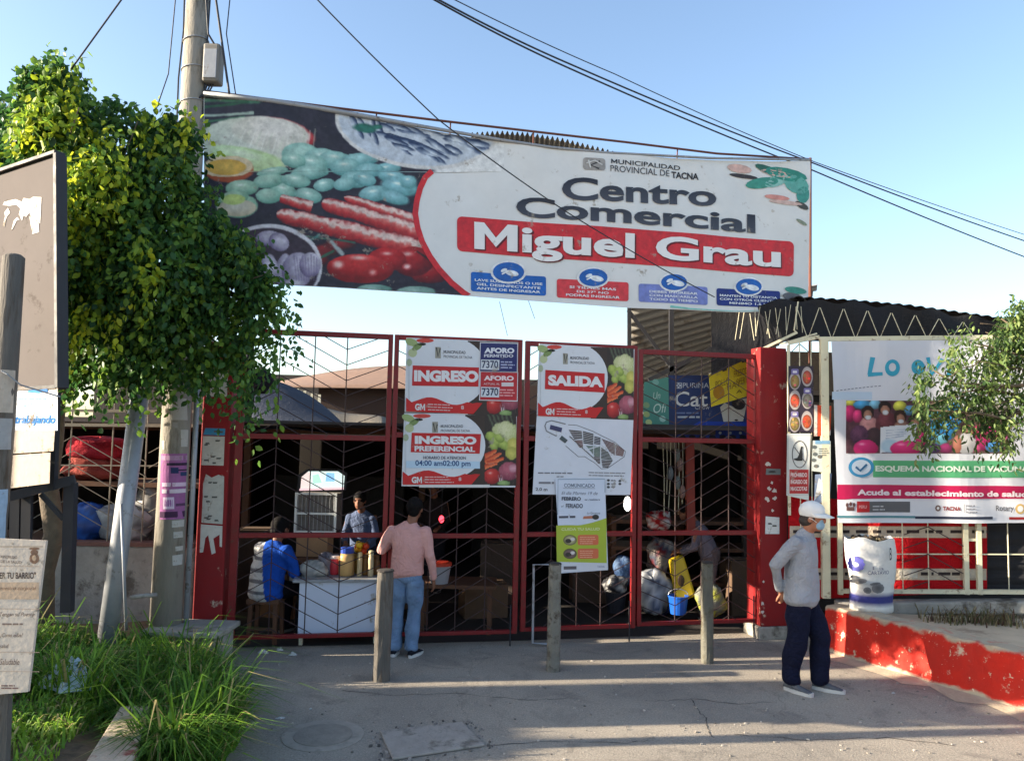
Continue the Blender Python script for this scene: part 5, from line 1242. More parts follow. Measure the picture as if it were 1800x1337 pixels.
for i in range(9):
    y = 756 + 26 * i
    for (x0, x1, d0, d1) in ((60, 130, 24, -16), (130, 203, -16, 26), (203, 258, 26, 56), (262, 335, 40, 0)):
        if y + max(d0, d1) > 950 or y + min(d0, d1) < 748: continue
        MB().tube([gz(x0, y + d0, .01), gz(x1, y + d1, .01)], .005, 5).build('zigzag_rod', M['grille'], sg)
# what stands behind the grille
def heap(name, label, cat, pts, d, cols, mt, seed, size, group=None):
    """a soft bundle: lumpy body over an ellipse of the picture"""
    x0, y0, x1, y1 = pts; c = P((x0 + x1) / 2, (y0 + y1) / 2, d); k = F_PX / d; rx, rz = (x1 - x0) / 2 / k, (y1 - y0) / 2 / k
    r = random.Random(seed); mb = MB(); vs = []; cs = []; nu, nv = 18, 10; fs = []
    ph = [r.uniform(0, 6) for _ in range(6)]
    for i in range(nv + 1):
        b = math.pi * i / nv - math.pi / 2
        for j in range(nu):
            a = 2 * math.pi * j / nu
            w = 1 + .16 * math.sin(3 * a + ph[0] + 2 * b) + .12 * math.sin(5 * b + ph[1] + a) + .07 * math.sin(7 * a + 5 * b + ph[2])
            cb = max(math.cos(b), .02) ** .7; sb_ = math.copysign(abs(math.sin(b)) ** .8, math.sin(b))
            vs.append(c + Vector((rx * cb * w * math.cos(a), size * cb * w * math.sin(a), rz * sb_ * min(w, 1.1))))
            cs.append(cols[(int((a + ph[3] + b) * 1.6) + i // 3) % len(cols)])
    for i in range(nv):
        for j in range(nu): fs.append((i * nu + j, i * nu + (j + 1) % nu, (i + 1) * nu + (j + 1) % nu, (i + 1) * nu + j))
    mb.add(vs, fs, cs); o = mb.build(name, mt, smooth=True); tag(o, label, cat, group); return o
heap('cloth_bundle', 'dark red cloth bundle on top behind the left grille', 'bundle', (120, 768, 232, 812), 8.9, [S(150, 34, 44), S(120, 26, 36), S(164, 44, 52)], M['cloth'], 1, .3)
heap('cloth_bundle', 'brownish red folded bundle below the dark red one behind the grille', 'bundle', (118, 800, 225, 842), 8.85, [S(120, 56, 50), S(140, 66, 58)], M['cloth'], 2, .3)
heap('blue_bag', 'blue plastic bag low behind the left grille', 'bag', (126, 885, 188, 952), 8.6, [S(26, 66, 140), S(36, 84, 160), S(20, 50, 110)], M['plastic'], 3, .16)
heap('plastic_bag', 'clear grey plastic bag between the blue bag and the leaning post', 'bag', (172, 888, 262, 952), 8.62, [S(130, 134, 136), S(160, 164, 166), S(104, 106, 110)], M['plastic'], 4, .16)
heap('plastic_bag', 'small grey bag right of the leaning post behind the grille', 'bag', (236, 850, 292, 950), 8.75, [S(120, 116, 112), S(96, 94, 92)], M['plastic'], 5, .14)
tb = thing('stall_table', 'dark wooden stall table behind the left grille', 'table', (-5.0, 9.0, 0))
MB().box((-5.1, 9.0, 1.62), (3.6, .8, .05)).build('table_top', M['brown_wood'], tb)
MB().box((-5.1, 8.9, .98), (3.6, .8, .05)).build('shelf', M['brown_wood'], tb)
for x in (-6.8, -5.2, -3.5): MB().box((x, 9.1, .8), (.07, .07, 1.58)).build('leg', M['brown_wood'], tb)

# ------------------------------------------------------------------ board, log and bracket at the far left
bdr = P(104, 480, 5.55); bdl = P(-150, 480, 6.25)
PBd = vplane((bdl.x, bdl.y, 0), (bdr.x, bdr.y, 0))
bo = thing('notice_board', 'grey steel notice board with a black rim and torn white paper at the left edge', 'board', PBd.hit(40, 860))
cn_ = [(-150, 356), (100, 272), (102, 676), (-150, 690)]
pt = lambda x, y, o=0: PBd.hit(x, y, o)
grey_panel = mat('grey_panel', S(106, 100, 98), rough=.95, var=.1, scale=3, dirt=S(80, 74, 70), dirt_amt=.12, dirt_scale=4, spec=.08)
MB().prism([pt(-150, 690), pt(96, 676), pt(95, 276), pt(-150, 358)], -PBd.n * .03).build('panel', grey_panel, bo)
def bbar(a, b, w, d=.09):
    p, q = pt(*a), pt(*b); MB().beam(p - PBd.n * .02, q - PBd.n * .02, w, d, PBd.n).build('rim', M['dark_steel'], bo, bevel=.004)
bbar((101, 270), (104, 682), .035); bbar((-150, 352), (101, 268), .03); bbar((-150, 694), (103, 680), .03)
tp_ = Poster(PBd.shifted(.003), 0, 260, .34394, .0012)
r_ = random.Random(2)
for i, tn in enumerate(([(112, 372), (120, 345), (134, 352), (150, 330), (168, 372), (186, 366), (205, 386), (208, 330), (212, 252), (170, 250), (150, 262), (120, 256), (112, 276), (80, 262), (44, 270), (22, 276), (14, 292), (48, 296), (84, 290), (104, 310), (96, 340)], [(14, 396), (22, 404), (34, 352), (52, 330), (40, 306), (22, 330), (26, 350)], [(165, 440), (200, 430), (196, 380), (150, 350)], [(58, 420), (66, 412), (84, 372), (100, 366), (88, 354), (70, 372)])):
    z_ = Poster(PBd.shifted(.003), 0, 260, .34394, .0012); z_.finish('torn_paper', None, None, None, S(206, 200, 194), .0015, M['paper'], bo, torn=tn)
# printed poster below and beige sheet
psn = Poster(PBd.shifted(.02), 0, 660, .4338, .0015)
psn.rect(62, 62, 234, 222, S(206, 212, 222), 1); psn.poly([(112, 68), (160, 72), (192, 60), (176, 56), (120, 56)], S(60, 130, 190), 2); psn.ell(184, 60, 12, 10, S(50, 110, 180), 3, n=8)
psn.lines(72, 90, 228, 1, 8, 7, S(120, 160, 196), 2); psn.stroke([(95, 125), (130, 114), (175, 116), (222, 118)], 5, S(110, 170, 210), 2, 2)
psn.text('trabajando', 62, 160, 226, 204, S(40, 110, 176), 3, 0, .03, .3)
psn.finish('poster', 'white and blue poster reading trabajando, just below the notice board', 'poster', [(62, 56), (234, 48), (216, 305), (50, 316)], S(186, 172, 156), .003, M['paper'])
psn = Poster(PBd.shifted(.02), 0, 660, .4338, .0015)
psn.finish('blank_sheet', 'blank beige sheet under the trabajando poster', 'sheet', [(48, 322), (204, 312), (200, 436), (40, 456)], S(186, 170, 154), .003, M['paper'])
br = thing('steel_stand', 'dark steel stand with a diagonal brace carrying the notice board', 'stand', pt(110, 1060, -.1))
bq = P(112, 850, 5.75)
MB().beam(P(125, 848, 5.75), P(118, 1075, 5.75), .075, .06).build('post', M['dark_steel'], br)
MB().beam(P(18, 872, 5.62), P(132, 842, 5.75), .05, .07).build('arm', M['dark_steel'], br)
MB().beam(P(72, 868, 5.72), P(112, 912, 5.75), .03, .03).build('brace', M['dark_steel'], br)
MB().beam(P(98, 690, 5.62), P(92, 860, 5.7), .05, .05).build('upright', M['dark_steel'], br)
for x in (28, 48): MB().beam(P(x, 868, 5.68), P(x - 3, 1020, 5.68), .07, .03).build('back_post', M['dark_steel'], br)
lg = thing('log_post', 'old log post with peeling paper in front of the notice board', 'post', P(8, 1150, 5.35))
la = P(8, 1150, 5.35); lz = P(16, 447, 5.35).z; lx = P(17, 560, 5.35).x
MB().tube([(lx - .02, 5.35, .1), (lx - .01, 5.35, 1.5), (lx, 5.35, 2.3), (lx, 5.35, lz - .02), (lx, 5.35, lz)], [.082, .078, .076, .07, .045], 18).build('log', M['wood'], lg, smooth=True)
for (y0, y1, c, rr) in ((650, 725, (176, 164, 150), .081), (735, 790, (150, 150, 150), .083), (860, 950, (150, 170, 190), .085)):
    z1, z0 = P(10, y0, 5.3).z, P(10, y1, 5.3).z
    mbp = MB().color(S(*c)); mbp.grid(lambda u, v: Vector((lx - .005 + (rr + .003 * math.sin(v * 9 + u * 7)) * math.sin(-1.4 + 2.8 * u), 5.35 - rr * math.cos(-1.4 + 2.8 * u), z0 + (z1 - z0) * v)), 10, 4); mbp.build('pasted_paper', M['paper'], lg)
tw = MB().tube([(lx + .02, 5.27, 2.62), (lx + .06, 5.27, 2.60), (lx + .12, 5.33, 2.53), (lx + .3, 5.5, 2.46)], .006, 5); tw.build('twisted_wire', M['steel'], lg)

# placard stuck in the grass at the bottom left
PC = Plane(P(40, 1080, 4.3), Vector((.12, -1, .10)))
psc = Poster(PC, 0, 660, .4338, .0015)
psc.rect(0, 690, 176, 694, S(170, 150, 130), 1)
psc.text('MUNICIPALIDAD', 4, 726, 70, 738, S(120, 104, 96), 2, .06, .01); psc.text('DE LA SALUD', 4, 746, 88, 757, S(120, 104, 96), 2, .05, .01)
for (x, y, a, b) in ((140, 715, 16, 12), (140, 740, 20, 22), (140, 700, 22, 5)): psc.ell(x, y, a, b, S(130, 100, 80), 2, n=10)
psc.ell(140, 738, 9, 12, S(190, 160, 130), 3, n=10)
psc.text('ER TU BARRIO"', 0, 795, 146, 822, S(76, 62, 58), 2, .0, .02); psc.rect(-10, 836, 158, 905, S(196, 168, 140), 1); psc.text('nuestro corporal', 0, 852, 148, 872, S(140, 110, 90), 3, 0, 0, .3)
psc.text('Tengan su Puesto', 0, 958, 140, 978, S(110, 90, 82), 2, .0, 0, .3); psc.lines(10, 1002, 122, 1, 8, 7, S(130, 110, 100), 2)
psc.text('\u00bfComo estas?', 2, 1042, 94, 1062, S(96, 78, 72), 2, 0, 0, .3); psc.text('salud', 0, 1086, 36, 1102, S(96, 78, 72), 2, 0, 0, .3); psc.text('Saludable', 0, 1146, 80, 1170, S(120, 100, 92), 2, 0, 0, .3); psc.lines(6, 1252, 80, 2, 10, 5, S(120, 90, 84), 2)
for y in (772, 945, 1120, 1198): psc.stroke([(-30, y - 2), (160, y)], 2, S(186, 160, 140), 2)
pk = thing('placard', 'white and beige printed placard reading ER TU BARRIO, leaning in the grass', 'placard', PC.hit(20, 1225))
psc.finish('panel', None, None, [(-90, 655), (186, 668), (112, 1280), (-110, 1300)], S(206, 190, 172), .025, M['paper'], pk)
p_ = PC.hit(5, 1150, -.05); q_ = PC.hit(12, 980, -.05); e_ = (p_ - q_).normalized(); MB().beam(q_, p_ + e_ * .75, .05, .04).build('stake', M['wood'], pk)
# litter
def crumple(name, label, px, py, z, w, h, col, seed, mt):
    """crushed sheet: ragged outline, random facets"""
    r = random.Random(seed); p = G(px, py, z); mb = MB().color(col); n = 13; rings = 4; vs = [p + Vector((0, 0, h * .8))]; fs = []
    out = [r.uniform(.6, 1.05) for _ in range(n)]
    for k in range(1, rings + 1):
        q = k / rings
        for j in range(n):
            a = 2 * math.pi * (j + r.uniform(-.25, .25)) / n; rad = w * .5 * q * (out[j] * q + (1 - q))
            vs.append(p + Vector((rad * math.cos(a), rad * .7 * math.sin(a), max(.003, h * (1 - q * q) * r.uniform(.25, 1.15) + (.002 if k < rings else -.02 if h > .1 else .001)))))
    for j in range(n): fs.append((0, 1 + j, 1 + (j + 1) % n))
    for k in range(rings - 1):
        for j in range(n): fs.append((1 + k * n + j, 1 + (k + 1) * n + j, 1 + (k + 1) * n + (j + 1) % n, 1 + k * n + (j + 1) % n))
    o = mb.add(vs, fs).build(name, mt); tag(o, label, 'litter'); return o
crumple('litter_bag', 'pale bluish plastic bag lying in the grass near the placard', 122, 1206, .36, .50, .20, S(176, 190, 200), 1, M['plastic'])
for i, (x, y, w, lab) in enumerate(((462, 1147, .14, 'crumpled white scrap on the asphalt left of the white cart leg'), (492, 1143, .09, 'small white scrap beside the cart leg on the asphalt'), (515, 1151, .1, 'grey scrap lying just outside the gate by the cart'), (492, 1262, .10, 'flat pale scrap on shaded asphalt near the grass'), (546, 1246, .03, 'tiny pale scrap on shaded asphalt'), (1570, 1218, .04, 'tiny white scrap on the ground right of the walking man'))):
    crumple('litter_scrap', lab, x, y, .001, w, .035 if i < 3 else .010, S(190, 190, 186), 10 + i, M['paper'])

# ------------------------------------------------------------------ added stepped wall and shrubs out of view, heights shaped to shade the forecourt
nw = thing('shade_wall', 'added stepped concrete wall with shrubs, out of view at left, shaped to shade the forecourt', 'wall', (-9.2, 5, 0))
for (y0, y1, h) in ((1.0, 4.15, 2.7), (4.15, 4.42, 1.6), (4.42, 5.0, 2.75), (5.0, 6.0, 3.95), (6.0, 6.28, 1.9), (6.28, 6.8, 2.85), (6.8, 7.15, 1.6), (7.15, 9.0, 2.85)):
    MB().box((-9.2, (y0 + y1) / 2, h / 2), (.25, y1 - y0 - .004, h)).build('wall_section', M['concrete'], nw)
# ================================================================== MARKET INSIDE THE GATE
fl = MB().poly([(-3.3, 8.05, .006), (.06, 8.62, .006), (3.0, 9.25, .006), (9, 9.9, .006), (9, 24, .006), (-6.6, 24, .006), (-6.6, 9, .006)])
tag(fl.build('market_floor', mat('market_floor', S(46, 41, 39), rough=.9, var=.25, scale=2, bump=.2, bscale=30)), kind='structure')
mk = thing('market_hall', 'dark covered market hall behind the red gate', 'building', (0, 14, 0))
dw = M['dark_wall']
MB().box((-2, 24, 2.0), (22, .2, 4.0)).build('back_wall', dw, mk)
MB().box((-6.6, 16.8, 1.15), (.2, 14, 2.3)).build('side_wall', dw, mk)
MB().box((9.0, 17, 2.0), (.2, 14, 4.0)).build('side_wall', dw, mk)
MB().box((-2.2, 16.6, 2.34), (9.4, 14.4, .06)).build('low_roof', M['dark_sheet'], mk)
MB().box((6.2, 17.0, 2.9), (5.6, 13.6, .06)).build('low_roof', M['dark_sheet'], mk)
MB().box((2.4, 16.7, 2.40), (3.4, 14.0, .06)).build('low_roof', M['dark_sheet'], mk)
MB().prism([(-3.1, 8.2, 2.36), (.05, 8.72, 2.36), (2.9, 9.3, 2.40), (2.9, 9.65, 2.40), (-3.1, 9.38, 2.36)], (0, 0, -.03)).build('shade_awning', M['dark_sheet'], mk)  # added awning hidden behind the gate rail keeps sky light out of the hall
MB().beam((-6.5, 10.3, 2.27), (2.6, 11.0, 2.27), .08, .10).build('eave_beam', M['brown_wood'], mk)
for x, y in ((-3.6, 10.6), (-1.3, 11.5), (.9, 10.9), (2.6, 11.8), (-2.0, 14), (1.6, 15), (4.4, 12.5), (-.2, 17)):
    MB().box((x, y, 1.15), (.09, .09, 2.3)).build('roof_post', M['brown_wood'], mk)
# stall partitions
for x, y, w, h in ((-2.9, 13.2, 2.2, 1.5), (.2, 14.5, 1.8, 1.3), (2.2, 13.2, 1.4, 1.6), (-.8, 16.5, 2.0, 1.7), (4.6, 13.5, 2.6, 1.9)):
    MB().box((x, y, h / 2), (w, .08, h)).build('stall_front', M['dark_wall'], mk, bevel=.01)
# tarps and roofs seen over the left leaf -------------------------------------
tp = MB()
def tarp(u, v):
    x0, x1 = 436 + 180 * u, 0
    yb = 757; yt = 655 + 20 * u + 80 * u * u if u < 1 else 757
    y = yb + (yt - yb) * v; d = 10.4 + 2.2 * v
    return P(436 + 175 * u, y, d) + Vector((0, 0, .03 * math.sin(5 * u + 4 * v)))
tp.color(S(66, 70, 80)).grid(tarp, 14, 8); o = tp.build('tarpaulin', M['cloth'], smooth=True, solid=.01); tag(o, 'dark slate tarpaulin sloping over the stalls behind the left gate leaf', 'tarpaulin')
t2_ = MB(); t2_.color(S(120, 112, 100)).grid(lambda u, v: P(556 + 125 * u - 20 * v * (1 - u), 757 - (44 - 14 * u) * v + 8 * u * v, 12.4 + 2 * v) + Vector((0, 0, .02 * math.sin(9 * u))), 12, 6)
o = t2_.build('tarpaulin', M['cloth'], smooth=True, solid=.01); tag(o, 'pale grey-green tarpaulin patch right of the slate one', 'tarpaulin')
t3_ = MB()
def vault(u, v):
    x = 486 + 330 * u; yt = 672 - 30 * math.sin(min(1, u * 1.5) * math.pi / 2) + 2 * u; yb = 680 + 4 * u
    return P(x, yb + (yt - yb) * v, 17 + 3 * v)
t3_.color(S(128, 102, 86)).grid(vault, 20, 5); o = t3_.build('vault_roof', M['dull'], smooth=True, solid=.02); tag(o, 'brown curved roof far behind the left leaf, under the sky', 'roof')
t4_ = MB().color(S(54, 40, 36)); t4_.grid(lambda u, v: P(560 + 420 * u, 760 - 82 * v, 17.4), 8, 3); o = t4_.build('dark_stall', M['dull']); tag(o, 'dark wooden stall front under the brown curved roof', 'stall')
t5_ = MB()
for i in range(16):
    x = 462 + 6.4 * i; t5_.color(S(*((196, 190, 170) if i % 2 else (110, 106, 100)))); a_, b_ = P(x, 700 - 9 + i * 1.7, 15), P(x + 5.2, 700 - 9 + i * 1.7, 15); h_ = Vector((0, 0, .26))
    t5_.add([a_, b_, b_ + h_, a_ + h_], [(0, 1, 2, 3)])
o = t5_.build('striped_valance', M['dull'], solid=.01); tag(o, 'pale striped valance strip above the slate tarpaulin', 'valance')
heap('dark_bundle', 'dark bundle on the tarpaulin edge by the left gate post', 'bundle', (436, 648, 476, 690), 10.5, [S(30, 28, 32), S(42, 40, 44)], M['cloth'], 31, .2)
heap('hanging_cloth', 'dark cloth hanging beside the left gate post', 'cloth', (424, 590, 446, 765), 8.7, [S(34, 30, 30), S(50, 44, 42)], M['cloth'], 32, .06)
# stall wall behind the entry and exit boards (dark)
# shed with corrugated roof at right ------------------------------------------------
sh = thing('metal_shed', 'tall corrugated metal shed roof on dark trusses behind the banner, right of centre', 'building', (3, 13, 0))
rf_ = MB()
q00, q10, q01, q11 = P(1106, 690, 12.6), P(1106, 500, 10.4), P(1345, 640, 12.0), P(1440, 500, 10.2)
def shed(u, v, off=0):
    p = (q00 * (1 - u) + q01 * u) * (1 - v) + (q10 * (1 - u) + q11 * u) * v
    return p
nrm_ = (q01 - q00).cross(q10 - q00).normalized()
NU = 60; NV = 150
rf_.grid(lambda u, v: shed(u, v) + nrm_ * (.03 * math.sin((v * 15 - u * 5) * 2 * math.pi)), NU, NV); rf_.build('corrugated_sheet', M['metal_sheet'], sh, smooth=True)
for x0, y0, x1, y1, w in ((1106, 530, 1106, 612, .05), (1180, 540, 1180, 668, .06), (1255, 545, 1254, 625, .05), (1104, 545, 1176, 640, .045), (1140, 668, 1330, 575, .06), (1176, 660, 1250, 610, .03)):
    MB().beam(P(x0, y0, 10.35), P(x1, y1, 10.35), w, w).build('truss_bar', M['dark_steel'], sh)
# far ridge above the banner
rg = MB()
ridge_c = [(828, 236), (880, 233), (930, 236), (990, 246), (1062, 264)]
def far_ridge(u, v):
    x = 828 + 300 * u; y = cur(ridge_c, x) if x < 1062 else 264 + (x - 1062) * .3
    p = P(x, y, 12.6); return p + Vector((0, 4 * v, -.9 * v + .035 * math.sin(u * 2 * math.pi * 34)))
rg.grid(far_ridge, 272, 4); rg.build('ridge_sheet', M['metal_sheet'], sh, smooth=True)
for x in (1150, 1290):
    a_ = P(x, 520, 12.7); MB().box((a_.x, 12.75, a_.z / 2), (.12, .12, a_.z - .05)).build('column', M['dark_steel'], sh)
# banners inside the right leaf ------------------------------------------------------
PK = vplane(P(1130, 700, 9.75).to_2d().to_3d(), P(1330, 700, 9.85).to_2d().to_3d())
ps = Poster(PK, 1100, 530, .20189, .002)
ps.poly([(372, 1165), (1116, 1190), (1116, 760), (372, 640)][::1], S(28, 48, 96), 1)
ps.poly([(420, 1180), (1116, 1190), (1116, 1050), (640, 1040)], S(22, 56, 150), 2)
ps.text('PURINA', 495, 706, 722, 750, S(170, 176, 190), 3, .01, .0); ps.rect(432, 704, 486, 756, S(170, 176, 190), 3)
for (x, y) in ((442, 714), (470, 714), (456, 730), (442, 744), (470, 744)): ps.rect(x - 4, y - 5, x + 8, y + 7, S(34, 50, 96), 4)
ps.text('Cat', 425, 782, 712, 912, S(196, 198, 200), 3, .0, .01); ps.text('Chow', 600, 896, 728, 936, S(160, 166, 180), 3, .02, .0); ps.lines(440, 962, 700, 1, 5, 14, S(96, 110, 150), 3); ps.lines(450, 996, 712, 1, 5, 16, S(170, 176, 186), 3)
for i in range(8): ps.ell(468 + 88 * i, 1142, 13, 12, S(170, 190, 206), 3, n=10); ps.ell(490 + 88 * i, 1178, 30, 20, S(16, 22, 50), 3, n=10)
ps.poly([(830, 960), (850, 1045), (1020, 1040), (1050, 900), (1060, 840), (980, 850), (940, 920), (860, 880), (820, 920)][::-1], S(176, 176, 172), 3); ps.ell(980, 890, 60, 50, S(36, 34, 38), 4, 20); ps.ell(960, 1030, 16, 8, S(40, 36, 40), 4)
ps.finish('pet_food_banner', 'dark blue pet food banner with a cat, inside the rightmost gate leaf', 'banner', [(368, 640), (1130, 640), (1130, 1192), (378, 1168)], S(26, 40, 84), .006)
ps = Poster(PK.shifted(.04), 1100, 530, .20189, .002)
ps.text('Un', 238, 790, 300, 850, S(170, 200, 190), 2, -.1, .0, .2); ps.text('Ofi', 240, 890, 352, 970, S(180, 206, 196), 2, -.05, .0, .2)
for (x, y, c) in ((180, 980, (150, 170, 110)), (200, 1050, (176, 190, 130)), (180, 900, (120, 150, 110)), (320, 1020, (150, 190, 180)), (260, 700, (110, 160, 150))): ps.ell(x, y, 30, 26, S(*c), 1, 30, n=10)
ps.finish('green_poster', 'green printed poster left of the blue pet food banner', 'poster', [(160, 700), (372, 655), (376, 1075), (150, 1110)], S(70, 132, 120), .004)
ps = Poster(PK.shifted(.35), 1100, 530, .20189, .002)
ps.stroke([(722, 630), (1030, 492)], 12, S(206, 200, 180), 1); ps.rect(842, 585, 880, 612, S(60, 56, 40), 1, -.4); ps.rect(1010, 505, 1052, 535, S(60, 56, 40), 1, -.4)
for (x, y, s_) in ((780, 700, 'POLLO'), (940, 610, 'FRESCO'), (960, 680, 'OFERTA'), (880, 720, 'HAY')): ps.text(s_, x, y - 6, x + 120, y + 52, S(120, 96, 30), 2, -.3, .01)
ps.text('A 1', 960, 770, 1060, 800, S(70, 60, 30), 2, -.1, .0); ps.ell(810, 790, 50, 60, S(150, 110, 30), 1)
ps.finish('yellow_sign', 'yellow handwritten sign hung crooked over the pet food banner', 'sign', [(722, 625), (1120, 470), (1120, 805), (745, 915)], S(186, 170, 40), .004, M['paper'])
# goods behind the right leaf -------------------------------------------------------------
d0 = 10.0
heap('sack', 'grey and white sack slumped on the floor right of the exit leaf', 'sack', (1120, 1003, 1178, 1075), 9.75, [S(150, 152, 156), S(70, 78, 96), S(170, 172, 176)], M['plastic'], 41, .2)
heap('sack', 'dark blue printed sack behind the grey sack', 'sack', (1150, 1020, 1190, 1078), 9.95, [S(30, 36, 70), S(44, 50, 90)], M['plastic'], 42, .15)
ys = MB().color(S(190, 160, 20)); a_, b_, c_, d_ = P(1178, 985, 9.6), P(1202, 975, 9.6), P(1224, 1048, 9.5), P(1190, 1062, 9.5)
ys.prism([d_, c_, b_, a_], (0, .14, 0)); o = ys.build('yellow_sack', M['plastic'], bevel=.03); tag(o, 'upright yellow sack leaning among the goods behind the rightmost leaf', 'sack')
e_ = MB(); p_ = P(1197, 1020, 9.46); e_.color(S(50, 36, 20)).ball((p_.x, p_.y, p_.z), .045, 8, 5, ry=.01, rz=.07); e_.build('printed_mark', M['plastic'], o)
def bucket(px, py, pyt, w, d, col, label, name='bucket'):
    p = P(px, py, d); z1 = P(px, pyt, d).z; r0 = w / 2 * d / F_PX; t = thing(name, label, name.split('_')[-1], (p.x, p.y, max(0, p.z)))
    z0 = max(.0, p.z); h = z1 - z0
    MB().color(col).lathe([(r0 * .78, 0), (r0, h), (r0 * 1.06, h), (r0 * 1.06, h + .015), (r0 * .94, h + .015), (r0 * .75, .02)], (p.x, p.y, z0), 20).build('pail', M['plastic'], t, smooth=False)
    MB().tube([(p.x + r0 * math.cos(a), p.y, z0 + h + .02 + .07 * math.sin(a)) for a in [math.pi * i / 8 for i in range(9)]], .006, 5).build('handle', M['steel'], t); return t
bucket(1082, 1075, 1040, 38, 9.9, S(34, 36, 44), 'black bucket on the floor left of the grey sack')
bucket(1192, 1078, 1048, 34, 9.45, S(20, 80, 170), 'bright blue tub beside the yellow sack', 'blue_tub')
heap('dark_bag', 'dark bag with white print above the black bucket', 'bag', (1062, 1012, 1102, 1044), 9.9, [S(40, 40, 46), S(150, 150, 150), S(46, 46, 52)], M['plastic'], 43, .14)
heap('blue_bundle', 'blue patterned bundle left of the third leaf stile', 'bundle', (1078, 978, 1112, 1030), 10.1, [S(60, 84, 120), S(90, 110, 140), S(40, 56, 90)], M['cloth'], 44, .14)
heap('patterned_bundle', 'patterned red and grey bundle piled above the grey sack', 'bundle', (1136, 948, 1184, 1004), 10.2, [S(120, 110, 104), S(120, 40, 40), S(70, 76, 90), S(160, 150, 140)], M['cloth'], 45, .2)
heap('red_bag', 'red bag with a white end on the shelf behind the rightmost leaf', 'bag', (1138, 898, 1180, 930), 10.2, [S(170, 30, 34), S(150, 24, 30), S(206, 200, 196)], M['plastic'], 46, .14)
sh2 = thing('goods_shelf', 'dark wooden shelf of goods behind the rightmost gate leaf', 'shelf', (2.5, 10.6, 0))
for z in (.35, .8, 1.15): MB().box((2.55, 10.55, z), (2.4, .6, .05)).build('shelf_board', M['brown_wood'], sh2)
for x in (1.4, 3.7): MB().box((x, 10.6, .6), (.06, .5, 1.2)).build('side_panel', M['brown_wood'], sh2)
hp = thing('hanging_strings', 'bunch of clear plastic bags and cords hanging behind the rightmost leaf', 'cords', P(1185, 870, 9.9)); r_ = random.Random(6)
for i in range(7):
    x = 1165 + i * 7; a_, b_ = P(x, 776, 9.9), P(x + r_.uniform(-4, 4), r_.uniform(850, 920), 9.9); MB().tube([a_, a_.lerp(b_, .5) + Vector((.01, 0, 0)), b_], .006, 5).build('cord', M['cream'], hp)
for i in range(5):
    p = P(1172 + r_.uniform(0, 34), 800 + i * 16, 9.85); c_ = [S(120, 130, 126), S(150, 120, 110), S(110, 116, 120)][i % 3]; MB().color(c_).ball(p, .04, 8, 6, rz=.09).build('clear_bag', M['plastic'], hp)
o = MB().beam(P(1212, 778, 9.6), P(1214, 940, 9.6), .10, .08).build('red_post', mat('red_brown_post', S(120, 46, 34), rough=.7, var=.25, scale=5)); tag(o, 'red-brown timber post hanging down behind the rightmost leaf', 'post')
lb_ = MB(); p_ = P(1103, 885, 11.6); lb_.ball(p_, .06, 12, 8, rz=.11); o = lb_.build('lamp', emit_mat('lamp_white', (1, .97, .9, 1), 1.2), smooth=True); tag(o, 'glowing white lamp deep in the hall beside the green notice', 'lamp')
MB().tube([p_ + Vector((0, 0, .1)), p_ + Vector((0, 0, .9))], .006, 5).build('flex', M['wire'], o)
lb_ = MB(); p_ = P(776, 912, 10.4); lb_.ball(p_, .035, 10, 6, rz=.05); o = lb_.build('lamp', emit_mat('lamp_red', (1, .04, .06, 1), 1.6), smooth=True); tag(o, 'small glowing red lamp right of the man in pink', 'lamp')
MB().tube([p_ + Vector((0, 0, .07)), p_ + Vector((0, 0, 1.1))], .006, 5).build('flex', M['wire'], o)

# ------------------------------------------------------------------ food cart behind the left leaf
PT = vplane((GA.x - .05, GA.y + .18, 0), (GC.x - .05, GC.y + .18, 0))
tu = (GC - GA).normalized(); tn = Vector((-tu.y, tu.x, 0))
ca, cb = PT.hit(525, 1070), PT.hit(668, 1066); zt_ = PT.hit(600, 1022).z; zb_ = PT.hit(600, 1114).z
ct_ = thing('food_cart', 'white fronted food cart just behind the leftmost gate leaf', 'cart', (ca.x, ca.y, 0))
A2 = Vector((ca.x, ca.y, 0)); B2 = Vector((cb.x, cb.y, 0))
up1 = Vector((0, 0, 1))
MB().prism([A2 + up1 * zb_, B2 + up1 * zb_, B2 + up1 * zt_, A2 + up1 * zt_], tn * .03).build('front_panel', mat('cart_white', S(200, 206, 222), rough=.5, var=.06, scale=3, dirt=S(150, 140, 120), dirt_amt=.08, dirt_scale=5), ct_)
MB().prism([A2 + up1 * zb_ + tn * .6, A2 + up1 * zb_ + tn * .03, A2 + up1 * zt_ + tn * .03, A2 + up1 * zt_ + tn * .6], tu * .03).build('side_panel', M['white_metal'], ct_)
MB().prism([B2 + up1 * zb_ + tn * .03, B2 + up1 * zb_ + tn * .6, B2 + up1 * zt_ + tn * .6, B2 + up1 * zt_ + tn * .03], tu * .02).build('side_panel', M['white_metal'], ct_)
ctr = (A2 + B2) / 2
MB().frame_box(ctr + tn * .3 + up1 * (zt_ + .015), tu * ((B2 - A2).length + .14), tn * .68, up1 * .028).build('counter_top', M['steel'], ct_, bevel=.006)
for s_ in (.03, (B2 - A2).length - .04):
    for q_ in (.05, .55): MB().beam(A2 + tu * s_ + tn * q_ + up1 * .002, A2 + tu * s_ + tn * q_ + up1 * zb_, .035, .035).build('leg', M['cream'], ct_)
def oncart(px, off, up=0.0):
    p = PT.hit(px, 1020); return Vector((p.x, p.y, zt_ + .03 + up)) + tn * off
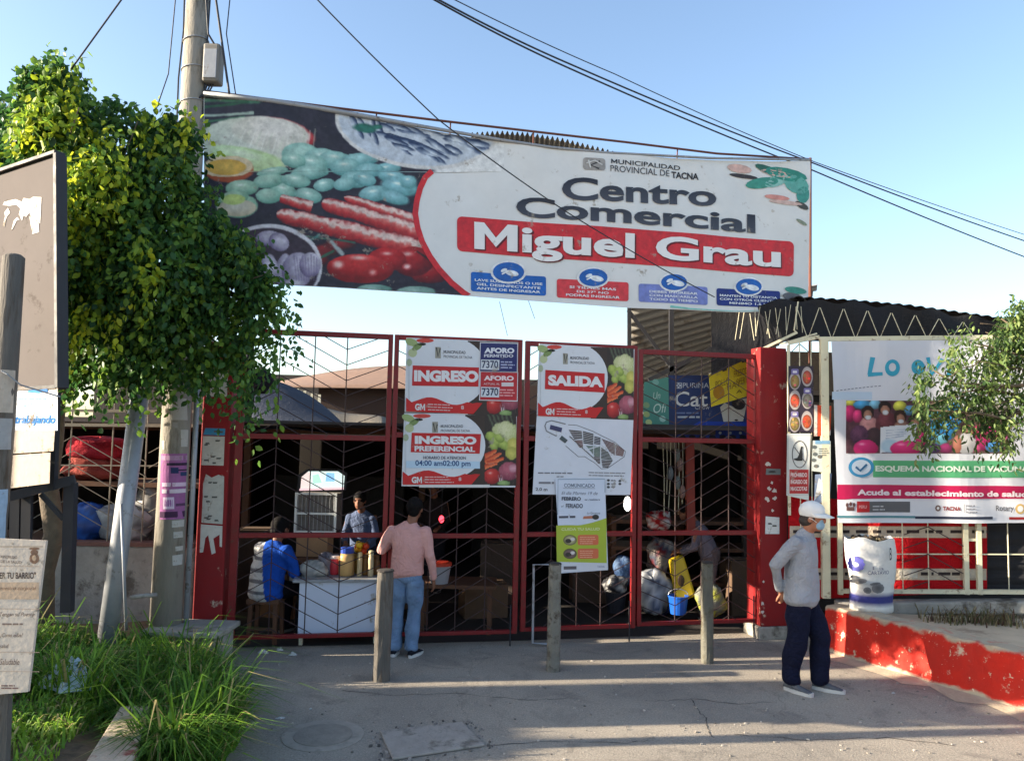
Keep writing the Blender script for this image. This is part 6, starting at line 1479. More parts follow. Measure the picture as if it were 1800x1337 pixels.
def jar(px, off, r, h, body, lid, label, name='jar', lid_h=.03, cat='jar'):
    b = oncart(px, off); t = thing(name, label, cat, b)
    MB().color(body).lathe([(r * .92, 0), (r, .01), (r, h * .8), (r * .86, h)], b, 16).build('body', M['plastic'], t, smooth=True)
    MB().color(lid).lathe([(r * .9, 0), (r * .92, lid_h), (r * .5, lid_h + .006)], b + up1 * (h + .0005), 16).build('lid', M['plastic'], t, smooth=False); return t
jar(607, .22, .085, .24, S(196, 156, 100), S(40, 70, 160), 'wide tan jar with a blue lid on the white cart', lid_h=.06)
jar(586, .3, .07, .17, S(190, 50, 60), S(200, 190, 190), 'short red jar on the white cart left of the blue-lidded jar')
jar(631, .16, .028, .20, S(190, 170, 130), S(196, 180, 140), 'slim pale bottle left of the brown bottles on the cart', 'bottle', .05, 'bottle')
jar(651, .14, .03, .22, S(196, 176, 140), S(206, 190, 150), 'slim pale bottle nearest the thick bollard on the cart', 'bottle', .05, 'bottle')
jar(641, .22, .035, .18, S(130, 90, 40), S(110, 76, 36), 'brown bottle between the two pale bottles', 'bottle', .04, 'bottle')
jar(661, .24, .035, .17, S(120, 80, 40), S(100, 66, 34), 'brown bottle at the right end of the cart', 'bottle', .04, 'bottle')
b = oncart(634, .36, .2); bk = thing('fruit_bowl', 'orange and yellow fruit heaped in a tall tub on the white cart', 'fruit', oncart(634, .36))
MB().color(S(170, 130, 60)).lathe([(.08, 0), (.1, .2), (.095, .2), (.07, .02)], oncart(634, .36), 16).build('tub', M['plastic'], bk)
r_ = random.Random(3)
for i in range(9): MB().color(S(*[(220, 150, 30), (210, 70, 30), (226, 180, 40)][i % 3])).ball(b + Vector((r_.uniform(-.06, .06), r_.uniform(-.05, .05), .03 + r_.uniform(0, .09))), .04, 8, 6).build('fruit', M['plastic'], bk, smooth=True)
heap('plastic_bag', 'pale plastic bag on the left end of the white cart', 'bag', (528, 985, 572, 1018), 8.45, [S(150, 150, 148), S(120, 120, 120), S(170, 168, 160)], M['plastic'], 51, .1)
heap('grey_bag', 'grey bag behind the red jar on the cart', 'bag', (556, 972, 590, 1012), 8.6, [S(120, 116, 124), S(96, 94, 104)], M['plastic'], 52, .1)
# side counter with wire cabinet and boxes
sc_ = thing('side_counter', 'grey counter behind the left end of the white cart', 'counter', P(515, 1100, 9.0) * 1)
c0 = P(532, 980, 9.0)
MB().box((c0.x + .1, 9.1, c0.z - .02), (.95, .6, .05)).build('counter_top', M['brown_wood'], sc_)
MB().box((c0.x + .15, 8.86, .6), (.5, .03, c0.z * 1.0 - .4)).build('front_panel', M['white_metal'], sc_)
for x in (-.33, .53): MB().box((c0.x + .1 + x, 9.3, c0.z / 2 - .03), (.05, .05, c0.z - .06)).build('leg', M['brown_wood'], sc_)
wc = thing('wire_cabinet', 'white framed wire-fronted cabinet below the glowing patch', 'cabinet', (c0.x + .08, 9.1, c0.z))
w_, h_ = .46, .46; z0 = P(545, 936, 9.0).z; MB().box((c0.x + .1, 9.15, (c0.z + z0) / 2 + .005), (.36, .3, z0 - c0.z - .02)).build('carton_base', mat('carton', S(150, 116, 84), rough=.9), wc)
for x in (-w_ / 2, w_ / 2): MB().box((c0.x + .13 + x, 9.0, z0 + h_ / 2), (.025, .025, h_)).build('frame_bar', M['white_metal'], wc)
for z in (.012, h_ * .48, h_ - .012): MB().box((c0.x + .13, 9.0, z0 + z), (w_ - .03, .022, .022)).build('frame_bar', M['white_metal'], wc)
MB().box((c0.x + .13, 9.2, z0 + h_ / 2), (w_, .3, h_ - .03)).build('case', mat('case_grey', S(110, 104, 98), rough=.8, var=.3, scale=20), wc)
for i in range(10): MB().tube([(c0.x + .13 - w_ / 2 + w_ * (i + .5) / 10, 9.0, z0 + .02), (c0.x + .13 - w_ / 2 + w_ * (i + .5) / 10, 9.0, z0 + h_ - .02)], .003, 4).build('wire', M['steel'], wc)
# bright patch in the hall: self-lit panels with added case and stand
glow_ = thing('bright_patch', 'bright pale patch of pink, green and blue above the wire cabinet, made self-lit', 'bright_patch', P(566, 862, 10.2))
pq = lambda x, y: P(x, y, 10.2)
MB().prism([pq(522, 864), pq(608, 862), pq(610, 830), pq(596, 824), pq(540, 824), pq(524, 834)], (0, .05, 0)).build('case', M['dark_steel'], glow_)
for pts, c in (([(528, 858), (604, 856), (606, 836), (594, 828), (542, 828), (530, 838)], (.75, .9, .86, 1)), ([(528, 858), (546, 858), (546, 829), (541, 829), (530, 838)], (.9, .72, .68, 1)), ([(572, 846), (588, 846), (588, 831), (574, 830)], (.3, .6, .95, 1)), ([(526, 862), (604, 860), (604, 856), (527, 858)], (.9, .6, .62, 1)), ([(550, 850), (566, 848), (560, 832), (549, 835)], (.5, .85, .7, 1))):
    k_ = len(glow_.children); MB().poly([P(x, y, 10.19 - .004 * k_) for x, y in pts]).build('glow_patch', emit_mat('patch_glow', c, 0.28), glow_)
MB().box((pq(566, 862).x, 10.23, pq(566, 862).z / 2), (.05, .04, pq(566, 864).z)).build('stand', M['dark_steel'], glow_)
# cartons and crates heaped behind the cart and on the hall floor
r_ = random.Random(14)
for i, (px, d, w, h, lab, c) in enumerate(((500, 9.6, .5, .45, 'brown carton on the floor behind the stool', (120, 92, 66)), (455, 9.9, .45, 1.0, 'tall dark carton stack behind the seated person', (84, 66, 52)), (700, 10.2, .5, .5, 'brown carton on the floor behind the man in pink', (104, 80, 60)), (850, 9.8, .55, .4, 'low brown carton below the entry boards', (96, 74, 56)), (880, 10.6, .5, .8, 'dark carton deep below the entry boards', (70, 58, 50)), (1040, 10.8, .5, .9, 'dark carton deep behind the green notice', (76, 60, 50)), (1300, 10.2, .4, .7, 'brown carton at the foot of the right pillar inside', (90, 70, 54)))):
    p = P(px, 1000, d); t = thing('carton', lab, 'box', (p.x, d, 0)); a_ = r_.uniform(-.3, .3)
    MB().color(S(*c)).box((p.x, d, h / 2 + .006), (w, .4, h), a_).build('box_body', M['dull'], t, bevel=.01)
    MB().color(S(*[q * 1.1 for q in c])).box((p.x, d - .02, h + .016), (w + .01, .2, .008), a_).build('flap', M['dull'], t)
# stool
sp = PT.hit(455, 1080); sx = sp.x; sy = sp.y + .25
stl = thing('wooden_stool', 'small wooden stool under the person in blue and white', 'stool', (sx, sy, 0))
MB().box((sx, sy, .445), (.34, .32, .05)).build('seat', M['brown_wood'], stl, bevel=.006)
for i in (-1, 1):
    for j in (-1, 1): MB().beam((sx + i * .14, sy + j * .13, 0), (sx + i * .13, sy + j * .12, .42), .04, .04).build('leg', M['brown_wood'], stl)
MB().beam((sx - .13, sy - .125, .16), (sx + .13, sy - .125, .16), .03, .03).build('stretcher', M['brown_wood'], stl)
# clear tub with orange lid right of the man in pink
tb_ = thing('lidded_tub', 'clear plastic tub with an orange-red lid, right of the man in pink', 'tub', P(772, 1025, 8.9))
p_ = P(772, 1024, 8.9); MB().color(S(150, 150, 156)).lathe([(.10, 0), (.13, .2), (.12, .2)], p_, 16).build('tub', M['plastic'], tb_); MB().color(S(190, 60, 40)).lathe([(.14, 0), (.14, .03), (.1, .045)], p_ + Vector((0, 0, .2)), 16).build('lid', M['plastic'], tb_)
ts_ = thing('low_table', 'dark low table behind the second gate leaf', 'table', (p_.x + .2, 9.1, 0))
MB().box((p_.x + .2, 9.05, p_.z - .02), (.9, .55, .04)).build('table_top', M['brown_wood'], ts_)
for i in (-.38, .38):
    for j in (-.2, .2): MB().box((p_.x + .2 + i, 9.05 + j, p_.z / 2 - .02), (.05, .05, p_.z - .04)).build('leg', M['brown_wood'], ts_)
# ================================================================== PEOPLE
def blend_mesh(name, mb, material, parent, voxel=.011, smooth=6, disp=None, col=None):
    """melt overlapping closed tubes into one continuous surface"""
    v = np.array(mb.v); me = bpy.data.meshes.new('tmp'); me.from_pydata(v.tolist(), [], mb.f); me.update()
    ob = bpy.data.objects.new('tmp', me); COL.objects.link(ob)
    md = ob.modifiers.new('r', 'REMESH'); md.mode = 'VOXEL'; md.voxel_size = voxel
    ms = ob.modifiers.new('s', 'SMOOTH'); ms.factor = .5; ms.iterations = smooth
    dg = bpy.context.evaluated_depsgraph_get(); res = bpy.data.meshes.new_from_object(ob.evaluated_get(dg))
    bpy.data.objects.remove(ob); bpy.data.meshes.remove(me)
    n = len(res.vertices); co = np.empty(n * 3, np.float32); res.vertices.foreach_get('co', co); co = co.reshape(-1, 3)
    if disp is not None:
        nr = np.empty(n * 3, np.float32); res.vertices.foreach_get('normal', nr); co = co + nr.reshape(-1, 3) * disp(co)[:, None]
    o = Vector(((co.min(0) + co.max(0)) / 2).tolist()); res.vertices.foreach_set('co', (co - np.array(o)).astype(np.float32).reshape(-1))
    res.name = name; res.shade_smooth(); res.materials.clear(); res.materials.append(material)
    at = res.attributes.new('Col', 'FLOAT_COLOR', 'POINT')
    c = np.tile(np.array(col if col else (.5, .5, .5, 1), np.float32), (n, 1)) if not callable(col) else col(co)
    at.data.foreach_set('color', c.astype(np.float32).reshape(-1)); res.update()
    ob = bpy.data.objects.new(name, res); COL.objects.link(ob); place(ob, o, parent); return ob
def capsule(mb, path, ra, rb=None, side=None, n=14):
    """tube with rounded ends"""
    path = [Vector(p) for p in path]; rb = rb or ra
    a = (path[0] - path[1]).normalized(); z = (path[-1] - path[-2]).normalized()
    r0, r1 = min(ra[0], rb[0]), min(ra[-1], rb[-1])
    pp = [path[0] + a * r0 * .55, path[0] + a * r0 * .3] + path + [path[-1] + z * r1 * .3, path[-1] + z * r1 * .55]
    A = [ra[0] * .35, ra[0] * .8] + list(ra) + [ra[-1] * .8, ra[-1] * .35]; Bq = [rb[0] * .35, rb[0] * .8] + list(rb) + [rb[-1] * .8, rb[-1] * .35]
    mb.tube(pp, A, n, True, side, Bq)
def folds(amp, fr=18.0, seed=0):
    def f(co):
        x, y, z = co[:, 0], co[:, 1], co[:, 2]
        return amp * (np.sin(fr * z + 6 * x + 3 * y + seed) * .5 + np.sin(fr * .6 * z - 9 * x + 7 * y + 1.7 * seed) * .6 + np.sin(fr * 1.7 * (z + .5 * x) + 2.1 * seed) * .3 + np.sin(fr * .9 * (x - .7 * z) + y * 8) * .4)
    return f
class Body:
    def __init__(s, name, label, loc, rz, h=1.68, group=None):
        s.t = thing(name, label, 'person', loc, group); s.loc = Vector(loc); s.c, s.s = math.cos(rz), math.sin(rz); s.k = h / 1.68
    def W(s, p):   # local: x forward, y left, z up
        x, y, z = [q * s.k for q in p]; return s.loc + Vector((x * s.c - y * s.s, x * s.s + y * s.c, z))
    def D(s, p): x, y, z = p; return Vector((x * s.c - y * s.s, x * s.s + y * s.c, z))
    def caps(s, mb, path, ra, rb=None, side=None, n=14): capsule(mb, [s.W(p) for p in path], [r * s.k for r in ra], [r * s.k for r in rb] if rb else None, s.D(side) if side else None, n)
    def ball(s, mb, p, rx, ry, rz, ax=None):
        """ellipsoid: rx along forward, ry sideways, rz up"""
        w = s.W(p); k = s.k; f = s.D((1, 0, 0)) * rx * k; l = s.D((0, 1, 0)) * ry * k; u = Vector((0, 0, 1)) * rz * k
        if ax is not None:
            q = Quaternion(s.D((0, 1, 0)), ax); f, l, u = q @ f, q @ l, q @ u
        nu, nv = 14, 9; vs = []; fs = []
        for i in range(nv + 1):
            ph = math.pi * i / nv - math.pi / 2; c_ = max(math.cos(ph), .03)
            for j in range(nu):
                th = 2 * math.pi * j / nu; vs.append(w + f * (c_ * math.cos(th)) + l * (c_ * math.sin(th)) + u * math.sin(ph))
        for i in range(nv):
            for j in range(nu): fs.append((i * nu + j, i * nu + (j + 1) % nu, (i + 1) * nu + (j + 1) % nu, (i + 1) * nu + j))
        fs.append(tuple(range(nu))[::-1]); fs.append(tuple(nv * nu + j for j in range(nu))); mb.add(vs, fs)
    def head(s, mb, p, pitch=0.0):
        """p = skull centre"""
        x, y, z = p
        s.ball(mb, (x - .008, y, z + .02), .098, .077, .098); s.ball(mb, (x + .026, y, z - .05), .066, .058, .07); s.ball(mb, (x + .05, y, z - .09), .034, .036, .03)
        s.ball(mb, (x + .094, y, z - .022), .019, .014, .026); s.ball(mb, (x + .085, y, z + .022), .014, .05, .012); s.ball(mb, (x + .082, y, z - .066), .014, .024, .011)
        for q in (-1, 1): s.ball(mb, (x - .008, y + q * .076, z - .012), .022, .010, .032)
    def hand(s, mb, wrist, d, palm_n, curl=.5, sc=1.0, thumb=1):
        """wrist local point, d = pointing direction, palm_n = direction the palm faces"""
        d = Vector(d).normalized(); nrm = Vector(palm_n); nrm = (nrm - d * nrm.dot(d)).normalized(); sd = d.cross(nrm)
        w = Vector(wrist); P0 = w + d * .02; P1 = w + d * .085 * sc
        s.caps(mb, [tuple(P0), tuple((P0 + P1) / 2), tuple(P1)], [.026 * sc, .036 * sc, .037 * sc], [.018 * sc, .017 * sc, .013 * sc], tuple(sd), 10)
        for i, L in enumerate((.066, .074, .070, .055)):
            o = P1 + sd * ((i - 1.5) * .019 * sc); a = curl * .7; q = [o - d * .012]; dirv = d.copy(); pos = o
            for seg, f in enumerate((.45, .32, .23)):
                ang = a * (.7 + .5 * seg) ; dirv = (d * math.cos(ang * (seg + 1) * .75) + nrm * math.sin(ang * (seg + 1) * .75)); pos = pos + dirv * L * f * sc; q.append(pos)
            s.caps(mb, [tuple(v) for v in q], [.0095 * sc, .009 * sc, .0082 * sc, .0068 * sc], None, None, 8)
        o = w + d * .03 + sd * (-.03 * thumb * sc); q = [o, o + (d * .6 - sd * thumb * .7 + nrm * .4).normalized() * .035 * sc]; q.append(q[-1] + (d * .9 - sd * thumb * .25 + nrm * .4).normalized() * .03 * sc)
        s.caps(mb, [tuple(v) for v in q], [.013 * sc, .0105 * sc, .0085 * sc], None, None, 8)
def shoe(b, name, heel, toe_dir, upper, sole, L=.27, tall=.08, lift=0.0, mt=None):
    h = Vector(heel); d = Vector(toe_dir).normalized(); sd = Vector((-d.y, d.x, 0)); mb = MB()
    def ring(t, w, z): return h + d * (L * t), w, z
    # upper: lofted along the foot
    secs = [(0.0, .028, .06), (.05, .034, .085), (.25, .036, .095), (.45, .038, .078), (.62, .045, .058), (.8, .047, .045), (.93, .038, .034), (1.0, .018, .024)]
    vs = []; fs = []; m = 12
    for t_, w_, z_ in secs:
        for j in range(m):
            a = 2 * math.pi * j / m; zz = .02 + (z_ - .02) * (.5 + .5 * math.sin(a)); xx = w_ * math.cos(a) * (1.0 if math.sin(a) < .2 else .82)
            p = h + d * (L * t_) + sd * xx; vs.append(b.W((p.x, p.y, zz + lift)))
    for i in range(len(secs) - 1):
        for j in range(m): fs.append((i * m + j, i * m + (j + 1) % m, (i + 1) * m + (j + 1) % m, (i + 1) * m + j))
    fs.append(tuple(range(m))[::-1]); fs.append(tuple((len(secs) - 1) * m + j for j in range(m)))
    o = MB().color(upper).add(vs, fs).build(name, M['cloth'], b.t, smooth=True)
    out = []; n = 18
    for i in range(n):
        a = 2 * math.pi * i / n; t_ = .5 + .53 * math.cos(a); w_ = (.04 if t_ < .4 else .05) * math.copysign(abs(math.sin(a)) ** .7, math.sin(a)); p = h + d * (L * t_) + sd * w_; out.append(p)
    vs = [b.W((p.x, p.y, lift)) for p in out] + [b.W((p.x, p.y, .03 + lift)) for p in out]
    fs = [tuple(range(n))[::-1], tuple(range(n, 2 * n))] + [(i, (i + 1) % n, n + (i + 1) % n, n + i) for i in range(n)]
    MB().color(sole).add(vs, fs).build('sole', M['plastic'], o); return o

# ---------------------------------------------------------------- man in grey, white cap, hands behind his back
g = G(1412, 1212); b = Body('person', 'man in grey long-sleeved top, white cap, face mask and navy trousers, hands behind his back', (g.x, g.y, 0), math.radians(-38), 1.70)
NAVY = S(24, 27, 46); GREY = S(150, 152, 158)
hip = .88; sh_z = 1.375
LF, RF = (.12, .105), (-.07, -.085)   # ankles (x forward, y left)
sk = MB()
b.head(sk, (.10, 0, 1.54)); b.caps(sk, [(.02, 0, 1.34), (.05, 0, 1.41), (.075, 0, 1.48)], [.056, .052, .052])
b.caps(sk, [(.0, 0, .9), (-.01, 0, 1.1), (0, 0, 1.26)], [.10, .11, .085], [.12, .12, .11], (1, 0, 0))
for y, (fx, fy) in ((.085, LF), (-.085, RF)):
    b.caps(sk, [(0, y, .9), (fx * .7 + .03, (y + fy) / 2, .48), (fx, fy, .08)], [.07, .05, .036])
# right arm (towards the viewer): elbow back, hand on the small of the back ; left arm likewise
Rw, Lw = (-.165, -.11, .865), (-.175, .06, .90)
b.caps(sk, [(.0, -.17, 1.34), (-.165, -.245, 1.10), Rw], [.045, .038, .026]); b.caps(sk, [(.0, .17, 1.34), (-.17, .23, 1.10), Lw], [.045, .038, .026])
b.hand(sk, Rw, (.1, .35, -.75), (-.6, .2, 0), .9, .95, 1); b.hand(sk, Lw, (.0, -.75, -.3), (-.6, 0, .1), .7, .95, -1)
blend_mesh('body', sk, M['skin'], b.t, .0075, 3)
tr = MB()
b.caps(tr, [(.0, 0, .95), (.0, 0, .90), (0, 0, .82)], [.10, .11, .118], [.145, .152, .162], (1, 0, 0))
for y, (fx, fy) in ((.088, LF), (-.088, RF)):
    b.caps(tr, [(0, y * .95, .77), (.01 + fx * .4, y * 1.02, .64), (fx * .8 + .03, (y + fy) / 2, .46), (fx * .95 - .005, fy, .24), (fx - .005, fy, .085)], [.11, .106, .094, .088, .082], [.1, .1, .092, .086, .084], (1, 0, 0))
blend_mesh('trousers', tr, M['cloth'], b.t, .011, 4, folds(.009, 21, 1), NAVY)
sh = MB()
b.caps(sh, [(-.005, 0, .80), (-.012, 0, .93), (-.01, 0, 1.1), (.01, 0, 1.25), (.015, 0, 1.34), (.02, 0, 1.385)], [.152, .145, .136, .128, .105, .07], [.208, .19, .176, .185, .17, .09], (1, 0, 0), 20)
for y, w in ((-1, Rw), (1, Lw)):
    el = (-.165, y * .245, 1.10)
    b.caps(sh, [(.01, y * .15, 1.335), (-.06, y * .205, 1.25), el, tuple(Vector(el).lerp(Vector(w), .5)), tuple(Vector(el).lerp(Vector(w), .9))], [.072, .066, .058, .05, .042])
b.caps(sh, [(.03, 0, 1.37), (.04, 0, 1.405)], [.074, .064])
blend_mesh('long_sleeved_top', sh, M['cloth'], b.t, .010, 4, folds(.0085, 16, 3), GREY)
shoe(b, 'shoe', (LF[0] - .07, LF[1], 0), (.93, .12, 0), S(96, 98, 102), S(190, 188, 184)); shoe(b, 'shoe', (RF[0] - .07, RF[1], 0), (.95, -.2, 0), S(96, 98, 102), S(190, 188, 184))
hr = MB(); b.ball(hr, (.075, 0, 1.55), .096, .086, .08); b.ball(hr, (.045, 0, 1.51), .075, .078, .06); blend_mesh('hair', hr, M['hair_g'], b.t, .009, 2)
cp = MB(); b.ball(cp, (.087, 0, 1.60), .118, .098, .092); b.ball(cp, (.085, 0, 1.575), .112, .096, .05)
o = blend_mesh('cap', cp, mat('cap_white', S(218, 216, 212), rough=.9, var=.05), b.t, .009, 3)
br_ = MB(); vs = []; fs = []; n = 14
for i in range(n + 1):
    a = math.radians(-80 + 160 * i / n); vs += [b.W((.087 + .10 * math.cos(a), .092 * math.sin(a), 1.587)), b.W((.087 + .10 * math.cos(a) + .095 * max(0, math.cos(a)) ** .6, .096 * math.sin(a), 1.563 - .012 * abs(math.sin(a)) - .01 * math.cos(a)))]
for i in range(n): fs.append((2 * i, 2 * i + 1, 2 * i + 3, 2 * i + 2))
br_.add(vs, fs).build('brim', o.data.materials[0], o, smooth=True, solid=.006)
mk_ = MB(); b.ball(mk_, (.152, 0, 1.478), .046, .058, .05); b.ball(mk_, (.165, 0, 1.51), .03, .042, .028); mo = blend_mesh('face_mask', mk_, mat('mask_blue', S(132, 162, 182), rough=.9, var=.06), b.t, .008, 3)
for y in (-1, 1): MB().tube([b.W((.145, y * .06, 1.505)), b.W((.11, y * .082, 1.535)), b.W((.087, y * .087, 1.54))], .003, 5).build('ear_loop', M['white_metal'], mo)
for y in (-1, 1):
    e = MB(); b.ball(e, (.183, y * .032, 1.547), .009, .013, .008); e.build('eye', M['hair'], b.t, smooth=True)

# ---------------------------------------------------------------- man in pink, seen from behind
g = G(712, 1152); b = Body('person', 'man in a pink long-sleeved top and blue jeans seen from behind at the gate', (g.x, g.y, 0), math.radians(84), 1.60)
PINK = S(196, 148, 142); JEAN = S(104, 128, 158)
LF, RF = (.0, .115), (-.01, -.07)
sk = MB(); b.head(sk, (.07, -.045, 1.55)); b.caps(sk, [(.0, -.01, 1.36), (.03, -.03, 1.43), (.05, -.04, 1.49)], [.06, .056, .056])
b.caps(sk, [(0, 0, .9), (0, 0, 1.1), (0, 0, 1.26)], [.10, .10, .085], [.13, .13, .12], (1, 0, 0))
for y, (fx, fy) in ((.09, LF), (-.09, RF)): b.caps(sk, [(0, y, .9), (.02, (y + fy) / 2, .48), (fx, fy, .08)], [.075, .052, .036])
Lw, Rw = (.22, .27, 1.12), (.06, -.275, .80)
b.caps(sk, [(0, .19, 1.33), (.02, .30, 1.09), Lw], [.045, .038, .026]); b.caps(sk, [(0, -.19, 1.33), (-.03, -.25, 1.06), Rw], [.045, .038, .026])
b.hand(sk, Lw, (.9, -.1, .3), (0, 0, -1), .8, 1, 1); b.hand(sk, Rw, (.3, -.02, -.9), (.1, 1, 0), .6, 1, -1)
blend_mesh('body', sk, M['skin_d'], b.t, .0075, 3)
tr = MB(); b.caps(tr, [(0, 0, .95), (-.01, 0, .90), (-.01, 0, .82)], [.10, .115, .122], [.145, .155, .165], (1, 0, 0))
for y, (fx, fy) in ((.092, LF), (-.092, RF)):
    b.caps(tr, [(0, y * .95, .78), (.0, y, .64), (.02, (y + fy) / 2, .46), (fx + .005, fy, .24), (fx, fy, .085)], [.112, .098, .08, .074, .072], [.095, .09, .078, .074, .076], (1, 0, 0))
def jeans(co):
    z = co[:, 2]; f = .5 + .5 * np.sin(co[:, 0] * 30 + z * 13) * np.sin(z * 21 + 2); w = (.86 + .3 * f)[:, None]
    return np.concatenate([np.array(JEAN[:3])[None, :] * w, np.ones((len(co), 1))], 1)
blend_mesh('jeans', tr, M['cloth'], b.t, .011, 4, folds(.009, 22, 2), jeans)
sh = MB(); b.caps(sh, [(-.008, 0, .87), (-.01, 0, 1.0), (-.005, 0, 1.12), (0, 0, 1.25), (.005, -.005, 1.335), (.01, -.015, 1.385)], [.142, .134, .128, .122, .10, .068], [.19, .18, .178, .20, .19, .10], (1, 0, 0), 20)
for y, el, w in ((1, (.02, .30, 1.09), Lw), (-1, (-.03, -.25, 1.06), Rw)):
    b.caps(sh, [(.0, y * .165, 1.325), tuple(Vector((0, y * .19, 1.3)).lerp(Vector(el), .5)), el, tuple(Vector(el).lerp(Vector(w), .5)), tuple(Vector(el).lerp(Vector(w), .93))], [.07, .064, .056, .048, .04])
b.caps(sh, [(.02, -.02, 1.36), (.03, -.025, 1.405)], [.072, .064])
blend_mesh('long_sleeved_top', sh, M['cloth'], b.t, .010, 4, folds(.008, 16, 5), PINK)
shoe(b, 'shoe', (LF[0] - .07, LF[1], 0), (.98, .1, 0), S(34, 36, 44), S(196, 196, 194)); shoe(b, 'shoe', (RF[0] - .07, RF[1], 0), (.96, -.25, 0), S(34, 36, 44), S(196, 196, 194))
hr = MB(); b.ball(hr, (.052, -.045, 1.585), .112, .09, .095); b.ball(hr, (.025, -.04, 1.53), .08, .074, .07); blend_mesh('hair', hr, M['hair'], b.t, .009, 2, folds(.004, 60, 1))

# ---------------------------------------------------------------- figures in the dim hall
def seated(label, loc, rz, top, pants, hair=True, h=1.6, stripes=None, skin='skin_d'):
    b = Body('person', label, loc, rz, h); sk = MB()
    b.head(sk, (.16, 0, 1.12)); b.caps(sk, [(.08, 0, .94), (.13, 0, 1.05)], [.055, .052]); b.caps(sk, [(-.02, 0, .5), (.02, 0, .7), (.06, 0, .84)], [.1, .1, .08], [.13, .13, .11], (1, 0, 0))
    for y in (-.09, .09): b.caps(sk, [(0, y, .5), (.40, y * 1.2, .46), (.36, y * 1.2, .08)], [.07, .05, .036])
    for y in (-1, 1):
        b.caps(sk, [(.05, y * .17, .92), (.12, y * .24, .7), (.33, y * .12, .66)], [.042, .036, .026]); b.hand(sk, (.33, y * .12, .66), (.9, -y * .3, -.1), (0, 0, -1), .7, .95, y)
    blend_mesh('body', sk, M[skin], b.t, .009, 3)
    tr = MB(); b.caps(tr, [(-.03, 0, .58), (-.02, 0, .48)], [.13, .13], [.17, .17], (1, 0, 0))
    for y in (-.09, .09): b.caps(tr, [(0, y, .5), (.2, y * 1.1, .5), (.41, y * 1.2, .47), (.39, y * 1.2, .28), (.365, y * 1.2, .1)], [.09, .085, .075, .065, .06])
    blend_mesh('trousers', tr, M['cloth'], b.t, .013, 4, folds(.004, 20, 2), pants)
    sh = MB(); b.caps(sh, [(-.03, 0, .46), (-.02, 0, .6), (.02, 0, .75), (.055, 0, .88), (.07, 0, .93), (.085, 0, .98)], [.15, .155, .15, .125, .1, .06], [.19, .19, .19, .19, .17, .09], (1, 0, 0), 18)
    for y in (-1, 1): b.caps(sh, [(.05, y * .16, .92), (.09, y * .22, .8), (.12, y * .245, .7), (.3, y * .14, .665)], [.072, .068, .062, .045])
    blend_mesh('jacket', sh, M['cloth'], b.t, .011, 3, folds(.008, 26, 4), stripes or top)
    hr = MB(); b.ball(hr, (.145, 0, 1.15), .11, .09, .095); b.ball(hr, (.11, 0, 1.1), .08, .078, .07); blend_mesh('hair', hr, M['hair'], b.t, .01, 2)
    for y in (-.108, .108): shoe(b, 'shoe', (.31, y, 0), (1, 0, 0), S(40, 40, 44), S(120, 116, 110), .24)
    return b
_ori = Vector((sx, sy, 0))
def bluewhite(co):
    z = co[:, 2]; x = co[:, 0] + _off[0]; d = x - sx
    blue = (d + (z + _off[2] - .7) * .18 > .0)
    band = np.sin((z + _off[2]) * 55) > -.55
    c = np.where(blue[:, None], np.array(S(28, 72, 160))[None], np.where(band[:, None], np.array(S(190, 190, 188))[None], np.array(S(110, 110, 114))[None])); return c
_off = (0, 0, 0)
seated('person in a blue and white padded jacket sitting on the stool behind the leftmost leaf', (sx, sy, .0), math.radians(62), S(28, 72, 160), S(26, 26, 32), h=1.78, stripes=bluewhite)
